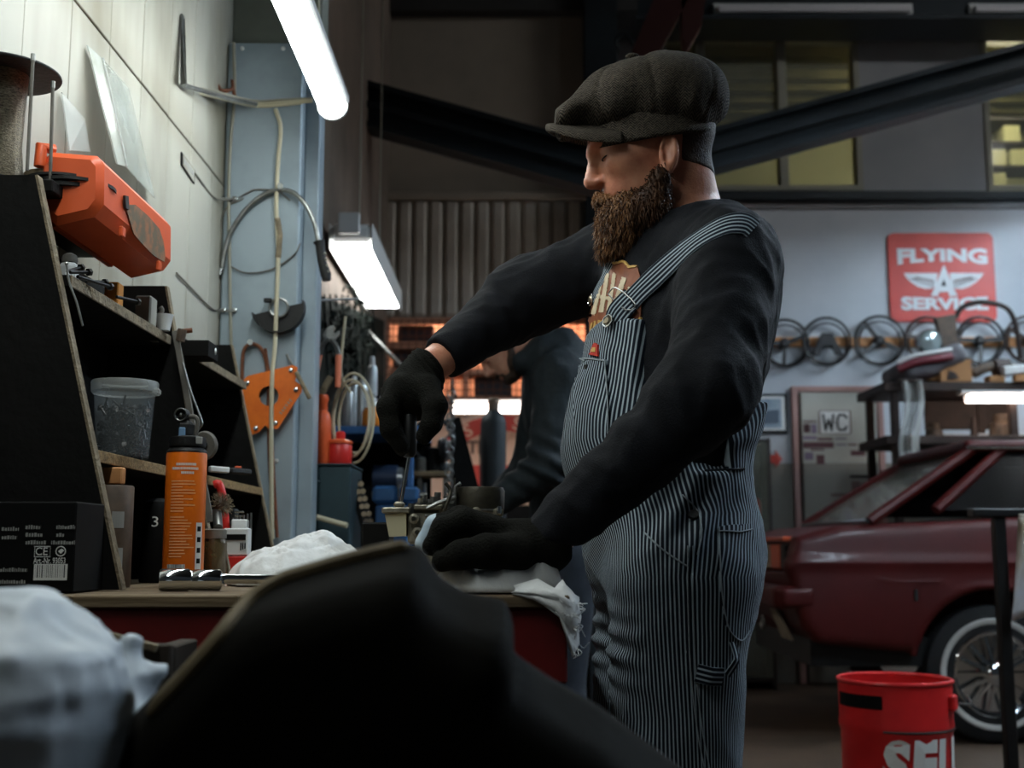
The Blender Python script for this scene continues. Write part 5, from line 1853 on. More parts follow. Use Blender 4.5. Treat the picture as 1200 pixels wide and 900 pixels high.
mb = MB(); can_text(mb, '3', c, .031, .05, P(0, 612, 2.1).z - zt, .011, .018); mb.build('figure', 'print_white', t)
c = on(zt + .001, 249, 2.04)
t = thing('glass_jar', c, 'dirty brown glass jar with grey lid beside the orange cartridge', 'jar')
mat('glass_brown', C(92, 80, 54), .25, col2=C(60, 52, 36), scale=20, alpha=.85)
hh = P(0, 632, 2.04).z - zt
MB().lathe(c, [(.020, 0), (.022, .002), (.022, hh - .008), (.018, hh)], 20).build('glass', 'glass_brown', t, smooth=True)
MB().lathe(c + V(0, 0, hh + .0005), [(.021, 0), (.021, .014), (.018, .016)], 20).build('lid', 'dust_grey', t, smooth=True)
t = thing('wire_brush', P(262, 592, 2.12), 'round wire cup brush with tan bristles on top of the jar', 'brush')
cc = P(258, 592, 2.10)
mb = MB(); rg = random.Random(5)
for k in range(420):
    d = V(rg.gauss(0, 1), rg.gauss(0, 1), rg.gauss(0, 1)).normalized()
    if d.x < -.55: continue
    mb.tube([cc + d * .008, cc + d * .017 + V(rg.gauss(0, 1), rg.gauss(0, 1), rg.gauss(0, 1)) * .0015, cc + d * rg.uniform(.020, .026)], .0005, 3)
mb.build('bristles', 'raw_edge', t, kind='stuff')
MB().ball(cc, .013, 14).build('core', 'brown_tin', t, smooth=True)
MB().tube([cc + V(-.005, 0, -.01), c + V(0.004, .01, hh + .018)], .008, 10).build('shank', 'steel_mid', t, smooth=True)
t = thing('red_pliers', P(258, 580, 2.3), 'red plastic handle standing behind the wire brush', 'pliers')
MB().tube(smooth_path([P(251, 568, 2.35), P(257, 568, 2.35), P(262, 590, 2.35), P(266, 640, 2.35)], 5), .008, 10).build('handle', 'red_plastic', t, smooth=True)
MB().cyl(P(266, 640, 2.35), V(P(267, 660, 2.35).x, 2.35, zt + .001), .006, 8).build('shank', 'steel_mid', t)
t = thing('drill_bit_case', P(278, 630, 2.3), 'open white plastic drill bit case with red foot', 'case')
cx0, cx1 = P(262, 620, 2.3).x, P(291, 620, 2.3).x
MB().box(cx0, 2.3, P(0, 651, 2.3).z, cx1, 2.33, P(0, 619, 2.3).z, .002).build('front', 'white_plastic', t)
MB().box(cx0 + .005, 2.34, P(0, 650, 2.3).z, cx1 - .012, 2.36, P(0, 608, 2.3).z, .002).build('rear', 'white_plastic', t)
MB().box(cx0, 2.295, zt + .001, cx1 + .003, 2.37, P(0, 652, 2.3).z, .002).build('foot', 'red_plastic', t)
MB().box(cx0 + .003, 2.297, P(0, 633, 2.3).z, cx1 - .004, 2.2995, P(0, 626, 2.3).z).build('slot', 'print_black', t)
for k in range(6):
    x = cx0 + .006 + k * .007
    MB().cyl((x, 2.35, P(0, 650, 2.3).z), (x, 2.35, P(0, 606 - k * 1.2, 2.3).z), .0012 + .0002 * k, 6).build('drill_bit', 'steel_mid', t)
for k in range(3):
    MB().box(cx1 - .014 + k * .004, 2.2965, P(0, 645 - k, 2.3).z, cx1 - .012 + k * .004, 2.2995, P(0, 636, 2.3).z).build('mark', 'print_black', t)
t = thing('bit_rack', P(286, 610, 2.6), 'row of pale screwdriver bits in a black holder on the far side of the bench', 'rack')
for k in range(4):
    z = P(0, 600 + k * 5, 2.6).z
    MB().cyl(P(275, 600 + k * 4.5, 2.6), P(286, 600 + k * 4.5, 2.6), .0022, 6).build('bit', 'steel_bright', t)
MB().box(P(268, 600, 2.6).x, 2.6, zt + .001, P(275, 600, 2.6).x, 2.64, P(0, 596, 2.6).z, .002).build('holder', 'rubber_black', t)
t = thing('wooden_stick', P(275, 660, 2.1), 'thin weathered wooden stick leaning beside the glass jar', 'stick')
MB().beam(V(P(271, 660, 2.12).x, 2.12, zt + .002), P(258, 618, 2.14), .006, .012, (0, 1, 0), .001).build('stick', 'raw_edge', t)

# chrome socket on its extension bar
zc = zt + .0165
t = thing('socket_extension', on(zc, 215, 1.70), 'chrome socket on a long extension bar lying across the bench', 'socket wrench')
a = on(zc, 187, 1.70); b = on(zc, 224, 1.71); c = on(zc - .001, 260, 1.72); d = on(zc + .001, 262, 1.72); e = on(zc - .004, 420, 1.80)
ax = (c - a).normalized()
MB().lathe(a, [(.011, .002), (.0145, 0), (.0158, .003), (.0158, (b - a).length - .004), (.014, (b - a).length - .002), (.014, (b - a).length + .002), (.0150, (b - a).length + .004), (.0150, (c - a).length - .003), (.012, (c - a).length), (.008, (c - a).length + .001)], 28, ax).build('socket', 'chrome', t, smooth=True, angle=50)
MB().tube([c, d, d + ax * .004, e], [.011, .008, .0068, .0068], 18).build('extension_bar', 'chrome', t, smooth=True)

# ------------------------------------------------------------------ crumpled cloths
def cloth(name, cx, cy, w, d, hfun, m, label, z0, seed, amp=.012, n=90, cat='cloth'):
    """crumpled sheet: heights from hfun plus ridged folds, with a turned-under rim"""
    rg = np.random.RandomState(seed)
    xs = np.linspace(-1, 1, n); ys = np.linspace(-1, 1, n)
    X, Y = np.meshgrid(xs, ys, indexing='ij')
    p = np.stack([X.ravel() * w, Y.ravel() * d, np.full(X.size, seed * .37)], 1)
    rim = 1 + .10 * wob(np.stack([np.arctan2(Y, X).ravel() * 1.0, np.zeros(X.size), np.zeros(X.size)], 1), 5, seed + 4)
    rad = np.sqrt(X ** 2 + Y ** 2).ravel()
    sq = np.maximum(np.abs(X), np.abs(Y)).ravel()
    k = np.where(rad > 1e-6, sq / np.maximum(rad, 1e-6), 1) * rim
    px = X.ravel() * k * w + cx + .012 * wob(p, 40, seed + 7)
    py = Y.ravel() * k * d + cy + .012 * wob(p, 40, seed + 8)
    h = hfun(X.ravel() * k, Y.ravel() * k)
    edge = np.clip((1 - sq) / .16, 0, 1)
    h = h * np.clip((1 - sq) / .10, 0, 1) ** .5
    z = z0 + .002 + h + amp * edge * (ridge(p, 38, seed, 3) * 1.4 + .5 * ridge(p, 90, seed + 3, 2)) * (.35 + h / (h.max() + 1e-6))
    vs = np.stack([px, py, z], 1)
    idx = np.arange(n * n).reshape(n, n)
    q = np.stack([idx[:-1, :-1], idx[1:, :-1], idx[1:, 1:], idx[:-1, 1:]], -1).reshape(-1, 4)
    o = np_object(name, vs.astype(np.float32), q, m, loc=(cx, cy, z0), label=label, cat=cat)
    md = o.modifiers.new('thickness', 'SOLIDIFY'); md.thickness = .0016; md.offset = 1
    return o
def pile(cx, cy, w, d):
    pass
c1 = on(zt, 352, 2.02)
cloth('rag_pile', c1.x, 2.04, .125, .16, lambda x, y: .050 * np.clip(1 - ((x + .0) ** 2 * .9 + y ** 2), 0, 1) ** .6 + .020 * np.exp(-(((x - .30) / .45) ** 2 + ((y - .2) / .5) ** 2)), 'cloth_white', 'heaped white rag on the bench between the cartridge and the carburettor', zt, 3, .011)
cloth('work_rag', P(584, 680, 1.66).x, 1.690, .094, .076, lambda x, y: .006 * np.clip((1 - y * y) * 3, 0, 1) + .010 + .016 * np.exp(-(((x - .55) / .3) ** 2 + ((y + .3) / .6) ** 2)) + .008 * np.exp(-(((x + .3) / .4) ** 2 + (y / .6) ** 2)) * np.clip(1 - x * x, 0, 1), 'cloth_white', 'thin white rag spread under the gloved hand at the bench corner', zt, 8, .015)
# its corner hanging over the bench edge
path = [V(xr - .075, YN - .006, 0), V(xr - .045, YN - .014, 0), V(xr - .018, YN - .016, 0), V(xr + .004, YN - .013, 0), V(xr + .011, YN + .008, 0), V(xr + .010, YN + .035, 0), V(xr + .009, YN + .065, 0), V(xr + .007, YN + .10, 0)]
drop = [.004, .012, .034, .085, .070, .052, .040, .030]
n = 14
nc = len(path)
vs = []; fs = []
for i in range(n + 1):
    t_ = i / n
    for j in range(nc):
        inn = max(0.0, 1 - t_ * 5)
        p = path[j].copy()
        p.x -= inn * .022 * (1 if j >= 3 else 0); p.y += inn * .022 * (1 if j <= 3 else 0)
        p.z = zt + .006 + .014 * inn * math.sin(j * 1.1 + .6) ** 2 - t_ * drop[j]
        vs.append(p + V(.003 * math.sin(j * 2.3 + i * .7), .004 * math.sin(i * .9 + j * 1.9), 0))
for i in range(n):
    for j in range(nc - 1):
        fs.append((i * nc + j, i * nc + j + 1, (i + 1) * nc + j + 1, (i + 1) * nc + j))
t = thing('rag_corner', (xr + .006, YN + .02, zt - .04), 'frayed corner of white rag hanging over the end of the bench', 'cloth')
o = MB().add(vs, fs).build('hanging_corner', 'cloth_white', t, smooth=True, angle=180)
o.modifiers.new('thickness', 'SOLIDIFY').thickness = .0016
mb = MB(); rg = random.Random(9)
for k in range(26):
    i = rg.randrange(3, n + 1); p = vs[i * nc + rg.choice((3, 3, 4, 2))] + V(0, 0, 0)
    mb.tube(smooth_path([p, p + V(rg.uniform(-.002, .010), -.002 + rg.uniform(-.008, .004), rg.uniform(-.006, .004)), p + V(rg.uniform(-.004, .016), rg.uniform(-.012, .006), rg.uniform(-.014, .004))], 3), .0006, 4)
mb.build('loose_threads', 'cloth_white', t, kind='stuff')

# ------------------------------------------------------------------ carburettor under the screwdriver
mat('cast_alloy', C(168, 163, 146), .42, .6, col2=C(116, 111, 96), scale=30, bump=.2, bscale=90)
mat('cast_dark', C(70, 66, 54), .5, .5, col2=C(46, 43, 36), scale=20, bump=.15, bscale=60)
mat('bowl_cream', C(206, 200, 168), .45)
cy = 1.93
t = thing('carburettor', V(P(510, 620, cy).x, cy, zt), 'old cast carburettor with cream float bowl being adjusted on the bench', 'carburettor')
k = cy / F
def cp(px, py, dy=0.0): return P(px, py, cy + dy)
def cbox(name, x0, y0, x1, y1, d0, d1, m, b=.003):
    A, B = cp(x0, y1), cp(x1, y0)
    MB().box(A.x, cy + d0, A.z, B.x, cy + d1, B.z, b).build(name, m, t)
zb_ = zt + .002
A = cp(440, 640)
MB().box(cp(462, 640).x, cy - .01, zb_, cp(592, 640).x, cy + .05, cp(0, 640).z, .004).build('base_flange', 'cast_alloy', t)
MB().prism([cp(451, 603, -.02), cp(476, 601, -.02), cp(476, 628, -.02), cp(456, 629, -.02)], (0, .045, 0)).build('float_bowl', 'bowl_cream', t)
cbox('bowl_lid', 449, 595, 482, 602, -.026, .03, 'cast_alloy', .002)
cbox('bowl_neck', 462, 588, 474, 595, -.01, .015, 'cast_alloy')
cbox('main_body', 478, 598, 530, 638, -.015, .04, 'cast_alloy', .005)
cbox('top_plate', 486, 592, 520, 598, -.022, .03, 'cast_alloy', .002)
for px, py, rr in ((485, 608, .008), (489, 624, .008), (558, 600, .008)):
    MB().lathe(cp(px, py, -.030), [(rr, .022), (rr, 0), (rr * .5, -.001), (rr * .45, .006), (.001, .006)], 18, (0, 1, 0), caps=False).build('boss', 'cast_alloy', t, smooth=True)
for px in (496, 504, 512, 523, 530):
    MB().cyl(cp(px, 600, .0), cp(px + 1, 585 - (px % 3) * 4, .0), .0055, 10).build('stud', 'steel_mid', t)
    MB().cyl(cp(px, 596, .0), cp(px, 592, .0), .009, 6).build('nut', 'cast_alloy', t)
cbox('linkage_plate', 500, 604, 522, 608, -.035, -.030, 'steel_mid', .001)
MB().tube([cp(500, 596, -.03), cp(512, 590, -.03), cp(534, 583, -.02)], .0035, 8).build('linkage_rod', 'steel_mid', t, smooth=True)
MB().tube(smooth_path([cp(518, 606, -.03), cp(524, 590, -.03), cp(528, 575, -.02), cp(522, 566, -.02)], 4), .003, 8).build('lever', 'cast_dark', t, smooth=True)
dc = cp(562, 592, .02)
MB().lathe(V(dc.x, dc.y, cp(0, 600).z), [(.036, 0), (.040, .004), (.041, .034), (.038, .040), (.034, .0405), (.030, .036), (.001, .034)], 36, caps=False).build('dome', 'cast_dark', t, smooth=True)
MB().lathe(V(dc.x - .012, dc.y, cp(0, 601).z), [(.048, 0), (.050, .003), (.048, .006)], 36).build('dome_plate', 'steel_mid', t, smooth=True)
MB().tube([cp(532, 596, -.01), cp(534, 570, -.01), cp(540, 566, -.01)], .003, 8).build('fuel_pipe', 'steel_mid', t, smooth=True)
MB().tube([cp(533, 560, -.005), cp(533, 600, -.005)], .0016, 6).build('needle', 'cast_dark', t)
cbox('lower_body', 530, 606, 592, 640, -.01, .04, 'cast_dark', .006)
cbox('side_lug', 578, 596, 590, 606, -.02, .0, 'cast_alloy')
MB().obox(cp(585, 598, -.02), (.008, .006, .014), None, .002).build('bright_clip', 'steel_bright', t)
for k, (px, py, h_, rr) in enumerate(((482, 592, 9, .006), (492, 586, 12, .0045), (508, 584, 10, .006), (517, 588, 14, .005), (526, 592, 8, .007), (470, 596, 6, .004))):
    MB().cyl(cp(px, py + h_, -.012), cp(px + .6, py - 2, -.012), rr, 10).build('jet_tube', 'cast_alloy' if k % 2 else 'steel_mid', t)
    MB().cyl(cp(px, py + h_ * .5, -.012), cp(px, py + h_ * .5 - 3, -.012), rr * 1.7, 6).build('lock_nut', 'steel_mid', t)
mbs = []
for k in range(7):
    mbs.append(cp(499 + 2 * math.sin(k * 1.6), 622 - k * 3, -.034 + .004 * math.cos(k * 1.6)))
MB().tube(smooth_path(mbs, 5), .0012, 6).build('return_spring', 'steel_bright', t, smooth=True)
MB().obox(cp(507, 614, -.022), (.016, .012, .022), None, .003).build('throttle_block', 'cast_alloy', t)
MB().obox(cp(540, 604, -.022), (.03, .01, .010), None, .003).build('linkage_bar', 'steel_mid', t)
# dark box the carburettor leans on
MB().box(cp(418, 610).x, cy + .06, zt + .001, cp(452, 610).x, cy + .14, cp(0, 612, .06).z, .003).build('parts_tray', 'rack_black', loc=(cp(435, 610).x, cy + .1, zt), label='low black parts box behind the cream float bowl', cat='box')

# ------------------------------------------------------------------ second mechanic, bent over the further bench
skin_mat('skin_pale', C(204, 158, 136), C(182, 126, 106))
mat('jacket_navy', C(36, 44, 48), .75, col2=C(26, 32, 36), scale=14, bump=.2, bscale=80, spec=.3)
mat('trouser_navy', C(36, 44, 54), .85, col2=C(28, 34, 42), scale=20)
YK = 3.9
H2 = P(593, 400, YK)
ha = R(50)
F2 = V(-math.cos(ha), 0, -math.sin(ha)); U2 = V(-math.sin(ha), 0, math.cos(ha)); L2 = V(0, -1, 0)
HM2 = np.array([A3(F2), A3(L2), A3(U2)], np.float32)
def h2w(x, y, z): return H2 + F2 * x + L2 * y + U2 * z
def head2(p):
    q = (p - A3(H2)) @ HM2.T
    qa = q.copy(); qa[:, 1] = np.abs(qa[:, 1])
    d = s_ell(q, (-.010, 0, .035), (.098, .077, .080))
    d = smin(d, s_ell(q, (.040, 0, 0), (.064, .060, .080)), .03)
    d = smin(d, s_ell(q, (.050, 0, -.062), (.054, .048, .042)), .03)
    d = smin(d, s_ell(qa, (.096, .02, .02), (.013, .03, .01)), .014)
    d = smax(d, -s_ell(qa, (.106, .034, -.001), (.016, .017, .011)), .012)
    d = smin(d, s_sph(qa, (.082, .032, -.001), .0145), .005)
    d = smin(d, s_cone(q, (.100, 0, .012), (.124, 0, -.026), .008, .0115), .012)
    d = smin(d, s_ell(qa, (.110, .011, -.034), (.012, .0085, .0085)), .006)
    d = smin(d, s_ell(q, (.100, 0, -.066), (.010, .022, .006)), .006)
    d = smin(d, s_ell(q, (.098, 0, -.078), (.010, .020, .006)), .006)
    d = smin(d, s_ell(qa, (-.008, .079, 0), (.018, .008, .031)), .006)
    return d
N2 = P(630, 412, YK)
S2N = P(655, 440, 3.76); E2N = P(640, 548, 3.70); W2N = P(578, 592, 3.72)
S2F = P(640, 440, 4.08); E2F = P(622, 548, 4.12); W2F = P(576, 592, 4.06)
C2 = P(655, 475, 3.93); B2 = P(660, 560, 3.94); G2 = P(662, 628, 3.94)
K2N = V(G2.x - .03, 3.84, .52); K2F = V(G2.x - .03, 4.04, .52)
def torso2(p):
    d = s_ell(p, C2, (.125, .19, .20))
    d = smin(d, s_cone(p, S2N, S2F, .065, .065), .06)
    d = smin(d, s_ell(p, P(662, 418, YK), (.085, .13, .07)), .04)
    d = smin(d, s_ell(p, B2, (.125, .17, .16)), .05)
    return smin(d, s_ell(p, G2, (.125, .17, .13)), .05)
def legs2(p):
    a = smin(s_cone(p, G2 + V(0, -.09, -.08), K2N, .095, .075), s_cone(p, K2N, V(K2N.x + .03, 3.84, .08), .075, .055), .03)
    b = smin(s_cone(p, G2 + V(0, .09, -.08), K2F, .095, .075), s_cone(p, K2F, V(K2F.x + .03, 4.04, .08), .075, .055), .03)
    a = smin(a, s_ell(p, (K2N.x - .05, 3.84, .05), (.14, .05, .05)), .03)
    b = smin(b, s_ell(p, (K2F.x - .05, 4.04, .05), (.14, .05, .05)), .03)
    return np.minimum(a, b)
def arms2(p, g):
    a = smin(s_cone(p, S2N, E2N, .055 + g, .045 + g), s_cone(p, E2N, W2N, .045 + g, .028 + g * .5), .03)
    b = smin(s_cone(p, S2F, E2F, .055 + g, .045 + g), s_cone(p, E2F, W2F, .045 + g, .028 + g * .5), .03)
    return np.minimum(a, b)
def hands2(p):
    d = None
    for w, e in ((W2N, E2N), (W2F, E2F)):
        ax = (w - e).normalized()
        c = w + ax * .05
        h = s_cone(p, w, c, .026, .030)
        for k in range(4):
            b = c + V(0, (k - 1.5) * .019, 0)
            h = smin(h, chain(p, [b, b + ax * .04 + V(-.005, 0, -.004), b + ax * .055 + V(-.004, 0, -.034)], [.0105, .0095, .008], .006), .006)
        b = w + ax * .03 + V(0, -.03, 0)
        h = smin(h, chain(p, [b, b + ax * .03 + V(0, -.012, -.01), b + ax * .05 + V(0, -.004, -.026)], [.013, .011, .009], .006), .008)
        d = h if d is None else np.minimum(d, h)
    return d
def body2(p):
    d = smin(torso2(p) + .012, legs2(p) + .010, .03)
    d = smin(d, arms2(p, 0), .02)
    d = smin(d, s_cone(p, h2w(-.03, 0, -.03), N2, .055, .062), .03)
    d = smin(d, head2(p), .02)
    return smin(d, hands2(p), .01)
man2 = thing('person', (G2.x, 3.94, 0), 'second mechanic in dark hooded jacket bending over the bench behind', 'person')
v, q = sdf_mesh(body2, grade(-.22, .42, (H2.x - .13, H2.x + .08, .0048), coarse=.012), grade(3.6, 4.25, (H2.y - .1, H2.y, .0055), coarse=.012), grade(0, 1.85, (H2.z - .14, H2.z + .06, .0048), coarse=.014))
np_object('body', v, q, 'skin_pale', man2)
def jacket(p):
    d = smin(torso2(p), arms2(p, .020), .04)
    # hood bunched round the neck
    hood = s_ell(p, P(640, 415, YK), (.075, .115, .065))
    hood = smin(hood, s_cone(p, P(612, 425, 3.84), P(660, 398, 3.84), .035, .045), .03)
    hood = smin(hood, s_cone(p, P(612, 425, 3.98), P(660, 398, 3.98), .035, .045), .03)
    d = smin(d, hood, .02)
    d = d - .010 * (ridge(p, 26, 61, 3, (1, 1, .7)) - .45) - .004 * (ridge(p, 70, 71, 2) - .45)
    g = np.exp(-np.sum((p - A3(P(632, 548, 3.70))) ** 2, 1) / .012)
    d = d - .010 * g * np.sin(p[:, 2] * 110 + p[:, 0] * 60)
    d = smax(d, -(head2(p) - .008), .01)
    for w, e in ((W2N, E2N), (W2F, E2F)):
        t = (p - A3(w)) @ A3((w - e).normalized())
        d = np.where(np.linalg.norm(p - A3(w), axis=1) < .2, smax(d, t - .0, .004), d)
    return smax(d, G2.z - .10 - p[:, 2], .01)
v, q = sdf_mesh(jacket, np.arange(-.2, .42, .0085), np.arange(3.58, 4.28, .0085), np.arange(.9, 1.8, .0085))
np_object('jacket', v, q, 'jacket_navy', man2)
v, q = sdf_mesh(lambda p: smax(legs2(p) - .008, np.maximum(p[:, 2] - G2.z, .10 - p[:, 2]), .01), np.arange(-.12, .42, .014), np.arange(3.68, 4.22, .014), np.arange(.06, 1.1, .014))
np_object('trousers', v, q, 'trouser_navy', man2)
v, q = sdf_mesh(lambda p: smax(legs2(p) - .010, np.maximum(p[:, 2] - .13, .002 - p[:, 2]), .004), np.arange(-.2, .35, .012), np.arange(3.74, 4.14, .012), np.arange(-.02, .2, .012))
np_object('boots', v, q, 'boot_leather', man2)
def beard2(p):
    q = (p - A3(H2)) @ HM2.T
    q[:, 1] = np.abs(q[:, 1])
    d = s_ell(q, (.070, 0, -.088), (.042, .040, .026))
    d = smin(d, s_cone(q, (.050, .045, -.070), (-.004, .066, -.015), .018, .008), .02)
    d = smin(d, s_cone(q, (.106, 0, -.052), (.094, .026, -.066), .008, .006), .008)
    return d + .003 * wob(p, 90, 5)
b0 = h2w(.05, 0, -.06)
v, q = sdf_mesh(beard2, np.arange(b0.x - .14, b0.x + .14, .005), np.arange(YK - .09, YK + .09, .005), np.arange(b0.z - .14, b0.z + .14, .005))
np_object('beard', v, q, 'hair_dark', man2)
def hair2(p):
    q = (p - A3(H2)) @ HM2.T
    d = s_ell(q, (-.012, 0, .040), (.104, .083, .083)) + .002 * wob(p, 120, 6)
    return smax(d, q[:, 0] * .6 - q[:, 2] + .030, .008)
v, q = sdf_mesh(hair2, np.arange(H2.x - .13, H2.x + .15, .006), np.arange(YK - .1, YK + .1, .006), np.arange(H2.z - .1, H2.z + .14, .006))
np_object('hair', v, q, 'hair_dark', man2)
for sg in (1, -1):
    MB().tube([h2w(.107, .012 * sg, .022), h2w(.103, .03 * sg, .026), h2w(.086, .05 * sg, .02)], [.003, .005, .002], 8).build('eyebrow', 'hair_dark', man2, smooth=True)
    pts = [h2w(.083 + .0150 * math.cos(a), sg * (.032 + .0150 * math.sin(a)), -.005) for a in np.linspace(-.9, 1.1, 7)]
    MB().tube(pts, .0014, 6).build('eyelashes', 'hair_dark', man2, smooth=True)

# ------------------------------------------------------------------ the further bench and what stands on it
mat('teal_steel', C(44, 66, 72), .5, .2, col2=C(36, 54, 60), scale=6)
mat('blue_steel', C(62, 118, 178), .45, col2=C(50, 100, 156), scale=8)
mat('silver_can', C(178, 184, 186), .3, .7, col2=C(140, 146, 148), scale=10)
z2 = .93
b2 = thing('rear_workbench', (-.5, 4.4, 0), 'second workbench beyond the steel column', 'workbench')
MB().box(LX + .01, YC + .16, z2 - .04, -.14, 5.3, z2, .003).build('worktop', 'bench_wood', b2)
for x in (LX + .03, -.22):
    for y in (YC + .2, 5.2):
        MB().box(x, y, 0, x + .07, y + .07, z2 - .041, .004).build('leg', 'rack_black', b2)
def pbox(name, x0, y0, x1, y1, Y, d, m, b=.003, bottom=None, **k):
    A, B = P(x0, y1, Y), P(x1, y0, Y)
    return MB().box(A.x, Y, A.z if bottom is None else bottom, B.x, Y + d, B.z, b).build(name, m, **k)
Y3 = 3.42
t = thing('tool_chest', V(P(390, 600, Y3).x, Y3, z2), 'dark teal steel tool chest beside the column', 'chest')
pbox('chest_body', 369, 546, 411, 640, Y3, .26, 'teal_steel', .004, z2 + .001, parent=t)
pbox('chest_lid', 368, 543, 412, 545.5, Y3 - .004, .27, 'teal_steel', .002, None, parent=t)
MB().tube([P(369, 563, Y3 - .004), P(376, 564, Y3 - .006)], .002, 6).build('latch', 'steel_bright', t)
zl_ = P(0, 543, Y3).z + .002
c = on(zl_, 397, Y3 + .1)
t = thing('red_oil_can', c, 'small red plastic canister on the teal tool chest', 'canister')
MB().lathe(c, [(.036, 0), (.038, .004), (.038, .055), (.034, .062)], 24).build('body', 'red_plastic', t, smooth=True)
MB().lathe(c + V(0, 0, .0625), [(.040, 0), (.040, .008), (.020, .014)], 24).build('lid', 'orange_plastic', t, smooth=True)
MB().lathe(c + V(.004, 0, .077), [(.014, 0), (.014, .018), (.010, .022)], 14).build('cap', 'red_plastic', t, smooth=True)
c = on(zl_, 377, Y3 + .08)
t = thing('spray_bottle', c, 'tall orange spray bottle on the tool chest by the column', 'bottle')
MB().lathe(c, [(.024, 0), (.026, .004), (.026, .13), (.020, .15), (.012, .16)], 22).build('body', 'orange_plastic', t, smooth=True)
MB().lathe(c + V(0, 0, .161), [(.014, 0), (.014, .02), (.018, .03), (.014, .045)], 14).build('trigger_head', 'orange_plastic', t, smooth=True)
# tools hung on a wire behind the column
t = thing('water_pump_pliers', P(387, 400, 3.5), 'steel water pump pliers with orange handles hung beside the column', 'pliers')
Yp = 3.5
MB().prism([P(378, 392, Yp), P(383, 384, Yp), P(390, 381, Yp), P(393, 384, Yp), P(390, 388, Yp), P(393, 391, Yp), P(397, 387, Yp), P(398, 391, Yp), P(393, 397, Yp), P(386, 400, Yp), P(380, 398, Yp)], (0, .01, 0)).build('jaws', 'steel_mid', t)
MB().tube(smooth_path([P(384, 396, Yp), P(378, 406, Yp), P(374, 418, Yp)], 4), .007, 8).build('arm', 'steel_mid', t, smooth=True)
MB().tube(smooth_path([P(388, 397, Yp), P(395, 407, Yp), P(397, 418, Yp)], 4), .007, 8).build('arm', 'steel_mid', t, smooth=True)
mat('handle_orange', C(226, 128, 96), .45)
MB().tube([P(374, 416, Yp), P(370, 436, Yp)], .010, 10).build('handle', 'handle_orange', t, smooth=True)
MB().tube([P(397, 416, Yp), P(396, 454, Yp)], [.0095, .008], 10).build('handle', 'handle_orange', t, smooth=True)
t = thing('scrubbing_brush', P(380, 465, 3.5), 'wooden brush with dark bristles hung beside the column', 'brush')
MB().beam(P(388, 441, Yp), P(366, 482, Yp), .014, .02, (1, 0, .5), .003).build('back', 'raw_edge', t)
mb = MB()
for k in range(18):
    a = P(391, 444, Yp).lerp(P(371, 484, Yp), k / 17)
    for j in range(4):
        mb.cyl(a + V(0, j * .005, 0), a + V(.020, j * .005, -.008), .002, 4)
mb.build('bristles', 'rubber_black', t, kind='stuff')
t = thing('cable_coil', P(415, 500, 3.55), 'loose coil of pale cable hanging beside the column', 'cable')
for k, r_ in enumerate((.085, .10, .078)):
    pts = [P(412 + k * 2, 490, 3.55 + k * .012) + V(math.cos(a) * r_ * .62, .01 * math.sin(3 * a), math.sin(a) * r_ * 1.35) for a in np.linspace(0, 2 * PI, 30)[:-1]]
    MB().tube(pts, .0042, 6, closed=True).build('turn', 'cable_white', t, smooth=True)
MB().tube(smooth_path([P(405, 371, 3.55), P(401, 410, 3.55), P(400, 440, 3.55), P(411, 460, 3.55)], 5), .0042, 6).build('tail', 'cable_white', t, smooth=True)
MB().tube([P(372, 352, 3.52), P(372, 380, 3.5), P(372, 470, 3.5)], .003, 6).build('hang_rail', 'steel_mid', col)
MB().tube([P(364, 352, 3.30), P(372, 352, 3.52), P(420, 350, 3.6)], .004, 6).build('hang_rail', 'steel_mid', col)
# rack of sockets leaning against the chest
t = thing('socket_rail', P(430, 600, 3.5), 'black socket tray with rows of chrome sockets leaning by the tool chest', 'socket set')
a0, a1, a2, a3 = P(413, 563, 3.6), P(424, 562, 3.6), P(452, 622, 3.45), P(440, 624, 3.45)
b0_, b1_ = V(a3.x, a3.y, z2 + .002), V(a2.x, a2.y, z2 + .002)
MB().prism([a0, a1, b1_, b0_], (-.012, .012, 0)).build('tray', 'rubber_black', t)
for i in range(8):
    for j in range(2):
        q = a0.lerp(b0_, .04 + i * .085).lerp(a1.lerp(b1_, .04 + i * .085), .25 + j * .5)
        MB().lathe(q, [(.006, .008), (.0085, 0), (.0085, -.014), (.005, -.014)], 10, (-.3, 1, .2)).build('socket', 'chrome', t, smooth=True)
t = thing('white_tube', on(z2 + .008, 388, 3.38), 'thin white tube lying in front of the teal chest', 'tube')
MB().tube([P(371, 606, 3.38), P(407, 616, 3.36)], .008, 10).build('tube', 'cable_white', t, smooth=True)
MB().tube([P(371, 606, 3.38), P(369, 605.5, 3.38)], .010, 10).build('cap', 'rust_brown', t, smooth=True)

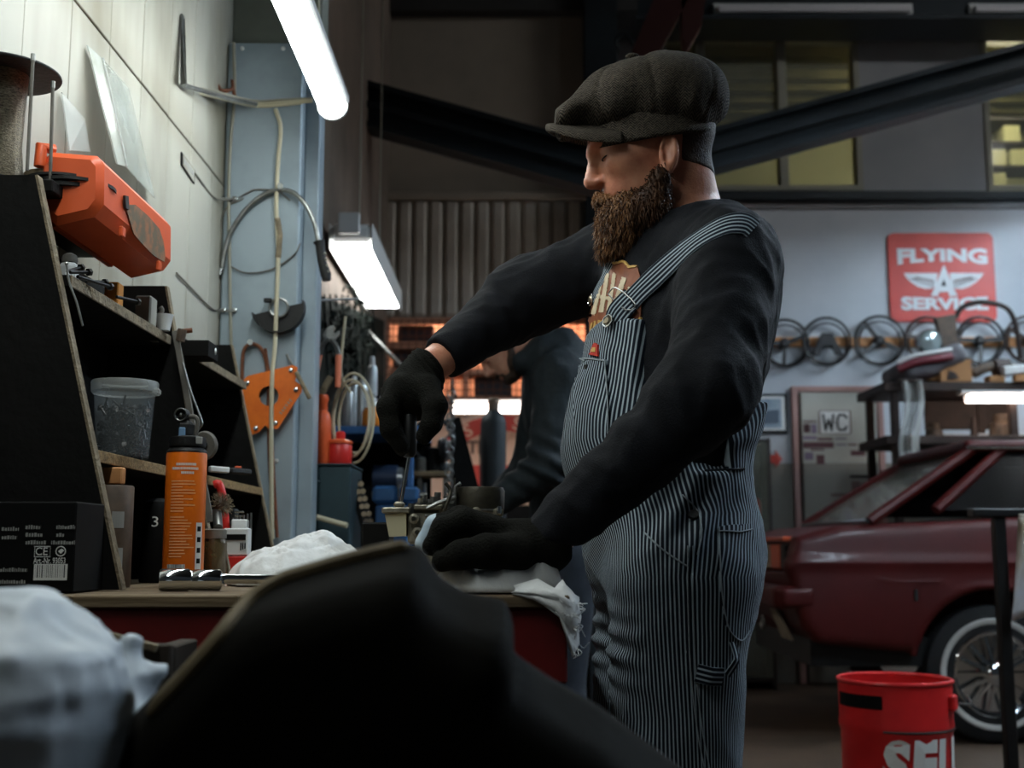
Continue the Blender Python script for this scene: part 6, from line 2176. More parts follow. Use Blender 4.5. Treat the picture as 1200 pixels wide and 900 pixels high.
# blue wall shelf with cans, and the blue vise under it
Y4 = 4.5
t4 = thing('blue_shelf', P(450, 503, Y4), 'bright blue steel shelf on the wall above the vise', 'shelf')
zs = P(0, 499, Y4).z
MB().box(LX + .004, Y4, zs - .03, P(497, 500, Y4).x, Y4 + .42, zs, .003).build('deck', 'blue_steel', t4)
MB().box(LX + .004, Y4 + .40, z2 + .002, P(497, 500, Y4).x, Y4 + .42, zs - .031).build('back_sheet', 'rack_black', t4)
for px in (376, 478):
    x = P(px, 500, Y4 + .02).x
    MB().box(x, Y4 + .01, z2 + .002, x + .022, Y4 + .04, zs - .031, .002).build('upright', 'blue_steel', t4)
for k, (px, top, r_, dy, lab) in enumerate(((407, 452, .020, .1, 'silver spray can nearest the column on the blue shelf'), (414, 441, .022, .2, 'tall silver spray can with domed top on the blue shelf'), (424, 444, .021, .05, 'silver spray can in the middle of the blue shelf'), (435, 418, .022, .26, 'tallest silver can at the back of the blue shelf'))):
    c = on(zs + .001, px, Y4 + dy)
    hh = P(px, top, Y4 + dy).z - zs
    t = thing('spray_can', c, lab, 'spray can', 'silver cans on the blue shelf')
    MB().lathe(c, [(r_, 0), (r_, hh * .80), (r_ * .86, hh * .86), (r_ * .5, hh * .88)], 20).build('can', 'silver_can', t, smooth=True)
    MB().lathe(c + V(0, 0, hh * .881), [(r_ * .5, 0), (r_ * .5, hh * .09), (r_ * .36, hh * .12)], 14).build('nozzle', 'lamp_housing', t, smooth=True)
c = on(zs + .001, 437, Y4 + .03)
t = thing('oil_can', c, 'round orange oil can with dark pump spout on the blue shelf', 'oil can')
MB().lathe(c, [(.040, 0), (.042, .004), (.042, .05), (.034, .066), (.018, .074)], 24).build('body', mat('amber_oil', C(236, 140, 44), .35), t, smooth=True)
MB().lathe(c + V(0, 0, .0745), [(.016, 0), (.016, .012), (.010, .02), (.009, .05)], 14).build('pump', 'steel_mid', t, smooth=True)
MB().tube(smooth_path([c + V(.01, 0, .11), c + V(.03, 0, .12), c + V(.045, 0, .10)], 4), .004, 8).build('spout', 'steel_dark', t, smooth=True)
c = on(zs + .001, 449, Y4 + .06)
t = thing('marker_bottle', c, 'slim white bottle beside the oil can on the blue shelf', 'bottle')
MB().lathe(c, [(.012, 0), (.013, .003), (.013, .12), (.006, .13), (.006, .15)], 14).build('flask', 'white_plastic', t, smooth=True)
t = thing('bench_vise', P(462, 580, 4.3), 'blue bench vise on the rear workbench', 'vise')
Yv = 4.3
pbox('vise_base', 440, 592, 478, 606, Yv, .14, 'blue_steel', .006, z2 + .002, parent=t)
pbox('fixed_jaw', 436, 569, 466, 590, Yv + .01, .12, 'blue_steel', .012, None, parent=t)
pbox('moving_jaw', 468, 570, 490, 588, Yv + .01, .12, 'blue_steel', .010, None, parent=t)
pbox('jaw_plate', 466, 566, 468, 588, Yv + .01, .12, 'steel_mid', .001, None, parent=t)
MB().tube([P(436, 580, Yv + .07), P(500, 580, Yv + .07)], .012, 12).build('screw', 'steel_mid', t, smooth=True)
MB().tube([P(498, 566, Yv + .07), P(498, 596, Yv + .07)], .006, 8).build('tommy_bar', 'steel_mid', t, smooth=True)
t = thing('electric_motor', P(450, 560, 4.65), 'dark blue motor with pale end cover behind the vise', 'motor')
cc = P(438, 560, 4.7)
MB().cyl(cc, P(466, 560, 4.7), .05, 24).build('housing', mat('motor_blue', C(36, 52, 76), .5), t, smooth=True, angle=40)
MB().cyl(P(466, 560, 4.7), P(472, 560, 4.7), .040, 24).build('end_cover', 'silver_can', t)
MB().box(cc.x + .01, 4.66, z2 + .002, cc.x + .08, 4.74, cc.z - .045).build('foot', 'rack_black', t)

# hanging chain, dark panel, gas bottle, little shelf
t = thing('hanging_chain', P(527, 530, 4.4), 'steel chain hanging beside the black panel', 'chain')
A, B = P(529, 462, 4.4), P(525, 600, 4.4)
n = 22
for k in range(n):
    c = A.lerp(B, k / (n - 1))
    e = ((.0, .012) if k % 2 else (.012, .0))
    pts = [c + V(math.cos(a) * (e[0] + .002), math.cos(a) * (e[1] + .002), math.sin(a) * .014) for a in np.linspace(0, 2 * PI, 13)[:-1]]
    MB().tube(pts, .0036, 6, closed=True).build('link', 'steel_mid', t, smooth=True)
MB().tube([A + V(0, 0, .012), A + V(0, 0, .03), V(A.x, 4.79, A.z + .04)], .004, 6).build('hang_wire', 'steel_dark', t)
t = thing('black_panel', P(545, 540, 4.8), 'black sheet with a slanting edge standing behind the bench', 'panel')
MB().prism([P(531, 490, 4.8), P(539, 488, 4.8), P(566, 590, 4.8), V(P(580, 640, 4.8).x, 4.8, 0), V(P(531, 640, 4.8).x, 4.8, 0)], (0, .012, 0)).build('sheet', 'rack_black', t)
MB().box(P(528, 500, 4.8).x, 4.79, 0, P(531, 500, 4.8).x, 4.82, P(0, 440, 4.8).z, .001).build('edge_post', 'dust_grey', t)
c = V(P(578, 640, 5.4).x, 5.4, 0)
t = thing('gas_bottle', c, 'grey steel gas bottle standing behind the second mechanic\'s bench', 'gas bottle')
r_ = .058
hh = P(0, 484, 5.4).z
MB().lathe(c, [(r_, 0.002), (r_, hh - .05), (r_ * .9, hh - .02), (r_ * .6, hh), (r_ * .45, hh + .01)], 28).build('cylinder', 'steel_dark', t, smooth=True)
MB().lathe(c + V(0, 0, hh + .011), [(r_ * .45, 0), (r_ * .45, .05), (r_ * .3, .06)], 18).build('valve_cap', 'brown_tin', t, smooth=True)
MB().box(c.x - r_ - .004, 5.34, 0.002, c.x - r_ + .0, 5.36, hh - .1).build('holder', 'steel_dark', t)
t = thing('headphones', P(513, 520, 4.76), 'round black ear defenders hung near the chain', 'ear defenders')
MB().lathe(P(519, 528, 4.76), [(.001, -.02), (.045, -.016), (.055, 0), (.045, .016), (.001, .02)], 22, (1, .25, 0)).build('ear_cup', 'rubber_black', t, smooth=True)
MB().torus(P(507, 516, 4.76), .085, .008, (0, 1, 0), 26, 8).build('headband', 'rubber_black', t, smooth=True)
MB().tube([P(507, 516, 4.76) + V(0, 0, .08), V(P(529, 500, 4.8).x, 4.79, P(507, 516, 4.76).z + .08)], .006, 6).build('hook', 'steel_dark', t)
t = thing('small_shelf', P(505, 570, 4.7), 'narrow wooden shelf with dark tins behind the carburettor', 'shelf')
zz_ = P(0, 552, 4.7).z
MB().box(P(482, 552, 4.7).x, 4.7, zz_ - .02, P(526, 552, 4.7).x, 4.85, zz_, .002).build('board', 'bench_wood', t)
MB().box(P(489, 552, 4.7).x, 4.72, z2 - .0, P(494, 552, 4.7).x, 4.75, zz_ - .021).build('leg', 'dust_grey', t)
MB().box(P(519, 552, 4.7).x, 4.72, z2 - .0, P(524, 552, 4.7).x, 4.75, zz_ - .021).build('leg', 'dust_grey', t)
for k, (px, hh_, rr_, m, lab) in enumerate(((494, .05, .03, 'dust_grey', 'grey tin on the narrow shelf'), (507, .09, .034, 'rack_black', 'tall black tin on the narrow shelf'), (519, .06, .022, 'steel_dark', 'small dark tin at the end of the narrow shelf'))):
    c = on(zz_ + .001, px, 4.77)
    t = thing('paint_tin', c, lab, 'tin', 'tins on the narrow shelf')
    MB().lathe(c, [(rr_, 0), (rr_, hh_), (rr_ * .9, hh_ + .003)], 18).build('can', m, t, smooth=True)
    MB().lathe(c + V(0, 0, hh_ + .0035), [(rr_ * .85, 0), (rr_ * .8, .004)], 18).build('lid', 'steel_mid', t, smooth=True)

# camouflage net bunched on the wall
t = thing('camouflage_net', wall_at(410, 395), 'dark leafy camouflage net hanging on the wall under the panel lamp', 'net')
mat('net_green', C(26, 32, 28), .95, col2=C(16, 20, 18), scale=20, spec=.1)
mb = MB(); rg = random.Random(21)
for k in range(520):
    px, py = rg.gauss(412, 15), rg.gauss(392, 22)
    if px < 378 or px > 446: continue
    c = wall_at(px, py, .03 + rg.uniform(0, .06))
    d = V(rg.gauss(0, .4), rg.gauss(0, 1), rg.gauss(0, 1)).normalized()
    s = d.cross(V(1, .3 * rg.gauss(0, 1), .3)).normalized()
    L = rg.uniform(.025, .06)
    mb.add([c, c + d * L * .5 + s * L * .3, c + d * L, c + d * L * .5 - s * L * .3], [(0, 1, 2, 3)])
mb.build('leaves', 'net_green', t, kind='stuff')
MB().prism([wall_at(371, 346, .004), wall_at(448, 376, .004), wall_at(448, 560, .004), wall_at(371, 560, .004)], (.012, 0, 0)).build('shade_sheet', 'net_green', t)  # dark sheet standing in for shade on the lamplit wall behind
mb2 = MB()
for k in range(9):
    a, b = wall_at(380 + k * 7, 345, .02), wall_at(384 + k * 7, 440 + (k % 3) * 6, .02)
    mb2.tube([a, b], .004, 5)
mb2.build('cords', 'net_green', t, kind='stuff')
t = thing('steel_rod', P(455, 415, 6.6), 'thin steel rod slanting down from the net', 'rod')
MB().cyl(P(428, 385, 6.4), P(474, 432, 6.4), .012, 8).build('rod', 'steel_mid', t)
MB().cyl(P(474, 432, 6.4), P(474, 432, 6.4) + V(0, 0, -.02), .018, 8).build('foot', 'steel_mid', t)
MB().cyl(P(428, 385, 6.4), V(LX + .001, 6.4, P(428, 385, 6.4).z), .010, 8).build('wall_pin', 'steel_mid', t)

# ------------------------------------------------------------------ lit store behind the partition: mesh screen, shelves, poster
mat('store_cream', C(226, 186, 160), .8)
mat('store_wood', C(206, 150, 122), .7)
mat('bin_dark', C(62, 56, 60), .7)
sb = thing('wall_store', (0, 8.35, 0), kind='structure')
MB().box(LX - .4, 8.3, 0, .52, 8.4, 3.0).build('rear_wall', 'store_cream', sb)
MB().box(LX - .4, 7.64, P(0, 368, YP).z + .34, .52, 8.3, P(0, 368, YP).z + .38).build('soffit', 'store_cream', sb)
MB().box(.48, 7.64, 0, .52, 8.3, P(0, 368, YP).z + .34).build('side_wall', 'store_cream', sb)
mat('tube_orange', (1, 1, 1), .5, emit=(1.0, .60, .42), estr=TUBE_WARM * 3)
zo = P(0, 360, 7.8).z
t = thing('store_lamp', (-.1, 8.0, zo), 'orange tube lamp lighting the store behind the mesh', 'lamp')
MB().cyl((-.7, 7.95, zo + .05), (.42, 7.95, zo + .05), .022, 10).build('tube', 'tube_orange', t)
MB().box(-.75, 7.92, zo + .075, .46, 7.98, P(0, 368, YP).z + .339).build('housing', 'lamp_housing', t)
sh = thing('mesh_screen', (0, YP, P(0, 480, YP).z), 'pink-lit wooden screen with wire mesh behind the second mechanic', 'screen')
def pb(name, x0, y0, x1, y1, m, d0=0.0, d=.03, par=None):
    A, B = P(x0, y1, YP), P(x1, y0, YP)
    MB().box(A.x, YP + d0, A.z, B.x, YP + d0 + d, B.z, .003).build(name, m, par or sh)
for x in (454, 546, 637): pb('stile', x - 3, 374, x + 3, 482, 'store_wood')
for y in (376, 404, 436, 468): pb('rail', 457.5, y - 4, 542.5, y + 4, 'store_wood'); pb('rail', 549.5, y - 4, 633.5, y + 4, 'store_wood'); pb('rail', 640.5, y - 4, 690, y + 4, 'store_wood')
mb = MB()
for k in range(27): 
    A, B = P(452 + k * 9, 482, YP - .01), P(452 + k * 9, 374, YP - .01)
    mb.cyl(A, B, .003, 4)
for k in range(12):
    A, B = P(452, 376 + k * 9, YP - .014), P(690, 376 + k * 9, YP - .014)
    mb.cyl(A, B, .003, 4)
mb.build('wire_mesh', 'rust_brown', sh, kind='stuff')
for k, (x0, y0, x1, y1, lab) in enumerate(((466, 381, 508, 399, 'top left'), (461, 410, 500, 431, 'below'), (506, 411, 541, 431, 'c'), (552, 381, 596, 399, 'd'), (556, 442, 600, 463, 'e'), (466, 442, 500, 463, 'f'), (645, 410, 688, 431, 'g'))):
    A, B = P(x0, y1 + .4, YP + .10), P(x1, y0, YP + .10)
    labs = ['dark storage bin behind the mesh, highest and nearest the panel lamp', 'dark storage bin behind the mesh, just under the highest one', 'dark storage bin behind the mesh, above the raised glove', 'dark storage bin behind the mesh, top row by the middle post', 'dark storage bin behind the mesh, low beside the bent head', 'dark storage bin behind the mesh, lowest on the glove side', 'dark storage bin behind the mesh, right of the jacket hood']
    MB().box(A.x, YP + .10, A.z, B.x, YP + .34, B.z, .006).build('storage_bin', 'bin_dark', loc=(A + B) / 2, label=labs[k], cat='bin', group='bins behind the mesh screen')
for y in (404, 436, 468):
    A = P(452, y - 4.2, YP + .08); B = P(692, y, YP + .08)
    MB().box(A.x, YP + .06, A.z - .03, B.x, YP + .40, A.z - .005).build('store_shelf', 'store_wood', sh)
ps = thing('poster_board', P(590, 540, YP), 'cream poster board with red arch and faded letters under the mesh screen', 'poster')
A, B = P(452, 640, 7.45), P(692, 483, 7.45)
MB().box(A.x, 7.45, P(0, 592, 7.45).z, B.x, 7.48, B.z, .003).build('board', 'store_cream', ps)
MB().box(A.x, 7.44, 0.002, B.x, 7.50, P(0, 592, 7.45).z - .001, .003).build('plinth', 'rack_black', ps)
mat('poster_red', C(196, 70, 58), .7)
mat('poster_grey', C(110, 86, 80), .7)
yf = 7.447
cpt = P(588, 580, yf)
ra, rb_ = .50, .40
poly = [cpt + V(math.cos(a) * ra, 0, math.sin(a) * ra) for a in np.linspace(R(35), R(165), 18)] + [cpt + V(math.cos(a) * rb_, 0, math.sin(a) * rb_) for a in np.linspace(R(165), R(35), 18)]
MB().prism(poly, (0, -.003, 0)).build('arch', 'poster_red', ps)
mb = MB()
for ch, a in (('S', 118), ('O', 98), ('S', 78)):
    c = cpt + V(math.cos(R(a)) * .45, -.004, math.sin(R(a)) * .45)
    lettering(mb, ch, c, (math.sin(R(a)), 0, -math.cos(R(a))), (math.cos(R(a)), 0, math.sin(R(a))), .11, .002, .002)
mb.build('arch_letters', 'store_cream', ps)
mb = MB(); lettering(mb, 'ATE', P(552, 525, yf), (1, 0, 0), (0, 0, 1), .11, .003, .002); mb.build('letters', 'poster_grey', ps)
A, B = P(545, 580, yf), P(640, 545, yf)
MB().box(A.x, yf - .002, A.z, B.x, yf, B.z).build('red_field', 'poster_red', ps)

# ------------------------------------------------------------------ sign on the white wall
mat('sign_red', C(206, 62, 48), .45, col2=C(186, 52, 42), scale=4)
mat('sign_white', C(226, 228, 230), .5)
ys = YB - .022
sg = thing('enamel_sign', P(1104, 326, ys), 'red enamel FLYING A SERVICE sign with white wings on the white wall', 'sign')
sc_ = (P(1164, 326, ys).x - P(1041, 326, ys).x)
tilt = R(0.0)
sx0, sx1 = P(1042, 326, ys).x, P(1166, 326, ys).x
sz0, sz1 = P(1104, 377, ys).z, P(1104, 273, ys).z
r_ = .05
poly = []
for cx_, cz_, a0 in ((sx1 - r_, sz1 - r_, 0), (sx0 + r_, sz1 - r_, 90), (sx0 + r_, sz0 + r_, 180), (sx1 - r_, sz0 + r_, 270)):
    poly += [V(cx_ + r_ * math.cos(R(a0 + k * 18)), ys, cz_ + r_ * math.sin(R(a0 + k * 18))) for k in range(6)]
MB().prism(poly, (0, .014, 0)).build('panel', 'sign_red', sg)
mid = V((sx0 + sx1) / 2, ys, (sz0 + sz1) / 2)
mb = MB()
lettering(mb, 'FLYING', P(1104, 299, ys), (1, 0, 0), (0, 0, 1), .12, .006, .003, width=108 / F * ys, height=16 / F * ys, arch=(.30, -.012))
mb.build('lettering', 'sign_white', sg)
mb = MB()
lettering(mb, 'SERVICE', P(1107, 356, ys), (1, 0, 0), (0, 0, 1), .12, .006, .003, width=104 / F * ys, height=15 / F * ys, arch=(.15, .004))
mb.build('lettering', 'sign_white', sg)
def sp_(px, py, d=.003): return P(px, py, ys - d)
MB().prism([sp_(1106, 310), sp_(1122, 347), sp_(1113, 347), sp_(1111, 342), sp_(1101, 342), sp_(1099, 347), sp_(1091, 347)], (0, .002, 0)).build('emblem_letter', 'sign_white', sg)
MB().prism([sp_(1106, 327, .005), sp_(1109, 335, .005), sp_(1103, 335, .005)], (0, .002, 0)).build('letter_counter', 'print_black', sg)
for s in (-1, 1):
    def w(dx, py): return sp_(1106 + s * dx, py)
    pl = [w(7, 320), w(47, 320), w(44, 325), w(38, 331), w(30, 336), w(22, 338.5), w(13, 338), w(9, 334)]
    MB().prism(pl, (0, .002, 0)).build('wing', 'sign_white', sg)
    mb = MB()
    for k in range(7):
        a, b = sp_(1106 + s * (12 + k * 3.2), 329 - k * .5, .0055), sp_(1106 + s * (14 + k * 4.2), 337.0 - k * 1.6, .0055)
        mb.tube([a, b], .004, 4)
    for k in range(6):
        a, b = sp_(1106 + s * (12 + k * 3.6), 329 - k * .8, .0055), sp_(1106 + s * (15 + k * 3.6), 328.3 - k * .8, .0055)
        mb.tube([a, b], .004, 4)
    mb.build('feather_lines', 'poster_grey', sg, kind='stuff')

# ------------------------------------------------------------------ steering wheels on their rail
A, B = P(880, 406, YB - .03), P(1290, 395, YB - .03)
MB().box(A.x, YB - .03, A.z, B.x, YB - .001, B.z, .004).build('wheel_rail', 'wood_rail', loc=(A + B) / 2, label='long wooden rail on the white wall carrying the steering wheels', cat='rail')
mat('wheel_black', C(34, 32, 32), .4)
mat('wheel_brown', C(60, 44, 36), .4)
def steering(px, py, r, spokes, hub, label, m='wheel_black', rot=0.0, tilt=.0):
    c = P(px, py, YB - .085)
    t = thing('steering_wheel', c, label, 'steering wheel', 'steering wheels on the wall')
    rr = r / F * (YB - .085)
    MB().torus(c, rr, .011, (tilt, 1, .05), 40, 8).build('rim', m, t, smooth=True)
    MB().torus(c + V(.012, .045, -.006), rr * .86, .0075, (tilt, 1, .05), 36, 6).build('second_ring', m, t, smooth=True)  # smaller second ring set behind the rim
    for k, a in enumerate(spokes):
        a = R(a) + rot
        d = V(math.cos(a), 0, math.sin(a))
        MB().beam(c + d * rr * .12 + V(0, .012, 0), c + d * rr * .97, .012, .030, d.cross(V(0, 1, 0))).build('spoke', m, t)
    if hub == 'pad':
        MB().prism([c + V(a * rr, -.02, b * rr) for a, b in ((-.22, .34), (.22, .34), (.62, -.5), (.36, -.62), (.18, -.2), (-.18, -.2), (-.36, -.62), (-.62, -.5))], (0, .035, 0)).build('horn_pad', m, t)
    MB().lathe(c + V(0, .03, 0), [(rr * .22, .05), (rr * .24, -.02), (rr * .14, -.04), (.001, -.042)], 20, (0, 1, 0), caps=False).build('hub', m, t, smooth=True)
    return t
steering(920, 402, 28, (20, 180, 265), 'hub', 'steering wheel half hidden behind the mechanic\'s elbow')
steering(969, 400, 28, (225, 315), 'pad', 'steering wheel with broad padded centre, second from the mechanic')
steering(1031, 399, 29, (128, 218, 335), 'hub', 'three-spoke steering wheel under the left corner of the red sign', tilt=.05)
steering(1088, 398, 27, (170, 10, 270), 'hub', 'steering wheel under the middle of the red sign behind the shelf clutter', 'wheel_brown')
steering(1149, 399, 28, (178, 4, 268), 'hub', 'T-spoke steering wheel under the right corner of the red sign')
steering(1206, 398, 28, (40, 150, 270), 'hub', 'brown steering wheel cut by the right picture edge', 'wheel_brown')

# ------------------------------------------------------------------ WC door, frame, picture, arrow, cabinet
mat('door_cream', C(192, 190, 178), .6, col2=C(178, 176, 164), scale=2)
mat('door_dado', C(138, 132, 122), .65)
mat('door_frame_pink', C(178, 140, 132), .7)
dz = P(980, 543, YB).z
xa, xb = P(938, 500, YB).x, P(1026, 500, YB).x
ztop = P(980, 461, YB).z
d1 = thing('door_1', ((xa + xb) / 2, YB - .03, 0), kind='structure')
MB().box(xa, YB - .04, dz, xb, YB - .006, ztop, .003).build('upper_leaf', 'door_cream', d1)
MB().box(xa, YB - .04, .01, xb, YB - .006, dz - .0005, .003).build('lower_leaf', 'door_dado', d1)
MB().box(xa - .07, YB - .05, 0, xa - .025, YB - .005, ztop + .05, .004).build('door_frame', 'door_frame_pink', d1)
MB().box(xa - .024, YB - .02, 0, xa - .001, YB - .005, ztop, .001).build('door_gap', 'print_black', d1)
MB().box(xb + .006, YB - .05, 0, xb + .05, YB - .005, ztop + .05, .004).build('door_frame', 'door_frame_pink', d1)
MB().box(xa - .024, YB - .05, ztop + .006, xb + .005, YB - .005, ztop + .05, .004).build('door_frame', 'door_frame_pink', d1)
def dp(px, py, d=.0): return P(px, py, YB - .0405 - d)
def sticker(name, x0, y0, x1, y1, m, d=.001):
    A, B = dp(x0, y1, d), dp(x1, y0, d)
    MB().box(A.x, YB - .0415 - d, A.z, B.x, YB - .0405, B.z).build(name, m, d1)
sticker('wc_plate', 960, 481, 997, 509, 'print_white')
mbx = MB()
for a, b, c, d in ((960, 481, 997, 482), (960, 508, 997, 509), (960, 482, 961, 508), (996, 482, 997, 508)):
    A, B = dp(a, d, .002), dp(c, b, .002); mbx.box(A.x, YB - .0432, A.z, B.x, YB - .0417, B.z)
mbx.build('plate_border', 'poster_grey', d1)
def stroke(mb, pts, w):
    P_ = [dp(x, y, .0025) for x, y in pts]
    for a, b in zip(P_[:-1], P_[1:]):
        mb.beam(a - (b - a).normalized() * w * .4, b + (b - a).normalized() * w * .4, .002, w, (b - a).cross(V(0, 1, 0)))
mb = MB(); stroke(mb, [(964.5, 486), (967.5, 504), (971, 492), (974.5, 504), (976.5, 486)], .016); mb.build('letter_w', 'print_black', d1)
mb = MB(); stroke(mb, [(992, 490), (990, 486.5), (984, 486), (981.5, 490), (981.5, 500), (984, 504), (990, 503.5), (992, 500)], .016); mb.build('letter_c', 'print_black', d1)
sticker('plate_dot', 978, 494, 979.5, 496, 'poster_grey', .002)
mat('sticker_maroon', C(96, 60, 64), .6); mat('sticker_violet', C(128, 112, 132), .6)
for x0, y0, x1, y1, m in ((941, 493, 957, 495, 'sticker_maroon'), (942, 497, 949, 507, 'sticker_maroon'), (951, 497, 957, 508, 'sticker_violet'), (941, 511, 957, 515, 'sticker_violet'), (958, 513, 976, 516, 'sticker_maroon'), (979, 513, 992, 515, 'sticker_violet'), (941, 518, 977, 525, 'sticker_maroon'), (980, 520, 992, 522, 'sticker_violet'), (994, 520, 1004, 522, 'sticker_maroon'), (950, 526, 966, 528, 'sticker_maroon'), (943, 530, 953, 539, 'sticker_violet'), (957, 533, 966, 544, 'sticker_maroon'), (968, 531, 990, 538, 'door_cream'), (997, 528, 1014, 534, 'sticker_maroon'),
                          (996, 557, 1022, 560, 'print_black'), (998, 564, 1008, 575, 'poster_grey'), (1010, 566, 1021, 576, 'poster_grey'), (974, 578, 994, 582, 'poster_grey'), (980, 586, 992, 589, 'poster_grey')):
    sticker('sticker', x0, y0, x1, y1, m)
for px, py, rr in ((1008, 590, 11), (988, 599, 5), (946, 502, 3)):
    c = dp(px, py)
    k = rr / F * YB
    MB().lathe(c + V(0, -.001, 0), [(k, .001), (k, -.001)], 24, (0, 1, 0)).build('round_sticker', 'poster_grey', d1)
    MB().lathe(c + V(0, -.003, 0), [(k * .45, .001), (k * .45, -.0005)], 18, (0, 1, 0)).build('round_sticker', 'sticker_maroon', d1)
q = dp(953, 610)
MB().tube([q, q + V(0, -.05, 0), q + V(.07, -.055, -.01)], .010, 8).build('door_handle', 'steel_bright', d1, smooth=True)

t = thing('framed_picture', P(900, 486, YB), 'framed photograph of a pale car on the white wall beside the WC door', 'picture')
A, B = P(874, 508, YB), P(921, 462, YB)
MB().box(A.x, YB - .03, A.z, B.x, YB - .001, B.z, .004).build('frame', 'print_black', t)
A, B = P(876, 505, YB), P(918, 465, YB)
MB().box(A.x, YB - .034, A.z, B.x, YB - .0301, B.z).build('mat_board', 'print_white', t)
mat('photo_print', C(120, 140, 158), .4, col2=C(176, 188, 196), scale=6)
mat('photo_dark', C(84, 98, 112), .4)
A, B = P(880, 502, YB), P(914, 468, YB)
MB().box(A.x, YB - .037, A.z, B.x, YB - .0341, B.z).build('photo_print', 'photo_print', t)
MB().prism([P(881, 492, YB - .038), P(890, 485, YB - .038), P(900, 481, YB - .038), P(913, 480, YB - .038), P(913, 496, YB - .038), P(881, 498, YB - .038)], (0, -.002, 0)).build('car_shape', 'photo_dark', t)
t = thing('arrow_sign', P(905, 538, YB), 'red arrow painted on a board pointing to the WC door', 'sign')
A, B = P(872, 543, YB), P(909, 533, YB)
MB().box(A.x, YB - .016, A.z, B.x, YB - .001, B.z, .002).build('shaft', 'poster_red', t)
MB().prism([P(909, 528, YB - .016), P(917, 538, YB - .016), P(909, 548, YB - .016)], (0, .014, 0)).build('arrow_head', 'poster_red', t)
t = thing('wall_cabinet', P(886, 560, 8.6), 'tall dark glass-fronted cabinet left of the WC door', 'cabinet')
x0, x1 = P(862, 560, 8.6).x, P(904, 560, 8.6).x
zc = P(0, 513, 8.6).z
mat('cabinet_dark', C(58, 52, 50), .5)
MB().box(x0, 8.85, .002, x1, 8.88, zc, .002).build('back', 'cabinet_dark', t)
for x in (x0, x1 - .025): MB().box(x, 8.6, .002, x + .025, 8.849, zc, .003).build('side', 'cabinet_dark', t)
for z in (zc - .025, zc * .66, zc * .33, .05): MB().box(x0 + .026, 8.62, z, x1 - .026, 8.848, z + .02, .002).build('shelf', 'cabinet_dark', t)
MB().box(x0 + .026, 8.602, .08, x1 - .026, 8.606, zc - .03).build('glass_door', 'glass_dusty', t)
for k in range(3):
    MB().lathe((x0 + .06 + k * .06, 8.72, zc * .66 + .021), [(.022, 0), (.022, .12 + .03 * (k % 2)), (.01, .15)], 14).build('bottle', ('silver_can', 'brown_tin', 'red_plastic')[k], loc=(x0 + .06 + k * .06, 8.72, zc * .66 + .021), label=('silver bottle in the glass-fronted cabinet', 'brown bottle in the glass-fronted cabinet', 'red bottle in the glass-fronted cabinet')[k], cat='bottle', group='bottles in the cabinet', smooth=True)

# ------------------------------------------------------------------ steel rack behind the car with its clutter and lamp
YR = 7.9
mat('rack_rust', C(58, 44, 38), .6, .3, col2=C(40, 32, 28), scale=10)
rr_ = thing('storage_rack', (P(1120, 560, YR).x, YR, 0), 'tall dark steel rack loaded with car parts behind the red car', 'rack')
zd1 = P(0, 448, YR).z; zd2 = P(0, 505, YR).z; zd3 = P(0, 560, YR).z
xr0, xr1 = P(1046, 500, YR).x, P(1330, 500, YR).x
for x in (xr0, P(1185, 500, YR).x, xr1):
    for y in (YR, YR + .55):
        MB().box(x, y, .002, x + .05, y + .05, zd1 - .06, .004).build('upright', 'rack_rust', rr_)
for z in (zd1, zd2 - .03, zd3 - .03):
    MB().box(xr0 - .05, YR - .02, z - .059, xr1 + .05, YR + .62, z - .001, .004).build('deck', 'rack_rust', rr_)
for z in (zd2 - .03, zd3 - .03):
    pass
# lamp under the top deck
A = P(1133, 467, YR - .04)
t = thing('rack_lamp', (A.x + .5, YR, A.z), 'bright warm tube lamp under the top deck of the rack', 'lamp')
MB().box(A.x - .04, YR - .06, A.z + .035, A.x + 1.3, YR + .04, zd1 - .06, .003).build('housing', 'lamp_housing', t)
MB().cyl((A.x, YR - .03, A.z), (A.x + 1.25, YR - .03, A.z), .027, 12).build('tube', 'tube_warm', t)
for x in (A.x + .01, A.x + 1.24): MB().box(x - .012, YR - .045, A.z - .02, x + .012, YR - .015, A.z + .034).build('lamp_holder', 'lamp_housing', t)
# clutter: bonnet pads, headlamp, carton, seat back, pipes
mat('maroon_vinyl', C(104, 34, 44), .5); mat('grey_vinyl', C(92, 90, 94), .6); mat('card_brown', C(160, 116, 76), .85); mat('lamp_glass', C(190, 205, 205), .08, .5)
t = thing('seat_cushion', P(1085, 425, YR), 'maroon and grey car seat cushion lying on the rack', 'cushion')
v, q = sdf_mesh(lambda p: smin(s_box(p, P(1082, 432, YR + .2), (.23, .25, .07), .05, np.array([(math.cos(-.35), 0, -math.sin(-.35)), (0, 1, 0), (math.sin(-.35), 0, math.cos(-.35))], np.float32)), s_ell(p, P(1072, 440, YR + .15), (.16, .2, .07)), .05), np.arange(2.3, 3.2, .02), np.arange(YR - .15, YR + .6, .02), np.arange(zd1 - .1, zd1 + .5, .02))
o = np_object('pad', v, q, 'grey_vinyl', t)
zmin = min(w.co.z for w in o.data.vertices) + ORI[t.name].z
o.location.z += zd1 + .002 - zmin
for k, (y_, m, off) in enumerate(((421, 'maroon_vinyl', 0), (413, 'white_plastic', .0))):
    pts = [P(1052, y_ + 12, YR - .06), P(1072, y_ + 4, YR - .07), P(1095, y_, YR - .07), P(1115, y_ - 3, YR - .05)]
    MB().tube(smooth_path(pts, 5), .026 if k == 0 else .016, 10).build('piping', m, t, smooth=True)
t = thing('headlamp', P(1091, 400, YR), 'round chrome headlamp with bright glass on the rack', 'headlamp')
hc_ = P(1090, 400, YR + .02)
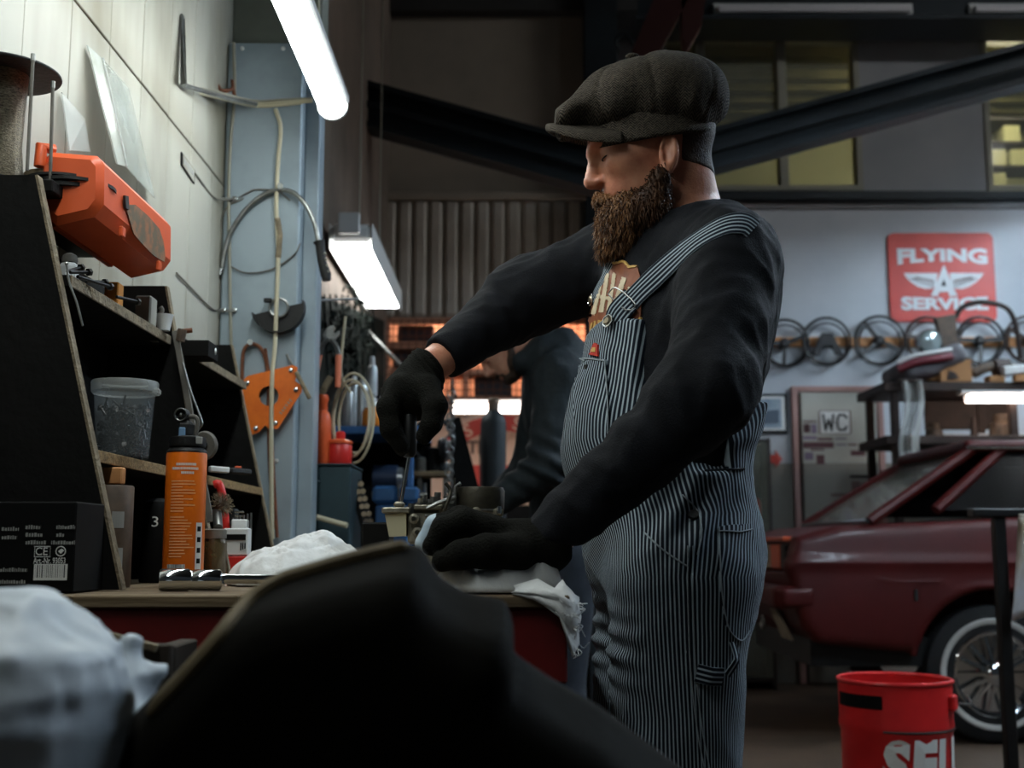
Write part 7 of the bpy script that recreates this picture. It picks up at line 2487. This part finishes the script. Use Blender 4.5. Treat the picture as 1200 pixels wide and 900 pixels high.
MB().lathe(hc_, [(.075, .06), (.085, 0), (.078, -.02), (.07, -.01)], 28, (-.1, 1, .1), caps=False).build('bezel', 'chrome', t, smooth=True)
MB().lathe(hc_, [(.001, -.03), (.04, -.025), (.07, -.008), (.07, .0)], 28, (-.1, 1, .1), caps=False).build('lens', 'lamp_glass', t, smooth=True)
MB().lathe(hc_, [(.08, .05), (.06, .12), (.001, .13)], 28, (-.1, 1, .1), caps=False).build('bowl', 'maroon_vinyl', t, smooth=True)
MB().box(hc_.x - .05, hc_.y + .01, zd1 + .02, hc_.x + .05, hc_.y + .1, hc_.z - .07).build('stand', 'card_brown', t)
t = thing('carton', P(1120, 432, YR), 'brown cardboard carton on top of the rack', 'box')
A, B = P(1103, 446, YR - .02), P(1139, 421, YR - .02)
MB().box(A.x, YR - .01, zd1 + .001, B.x, YR + .3, B.z, .004).build('box_body', 'card_brown', t)
MB().prism([P(1112, 434, YR - .012), P(1120, 437, YR - .012), P(1124, 444, YR - .012), P(1110, 445, YR - .012)], (0, -.003, 0)).build('dark_print', 'rack_rust', t)
t = thing('brown_chair', P(1120, 395, YR + .3), 'brown curved chair back with a bow rail standing behind the carton', 'chair')
MB().prism([P(1097, 372, YR + .32), P(1120, 368, YR + .32), P(1122, 395, YR + .32), P(1133, 428, YR + .32), V(P(1133, 440, YR + .32).x, YR + .32, zd1 + .001), V(P(1106, 440, YR + .32).x, YR + .32, zd1 + .001), P(1106, 410, YR + .32)], (0, .06, 0)).build('pad', 'brown_tin', t)
MB().tube(smooth_path([P(1120, 372, YR + .34), P(1128, 360, YR + .34), P(1150, 354, YR + .34), P(1178, 360, YR + .34), P(1190, 380, YR + .34), P(1196, 420, YR + .34)], 5), .018, 8).build('bow', 'rack_rust', t, smooth=True)
t = thing('exhaust_pipe', P(1180, 430, YR + .1), 'dusty exhaust pipe lying along the top of the rack', 'pipe')
MB().tube(smooth_path([P(1140, 438, YR + .12), P(1160, 430, YR + .12), P(1185, 432, YR + .12), P(1230, 436, YR + .12)], 5), .035, 10).build('pipe', 'brown_tin', t, smooth=True)
MB().cyl(P(1165, 431, YR + .12), P(1165, 431, YR + .12) - V(0, 0, .0) + V(.10, 0, 0), .06, 14).build('silencer', 'rack_rust', t)
MB().box(P(1165, 431, YR).x, YR + .08, zd1 + .001, P(1165, 431, YR).x + .1, YR + .18, P(0, 438, YR).z).build('block', 'card_brown', t)
t = thing('white_bumper', P(1195, 435, YR - .02), 'pale strip of trim lying at the end of the rack', 'trim')
MB().obox(P(1196, 433, YR - .03), (.25, .06, .06), Matrix.Rotation(R(-6), 3, 'Y'), .01).build('strip', 'white_plastic', t)
MB().box(P(1186, 440, YR).x, YR - .05, zd1 + .001, P(1206, 440, YR).x, YR + .0, P(0, 438, YR).z).build('wood_wedge', 'card_brown', t)
# clear sheet hanging at the left end of the rack
t = thing('plastic_sheet', P(1065, 500, YR - .05), 'crumpled clear plastic sheet draped over the left end of the rack', 'sheet')
pts = [(1052, 452), (1062, 446), (1080, 445), (1078, 470), (1080, 500), (1076, 530), (1060, 535), (1056, 500), (1058, 470)]
vs = []; fs = []
for i in range(16):
    for j in range(9):
        a, b = j / 8, i / 15
        c = P(1056 + a * 24 + 3 * math.sin(b * 6), 446 + b * 96, YR - .05 - .03 * math.sin(a * 9 + b * 3))
        vs.append(c)
for i in range(15):
    for j in range(8): fs.append((i * 9 + j, i * 9 + j + 1, (i + 1) * 9 + j + 1, (i + 1) * 9 + j))
o = MB().add(vs, fs).build('sheet', 'plastic_milky', t, smooth=True)
o.modifiers.new('thickness', 'SOLIDIFY').thickness = .003
MB().tube([P(1052, 446, YR - .05), P(1082, 446, YR - .05)], .012, 8).build('hem', 'rack_rust', t)
# dark parts on the middle decks
rg = random.Random(33)
for k, (px, dz_, w_, h_, lab) in enumerate(((1066, 2, .16, .17, 'dark gearbox casing at the left of the rack, lower deck'), (1100, 2, .15, .13, 'rusty brake drum on the lower deck of the rack'), (1130, 2, .13, .12, 'dark starter motor on the lower deck of the rack'), (1095, 1, .12, .10, 'small dark engine part on the middle deck of the rack'), (1142, 1, .05, .14, 'upright dark bolt on the middle deck of the rack'), (1175, 1, .18, .16, 'brown manifold casting on the middle deck of the rack'))):
    z = (zd2 if dz_ == 1 else zd3) - .03
    c = on(z + .001, px, YR + .2)
    t = thing('engine_part', c, lab, 'engine part', 'engine parts on the rack')
    MB().lathe(c, [(w_ * .42, 0), (w_ * .5, h_ * .1), (w_ * .46, h_ * .55), (w_ * .28, h_ * .7), (w_ * .3, h_)], 14).build('casting', ('rack_rust', 'brown_tin')[k % 2], t, smooth=True)
    for a in range(5):
        an = a * 1.256 + k
        MB().cyl(c + V(math.cos(an) * w_ * .42, math.sin(an) * w_ * .42, h_ * .1), c + V(math.cos(an) * w_ * .42, math.sin(an) * w_ * .42, h_ * .62), w_ * .06, 7).build('stud', 'rack_rust', t)
mat('plate_white', C(200, 206, 214), .5)
for k, (x0, x1_, lab) in enumerate(((1088, 1133, 'pale licence plate on the back of the rack, left'), (1138, 1200, 'pale board standing on the back of the rack, right'))):
    A, B = P(x0, 545, YR + .5), P(x1_, 508, YR + .5)
    t = thing('pale_board', (A + B) / 2, lab, 'board', 'pale boards in the rack')
    MB().box(A.x, YR + .5, zd3 - .029, B.x, YR + .52, B.z, .003).build('board', 'plate_white', t)
    MB().box(A.x + .03, YR + .495, A.z + .02, B.x - .03, YR + .4999, A.z + .035).build('line', 'poster_grey', t)
A, B = P(1085, 500, YR + .55), P(1188, 462, YR + .55)
MB().box(A.x, YR + .56, A.z - .02, B.x, YR + .58, B.z, .002).build('rear_sheet', 'rack_rust', rr_)

# ------------------------------------------------------------------ red car, seen from its tail
mat('car_red', C(76, 13, 11), .5, col2=C(60, 10, 9), scale=2.0, coat=.06, spec=.35)
mat('car_glass', C(104, 110, 106), .10, alpha=.72, col2=C(140, 140, 130), scale=3)  # pale, fairly opaque base: the reflection in the glass is put into its colour
mat('tyre', C(22, 21, 21), .8); mat('whitewall', C(190, 188, 182), .7)
mat('tail_orange', C(190, 84, 52), .35); mat('filler_grey', C(150, 140, 120), .8, col2=C(120, 110, 94), scale=14)
mat('car_black', C(12, 12, 12), .5)
YS = 6.2; CW = 1.62
cx = P(930, 660, YS).x
zB = P(0, 760, YS).z; zT = P(0, 622, YS).z; zT2 = P(0, 604, YS).z
wxr = P(1170, 785, YS).x; wz = .352; wxf = wxr + 2.75
xe = cx + 4.65
body_poly = [(cx + .02, zT - .03), (cx - .03, zT - .20), (cx - .01, zT - .26), (cx + .00, zT - .36), (cx + .04, zB + .10), (cx + .12, zB + .02), (cx + .5, zB - .02), (xe - .4, zB - .06), (xe - .02, zB + .02), (xe, zT - .30), (xe - .12, zT - .06), (xe - 1.2, zT2 + .0), (cx + 1.6, zT2 + .02), (cx + 1.0, zT + .06), (cx + .25, zT + .03)]
def car_sdf(p):
    x, yy, z = p[:, 0], p[:, 1] - (YS + CW / 2), p[:, 2]
    # sides curve in towards sill and shoulder
    bulge = .05 * np.abs((z - .62) / .45) ** 2.2
    d2 = poly2(x, z, body_poly) + .05
    dy = np.abs(yy) - (CW / 2 - bulge) + .05
    d = np.minimum(np.maximum(d2, dy), 0) + np.sqrt(np.maximum(d2, 0) ** 2 + np.maximum(dy, 0) ** 2) - .05
    # character line along the flank
    d = d - .012 * np.exp(-((z - (zT - .16)) / .03) ** 2) * (np.abs(yy) > .7)
    for wx in (wxr, wxf):
        r = np.sqrt((x - wx) ** 2 + (z - wz - .02) ** 2)
        arch = np.maximum(r - .41, .50 - np.abs(yy))
        d = smax(d, -arch, .015)
        lip = np.maximum(np.abs(r - .425) - .012, np.abs(np.abs(yy) - (CW / 2 - .03)) - .028)
        d = np.where(z > zB - .05, smin(d, lip, .02), d)
    # sunken tail panel
    tail = s_box(p, (cx - .02, YS + CW / 2, zT - .13), (.05, CW / 2 - .14, .085), .02)
    return smax(d, -tail, .01)
car = thing('car', (cx + 2.3, YS + CW / 2, 0), 'dark red vintage coupe seen from its tail beside the rack', 'car')
v, q = sdf_mesh(car_sdf, grade(cx - .2, xe + .1, (cx - .2, cx + .6, .018), coarse=.030), grade(YS - .1, YS + CW + .1, (YS - .1, YS + .2, .018), coarse=.035), grade(zB - .2, zT2 + .2, coarse=.018))
np_object('body_shell', v, q, 'car_red', car)
# cabin: roof on glass
rx0, rx1, rx2, rx3 = P(1006, 610, YS + .3).x, P(1138, 533, YS + .3).x, cx + 2.7, cx + 3.35
zr_ = P(1180, 526, YS + .3).z
in0, in1 = .10, .26
def quadp(a, b, c, d, th=.012):
    n = (b - a).cross(d - a).normalized()
    return MB().add([a, b, c, d, a - n * th, b - n * th, c - n * th, d - n * th], [(0, 1, 2, 3), (7, 6, 5, 4), (0, 4, 5, 1), (1, 5, 6, 2), (2, 6, 7, 3), (3, 7, 4, 0)])
zb0 = zT + .05; zb1 = zT2 + .03
ya, yb = YS + in0, YS + CW - in0
yc_, yd = YS + in1, YS + CW - in1
quadp(V(rx0, yb, zb0), V(rx0, ya, zb0), V(rx1, yc_, zr_), V(rx1, yd, zr_)).build('rear_window', 'car_glass', car)
quadp(V(rx0 + .35, ya, zb1), V(rx3, ya, zb1), V(rx2, yc_, zr_), V(rx1 + .16, yc_, zr_)).build('side_window', mat('car_glass_dark', C(26, 25, 24), .15, alpha=.85), car)
quadp(V(rx3, yb, zb1), V(rx0 + .35, yb, zb1), V(rx1 + .16, yd, zr_), V(rx2, yd, zr_)).build('side_window', 'car_glass_dark', car)
quadp(V(rx3, ya, zb1), V(rx3, yb, zb1), V(rx2, yd, zr_), V(rx2, yc_, zr_)).build('windscreen', 'car_glass', car)
v, q = sdf_mesh(lambda p: s_box(p, ((rx1 + rx2) / 2, YS + CW / 2, zr_ + .01), ((rx2 - rx1) / 2 + .06, CW / 2 - in1 + .04, .035), .034), np.arange(rx1 - .15, rx2 + .15, .02), np.arange(YS, YS + CW, .02), np.arange(zr_ - .1, zr_ + .1, .012))
np_object('roof', v, q, 'car_red', car)
for a, b, s in ((V(rx0 + .0, ya, zb0), V(rx1, yc_, zr_), 1), (V(rx0, yb, zb0), V(rx1, yd, zr_), 1), (V(rx0 + .35, ya, zb1), V(rx1 + .16, yc_, zr_), 1), (V(rx3, ya, zb1), V(rx2, yc_, zr_), 1), (V(rx3, yb, zb1), V(rx2, yd, zr_), 1)):
    MB().tube([a, b], .03, 8).build('pillar', 'car_red', car, smooth=True)
MB().tube([V(rx0 - .01, ya, zb0 + .005), V(rx0 - .01, yb, zb0 + .005)], .012, 8).build('window_trim', 'chrome', car, smooth=True)
MB().tube([V(rx1 - .05, yc_ - .04, zr_ + .0), V(rx2 + .02, yc_ - .04, zr_ + .0)], .010, 8).build('drip_rail', 'chrome', car, smooth=True)
MB().box(rx0 + .3, YS + .2, zb0 - .3, rx3 - .2, YS + CW - .2, zb0 - .02, .05).build('interior', 'car_black', car)
# tail details, laid across the sunken panel at the tail
xt = cx + .028
for k, (y0_, y1_, m, nm) in enumerate(((YS + .18, YS + .28, 'car_black', 'tail_vent'), (YS + .30, YS + .52, 'tail_orange', 'tail_light'), (YS + .54, YS + .80, 'filler_grey', 'primer_patch'), (YS + .86, YS + 1.2, 'tail_orange', 'tail_light'), (YS + 1.24, YS + 1.5, 'tail_orange', 'tail_light'))):
    MB().box(xt - .035, y0_, zT - .20, xt + .01, y1_, zT - .07, .006).build(nm, m, car)
MB().box(cx - .02, YS + .16, zT - .052, cx + .05, YS + CW - .16, zT - .028, .006).build('tail_trim', 'tail_orange', car)
v, q = sdf_mesh(lambda p: smin(s_box(p, (cx - .05, YS + CW / 2, zT - .34), (.045, CW / 2 - .05, .06), .03), s_box(p, (cx + .02, YS + .03, zT - .34), (.09, .035, .055), .03), .04), np.arange(cx - .15, cx + .15, .012), np.arange(YS - .08, YS + CW + .05, .02), np.arange(zT - .45, zT - .24, .012))
np_object('bumper', v, q, 'car_red', car)
MB().prism([V(cx + .0, YS + .40, zT - .42), V(cx + .0, YS + .56, zT - .42), V(cx + .05, YS + .50, zB + .02), V(cx + .05, YS + .26, zB + .02)], (-.012, 0, 0)).build('primer_patch', 'filler_grey', car)
MB().torus((cx - .04, YS + .62, zT - .50), .035, .010, (1, 0, 0), 18, 8).build('tow_eye', 'steel_mid', car, smooth=True)
MB().tube(smooth_path([(cx + .42, YS - .012, zT - .235), (cx + .55, YS - .014, zT - .255), (cx + .75, YS - .014, zT - .25)], 5), .004, 6).build('flank_crease', 'car_red', car, smooth=True)
MB().obox((wxr - .40, YS - .004, wz + .40), (.02, .012, .06), None, .004).build('flank_trim', 'chrome', car)
MB().box(cx + .1, YS + .12, zB - .10, xe - .3, YS + CW - .12, zB + .05).build('underbody', 'car_black', car)
def car_wheel(wx, wy, s):
    t = thing('car_wheel', (wx, wy, wz), parent=car)
    a = (0, s, 0)
    MB().lathe((wx, wy, wz), [(.20, .09), (.30, .095), (.342, .07), (.350, .0), (.342, -.07), (.30, -.095), (.20, -.09)], 44, a, caps=False).build('tyre', 'tyre', t, smooth=True)
    MB().lathe((wx, wy, wz), [(.252, -.094), (.258, -.099), (.278, -.099), (.284, -.092)], 44, a, caps=False).build('whitewall', 'whitewall', t, smooth=True)
    MB().lathe((wx, wy, wz), [(.205, -.080), (.218, -.094), (.212, -.100), (.196, -.092), (.19, -.05), (.001, -.05)], 44, a, caps=False).build('hub_ring', 'chrome', t, smooth=True)
    for k in range(14):
        an = 2 * PI * k / 14
        d = V(math.cos(an), 0, math.sin(an))
        c0_ = V(wx, wy - s * .085, wz)
        MB().beam(c0_ + d * .055 + V(0, -s * .02, 0), c0_ + d * .190, .010, .016, d.cross(V(0, 1, 0))).build('hub_spoke', 'chrome', t)
    MB().lathe((wx, wy, wz), [(.062, -.07), (.064, -.10), (.05, -.115), (.03, -.125), (.001, -.127)], 24, a, caps=False).build('hub_cap', 'chrome', t, smooth=True)
for wx in (wxr, wxf):
    car_wheel(wx, YS + .13, 1); car_wheel(wx, YS + CW - .13, -1)

# ------------------------------------------------------------------ red drum in front of the car, post and cloth at the picture edge
mat('drum_red', C(214, 40, 40), .35, col2=C(186, 30, 32), scale=5, bump=.04)
YD = 3.9
c = V(P(1048, 800, YD).x, YD, 0)
rd = (P(1114, 850, YD).x - P(982, 850, YD).x) / 2 * .985
zdr = P(1048, 796, YD).z
t = thing('oil_drum', c, 'open red steel drum with white SFU lettering beside the red car', 'drum')
prof = [(rd * .98, .004), (rd * .985, .02), (rd * .965, .03), (rd * .965, zdr * .15), (rd * 1.0, zdr * .19), (rd * .965, zdr * .23), (rd * .965, zdr - .16), (rd * .995, zdr - .145), (rd * 1.0, zdr - .13), (rd * .985, zdr - .115), (rd * .99, zdr - .01)]
MB().lathe(c, prof + [(rd * .985, zdr), (rd * .955, zdr), (rd * .95, .03), (.001, .03)], 56, caps=False).build('shell', 'drum_red', t, smooth=True, angle=60)
MB().torus(c + V(0, 0, zdr), rd * .985, .007, (0, 0, 1), 56, 8).build('rim', 'drum_red', t, smooth=True)
MB().torus(c + V(0, 0, zdr - .142), rd * .985, .0045, (0, 0, 1), 56, 6, R(150), R(300)).build('locking_wire', 'rack_rust', t, smooth=True)
mb = MB(); can_bar(mb, c, rd * .992, -1.55, -.52, zdr - .075, zdr - .035, .003)
mb.build('black_tape', 'print_black', t)
o = MB().obox(on_can(c, rd, .95, zdr - .06, .004), (.045, .02, .05), Matrix.Rotation(.95, 3, 'Z'), .006).build('handle_lug', 'drum_red', t)
MB().tube(smooth_path([on_can(c, rd, .95, zdr - .06, .02), on_can(c, rd, 1.15, zdr - .065, .05), on_can(c, rd, 1.5, zdr - .05, .05)], 4), .004, 6).build('handle_wire', 'steel_mid', t, smooth=True)
def drum_text(mb, ch, a0, z0, w_, h_, shear=.18):
    vs, fs = text_geo(ch, .1, .006)
    x0 = min(q.x for q in vs); x1 = max(q.x for q in vs); y0_ = min(q.y for q in vs); y1_ = max(q.y for q in vs)
    out = []
    for q in vs:
        u = (q.x - x0) / (x1 - x0); w2 = (q.y - y0_) / (y1_ - y0_)
        out.append(on_can(c, rd * .968, a0 + (u * w_ + shear * w2 * h_) / rd, z0 + (w2 - 1) * h_, .0025))
    mb.add(out, fs)
ztx = P(1060, 868, YD - rd).z
for ch, a0, w_ in (('S', -.60, .083), ('F', -.08, .080), ('U', .42, .100)):
    mb = MB(); drum_text(mb, ch, a0, ztx, w_, .15, .10); mb.build('letter', 'print_white', t)
# dark steel post
Yq = 4.35
c = V(P(1180, 800, Yq).x, Yq, 0)
t = thing('stand_post', c, 'dark steel post standing between drum and car at the picture edge', 'post')
MB().box(c.x - .021, Yq - .02, .012, c.x + .021, Yq + .02, P(0, 606, Yq).z, .004).build('post', 'car_black', t)
MB().box(c.x - .14, Yq - .12, .0005, c.x + .14, Yq + .12, .011, .003).build('foot_plate', 'car_black', t)
MB().box(c.x - .10, Yq - .03, P(0, 606, Yq).z + .001, c.x + .14, Yq + .03, P(0, 600, Yq).z + .012, .004).build('cross_bar', 'car_black', t)
t = thing('hanging_rag', P(1196, 690, Yq), 'pale rag hanging from the post at the right picture edge', 'cloth')
vs = []; fs = []
for i in range(12):
    for j in range(8):
        a, b = j / 7, i / 11
        vs.append(P(1186 + a * 40 + 8 * (1 - b) , 606 + b * 122 - 16 * a * b, Yq - .045 - .02 * math.sin(a * 8 + b * 2)))
for i in range(11):
    for j in range(7): fs.append((i * 8 + j, i * 8 + j + 1, (i + 1) * 8 + j + 1, (i + 1) * 8 + j))
o = MB().add(vs, fs).build('cloth', mat('rag_sand', C(176, 160, 132), .9, col2=C(200, 205, 214), scale=3), t, smooth=True)
o.modifiers.new('thickness', 'SOLIDIFY').thickness = .003
MB().tube([P(1194, 604, Yq - .045), P(1232, 604, Yq - .045)], .006, 6).build('hem', 'rag_sand', t, smooth=True)

# ------------------------------------------------------------------ up high: hoist under the ceiling, tyres in the office
mat('hoist_red', C(64, 26, 22), .6)
Yh = 5.6
t = thing('hoist', P(790, 20, Yh), 'dark red hoist arm under the ceiling above the cap', 'hoist')
MB().prism([P(778, -30, Yh), P(822, -30, Yh), P(770, 66, Yh), P(738, 66, Yh)], (0, .10, 0)).build('arm', 'hoist_red', t)
MB().prism([P(798, -30, Yh), P(832, -30, Yh), P(822, 30, Yh), P(806, 58, Yh), P(800, 45, Yh)], (0, .08, 0)).build('hook_plate', 'hoist_red', t)
MB().box(P(780, 0, Yh).x, Yh, P(0, -30, Yh).z - .02, P(830, 0, Yh).x, Yh + .1, 5.25).build('hanger', 'steel_dark', t)
MB().tube(smooth_path([P(726, 60, Yh), P(722, 48, Yh), P(732, 40, Yh), P(742, 52, Yh)], 5), .010, 8).build('cable', 'steel_dark', t, smooth=True)
zw = zw0 + .045
for k, (px, r_, lab) in enumerate(((866, .20, 'dark tyre behind the left office pane'), (912, .17, 'pale rimmed wheel behind the office mullion'), (972, .21, 'wide dark tyre behind the right office pane'))):
    c = on(zw - .12 + .0, px, YB + .5); c.z = zw - .10
    t = thing('tyre', c, lab, 'tyre', 'tyres in the office window')
    MB().torus(c, r_ * .8, r_ * .26, (.15, 1, .3), 32, 10).build('tread', 'tyre', t, smooth=True)
    MB().torus(c, r_ * .52, r_ * .06, (.15, 1, .3), 28, 8).build('rim', 'silver_can' if k == 1 else 'tyre', t, smooth=True)
    MB().box(c.x - .2, YB + .35, zu0 - .15, c.x + .2, YB + .65, c.z - r_ * 1.02).build('stack_block', 'brown_tin', t)
t = thing('office_shelf', P(1180, 180, YB + .8), 'shelf with boxes behind the right office window', 'shelf')
A, B = P(1158, 224, YB + .8), P(1230, 140, YB + .8)
for x in (A.x, B.x): MB().box(x, YB + .8, zu0 - .15, x + .04, YB + 1.1, B.z).build('upright', 'cabinet_dark', t)
for py in (224, 196, 168, 140):
    z = P(0, py, YB + .8).z
    MB().box(A.x + .041, YB + .8, z, B.x - .001, YB + 1.1, z + .02).build('board', 'cabinet_dark', t)
for k, (px, py) in enumerate(((1166, 196), (1182, 168), (1166, 224), (1190, 196))):
    c = on(P(0, py, YB + .8).z + .021, px, YB + .9)
    t = thing('storage_box', c, ('pale box on the middle office shelf, nearest the window frame', 'pale box on the upper office shelf', 'pale box low on the office shelf', 'pale box at the right of the middle office shelf')[k], 'box', 'boxes on the office shelf')
    MB().box(c.x - .07, c.y - .08, c.z, c.x + .07, c.y + .1, c.z + .13, .004).build('tray', 'office_wall', t)
    MB().box(c.x - .072, c.y - .082, c.z + .131, c.x + .072, c.y + .102, c.z + .145, .004).build('lid', 'office_wall', t)

# ------------------------------------------------------------------ foreground: low table, dark wing panel, crumpled sheeting
mat('leather_dark', C(17, 15, 11), .8, col2=C(12, 11, 8), scale=5, bump=.12, bscale=26, spec=.06)
mat('edge_highlight', C(120, 104, 74), .7, col2=C(84, 70, 48), scale=12)
mat('sheet_film', C(196, 204, 210), .5, col2=C(166, 178, 188), scale=6, bump=.15, bscale=30)
mat('board_dark', C(62, 52, 42), .8, col2=C(44, 37, 30), scale=8)
zf = .70
tb = thing('low_table', (-.1, .85, 0), 'dark low table in the foreground under the wing panel', 'table')
MB().box(-.75, .45, zf - .03, .45, 1.36, zf, .004).build('table_top', 'board_dark', tb)
for x in (-.72, .38):
    for y in (.48, 1.29):
        MB().box(x, y, 0, x + .05, y + .05, zf - .031, .004).build('leg', 'board_dark', tb)
# curved wing panel: outline seen from the hall, rounded through its depth
Yw0, Yw1 = .88, 1.22
Yw = .98
outl = [(90, 930), (168, 832), (236, 758), (284, 700), (318, 676), (352, 664), (420, 645), (470, 634), (494, 636), (506, 658), (516, 676), (546, 696), (590, 704), (600, 730), (598, 764), (648, 796), (700, 824), (752, 862), (812, 908), (850, 945)]
po = [P(a, b, Yw) for a, b in outl]
wp_ = [(q.x, q.z) for q in po] + [(po[-1].x, zf + .002), (po[0].x, zf + .002)]
def wing(p):
    x, y, z = p[:, 0], p[:, 1], p[:, 2]
    # the panel leans and swells: its far rim sits a little lower, its near face bellies out
    sh = (y - Yw)
    d2 = poly2(x * (1 + .10 * sh), z + .22 * np.maximum(sh, 0) + .45 * np.maximum(-sh - .02, 0), wp_) + .030
    dy = np.maximum(Yw0 - y, y - Yw1) + .030
    d = np.minimum(np.maximum(d2, dy), 0) + np.sqrt(np.maximum(d2, 0) ** 2 + np.maximum(dy, 0) ** 2) - .030
    d = d - .004 * wob(p, 16, 41)
    return smax(d, zf + .001 - z, .004)
w_ = thing('wing_panel', (0, 1.05, zf), 'big dark curved car wing lying blurred in the foreground', 'car part')
v, q = sdf_mesh(wing, np.arange(-.50, .36, .0075), np.arange(.83, 1.28, .0075), np.arange(zf - .02, 1.05, .0075))
np_object('panel', v, q, 'leather_dark', w_)
# rim along the left and upper edge, its highlight painted as pale colour
bv = bvh_of([o for o in w_.children][0])
pts = []
for a in smooth_path([V(x, y, 0) for x, y in outl[1:8]], 6):
    px, py = a.x + 8, a.y + 7
    h = bv.ray_cast(P(px, py, .5), (P(px, py, 1.5) - P(px, py, .5)).normalized())
    if h[0] is None: h = bv.find_nearest(P(px, py, Yw + .1))
    pts.append(h[0] + h[1] * .001)
MB().tube(pts, [.003] + [.0065] * (len(pts) - 2) + [.003], 8).build('lit_rim', 'edge_highlight', w_, smooth=True)

# crumpled plastic sheeting at the lower left
def sheeting(p):
    d = s_ell(p, P(14, 838, .88), (.072, .10, .072))
    d = smin(d, s_ell(p, P(-40, 800, .90), (.09, .1, .07)), .04)
    d = smin(d, s_ell(p, P(28, 780, .90), (.046, .06, .030)), .03)
    d = smin(d, s_ell(p, P(70, 880, .88), (.034, .07, .06)), .03)
    d = smin(d, s_cone(p, P(136, 840, 1.02), P(158, 757, 1.04), .024, .009), .02)
    d = smin(d, s_cone(p, P(140, 830, 1.02), P(200, 772, 1.05), .020, .007), .02)
    d = smin(d, s_cone(p, P(60, 870, .92), P(136, 845, 1.02), .03, .02), .03)
    d = d - .016 * (ridge(p, 15, 91, 2) - .45) - .010 * (ridge(p, 34, 95, 2, (1, .4, 1)) - .45) - .004 * (ridge(p, 80, 99, 2) - .45)
    return smax(d, zf + .001 - p[:, 2], .004)
t = thing('plastic_sheeting', V(P(40, 850, .88).x, .88, zf), 'crumpled pale blue-white plastic sheeting heaped at the lower left', 'sheet')
v, q = sdf_mesh(sheeting, np.arange(-.56, -.20, .0055), np.arange(.72, 1.12, .0055), np.arange(zf - .02, 1.02, .0055), pad=2.2)
np_object('film', v, q, 'sheet_film', t)
# dark open box behind the sheeting
t = thing('wooden_crate', (P(120, 800, 1.2).x, 1.25, zf), 'dark wooden crate standing behind the plastic sheeting', 'crate')
A, B = P(-30, 728, 1.24), P(200, 760, 1.24)
for k in range(3):
    z0_ = zf + .001 + k * .068
    MB().box(A.x, 1.24, z0_, B.x, 1.255, min(z0_ + .064, P(0, 752, 1.24).z), .002).build('slat', 'board_dark', t)
MB().beam(P(60, 727, 1.235), P(184, 760, 1.235), .008, .008, (0, 0, 1), .001).build('edge_strip', 'raw_edge', t)
for x in (A.x, B.x - .02): MB().box(x, 1.256, zf + .001, x + .02, 1.345, P(0, 758, 1.24).z, .002).build('corner_post', 'board_dark', t)
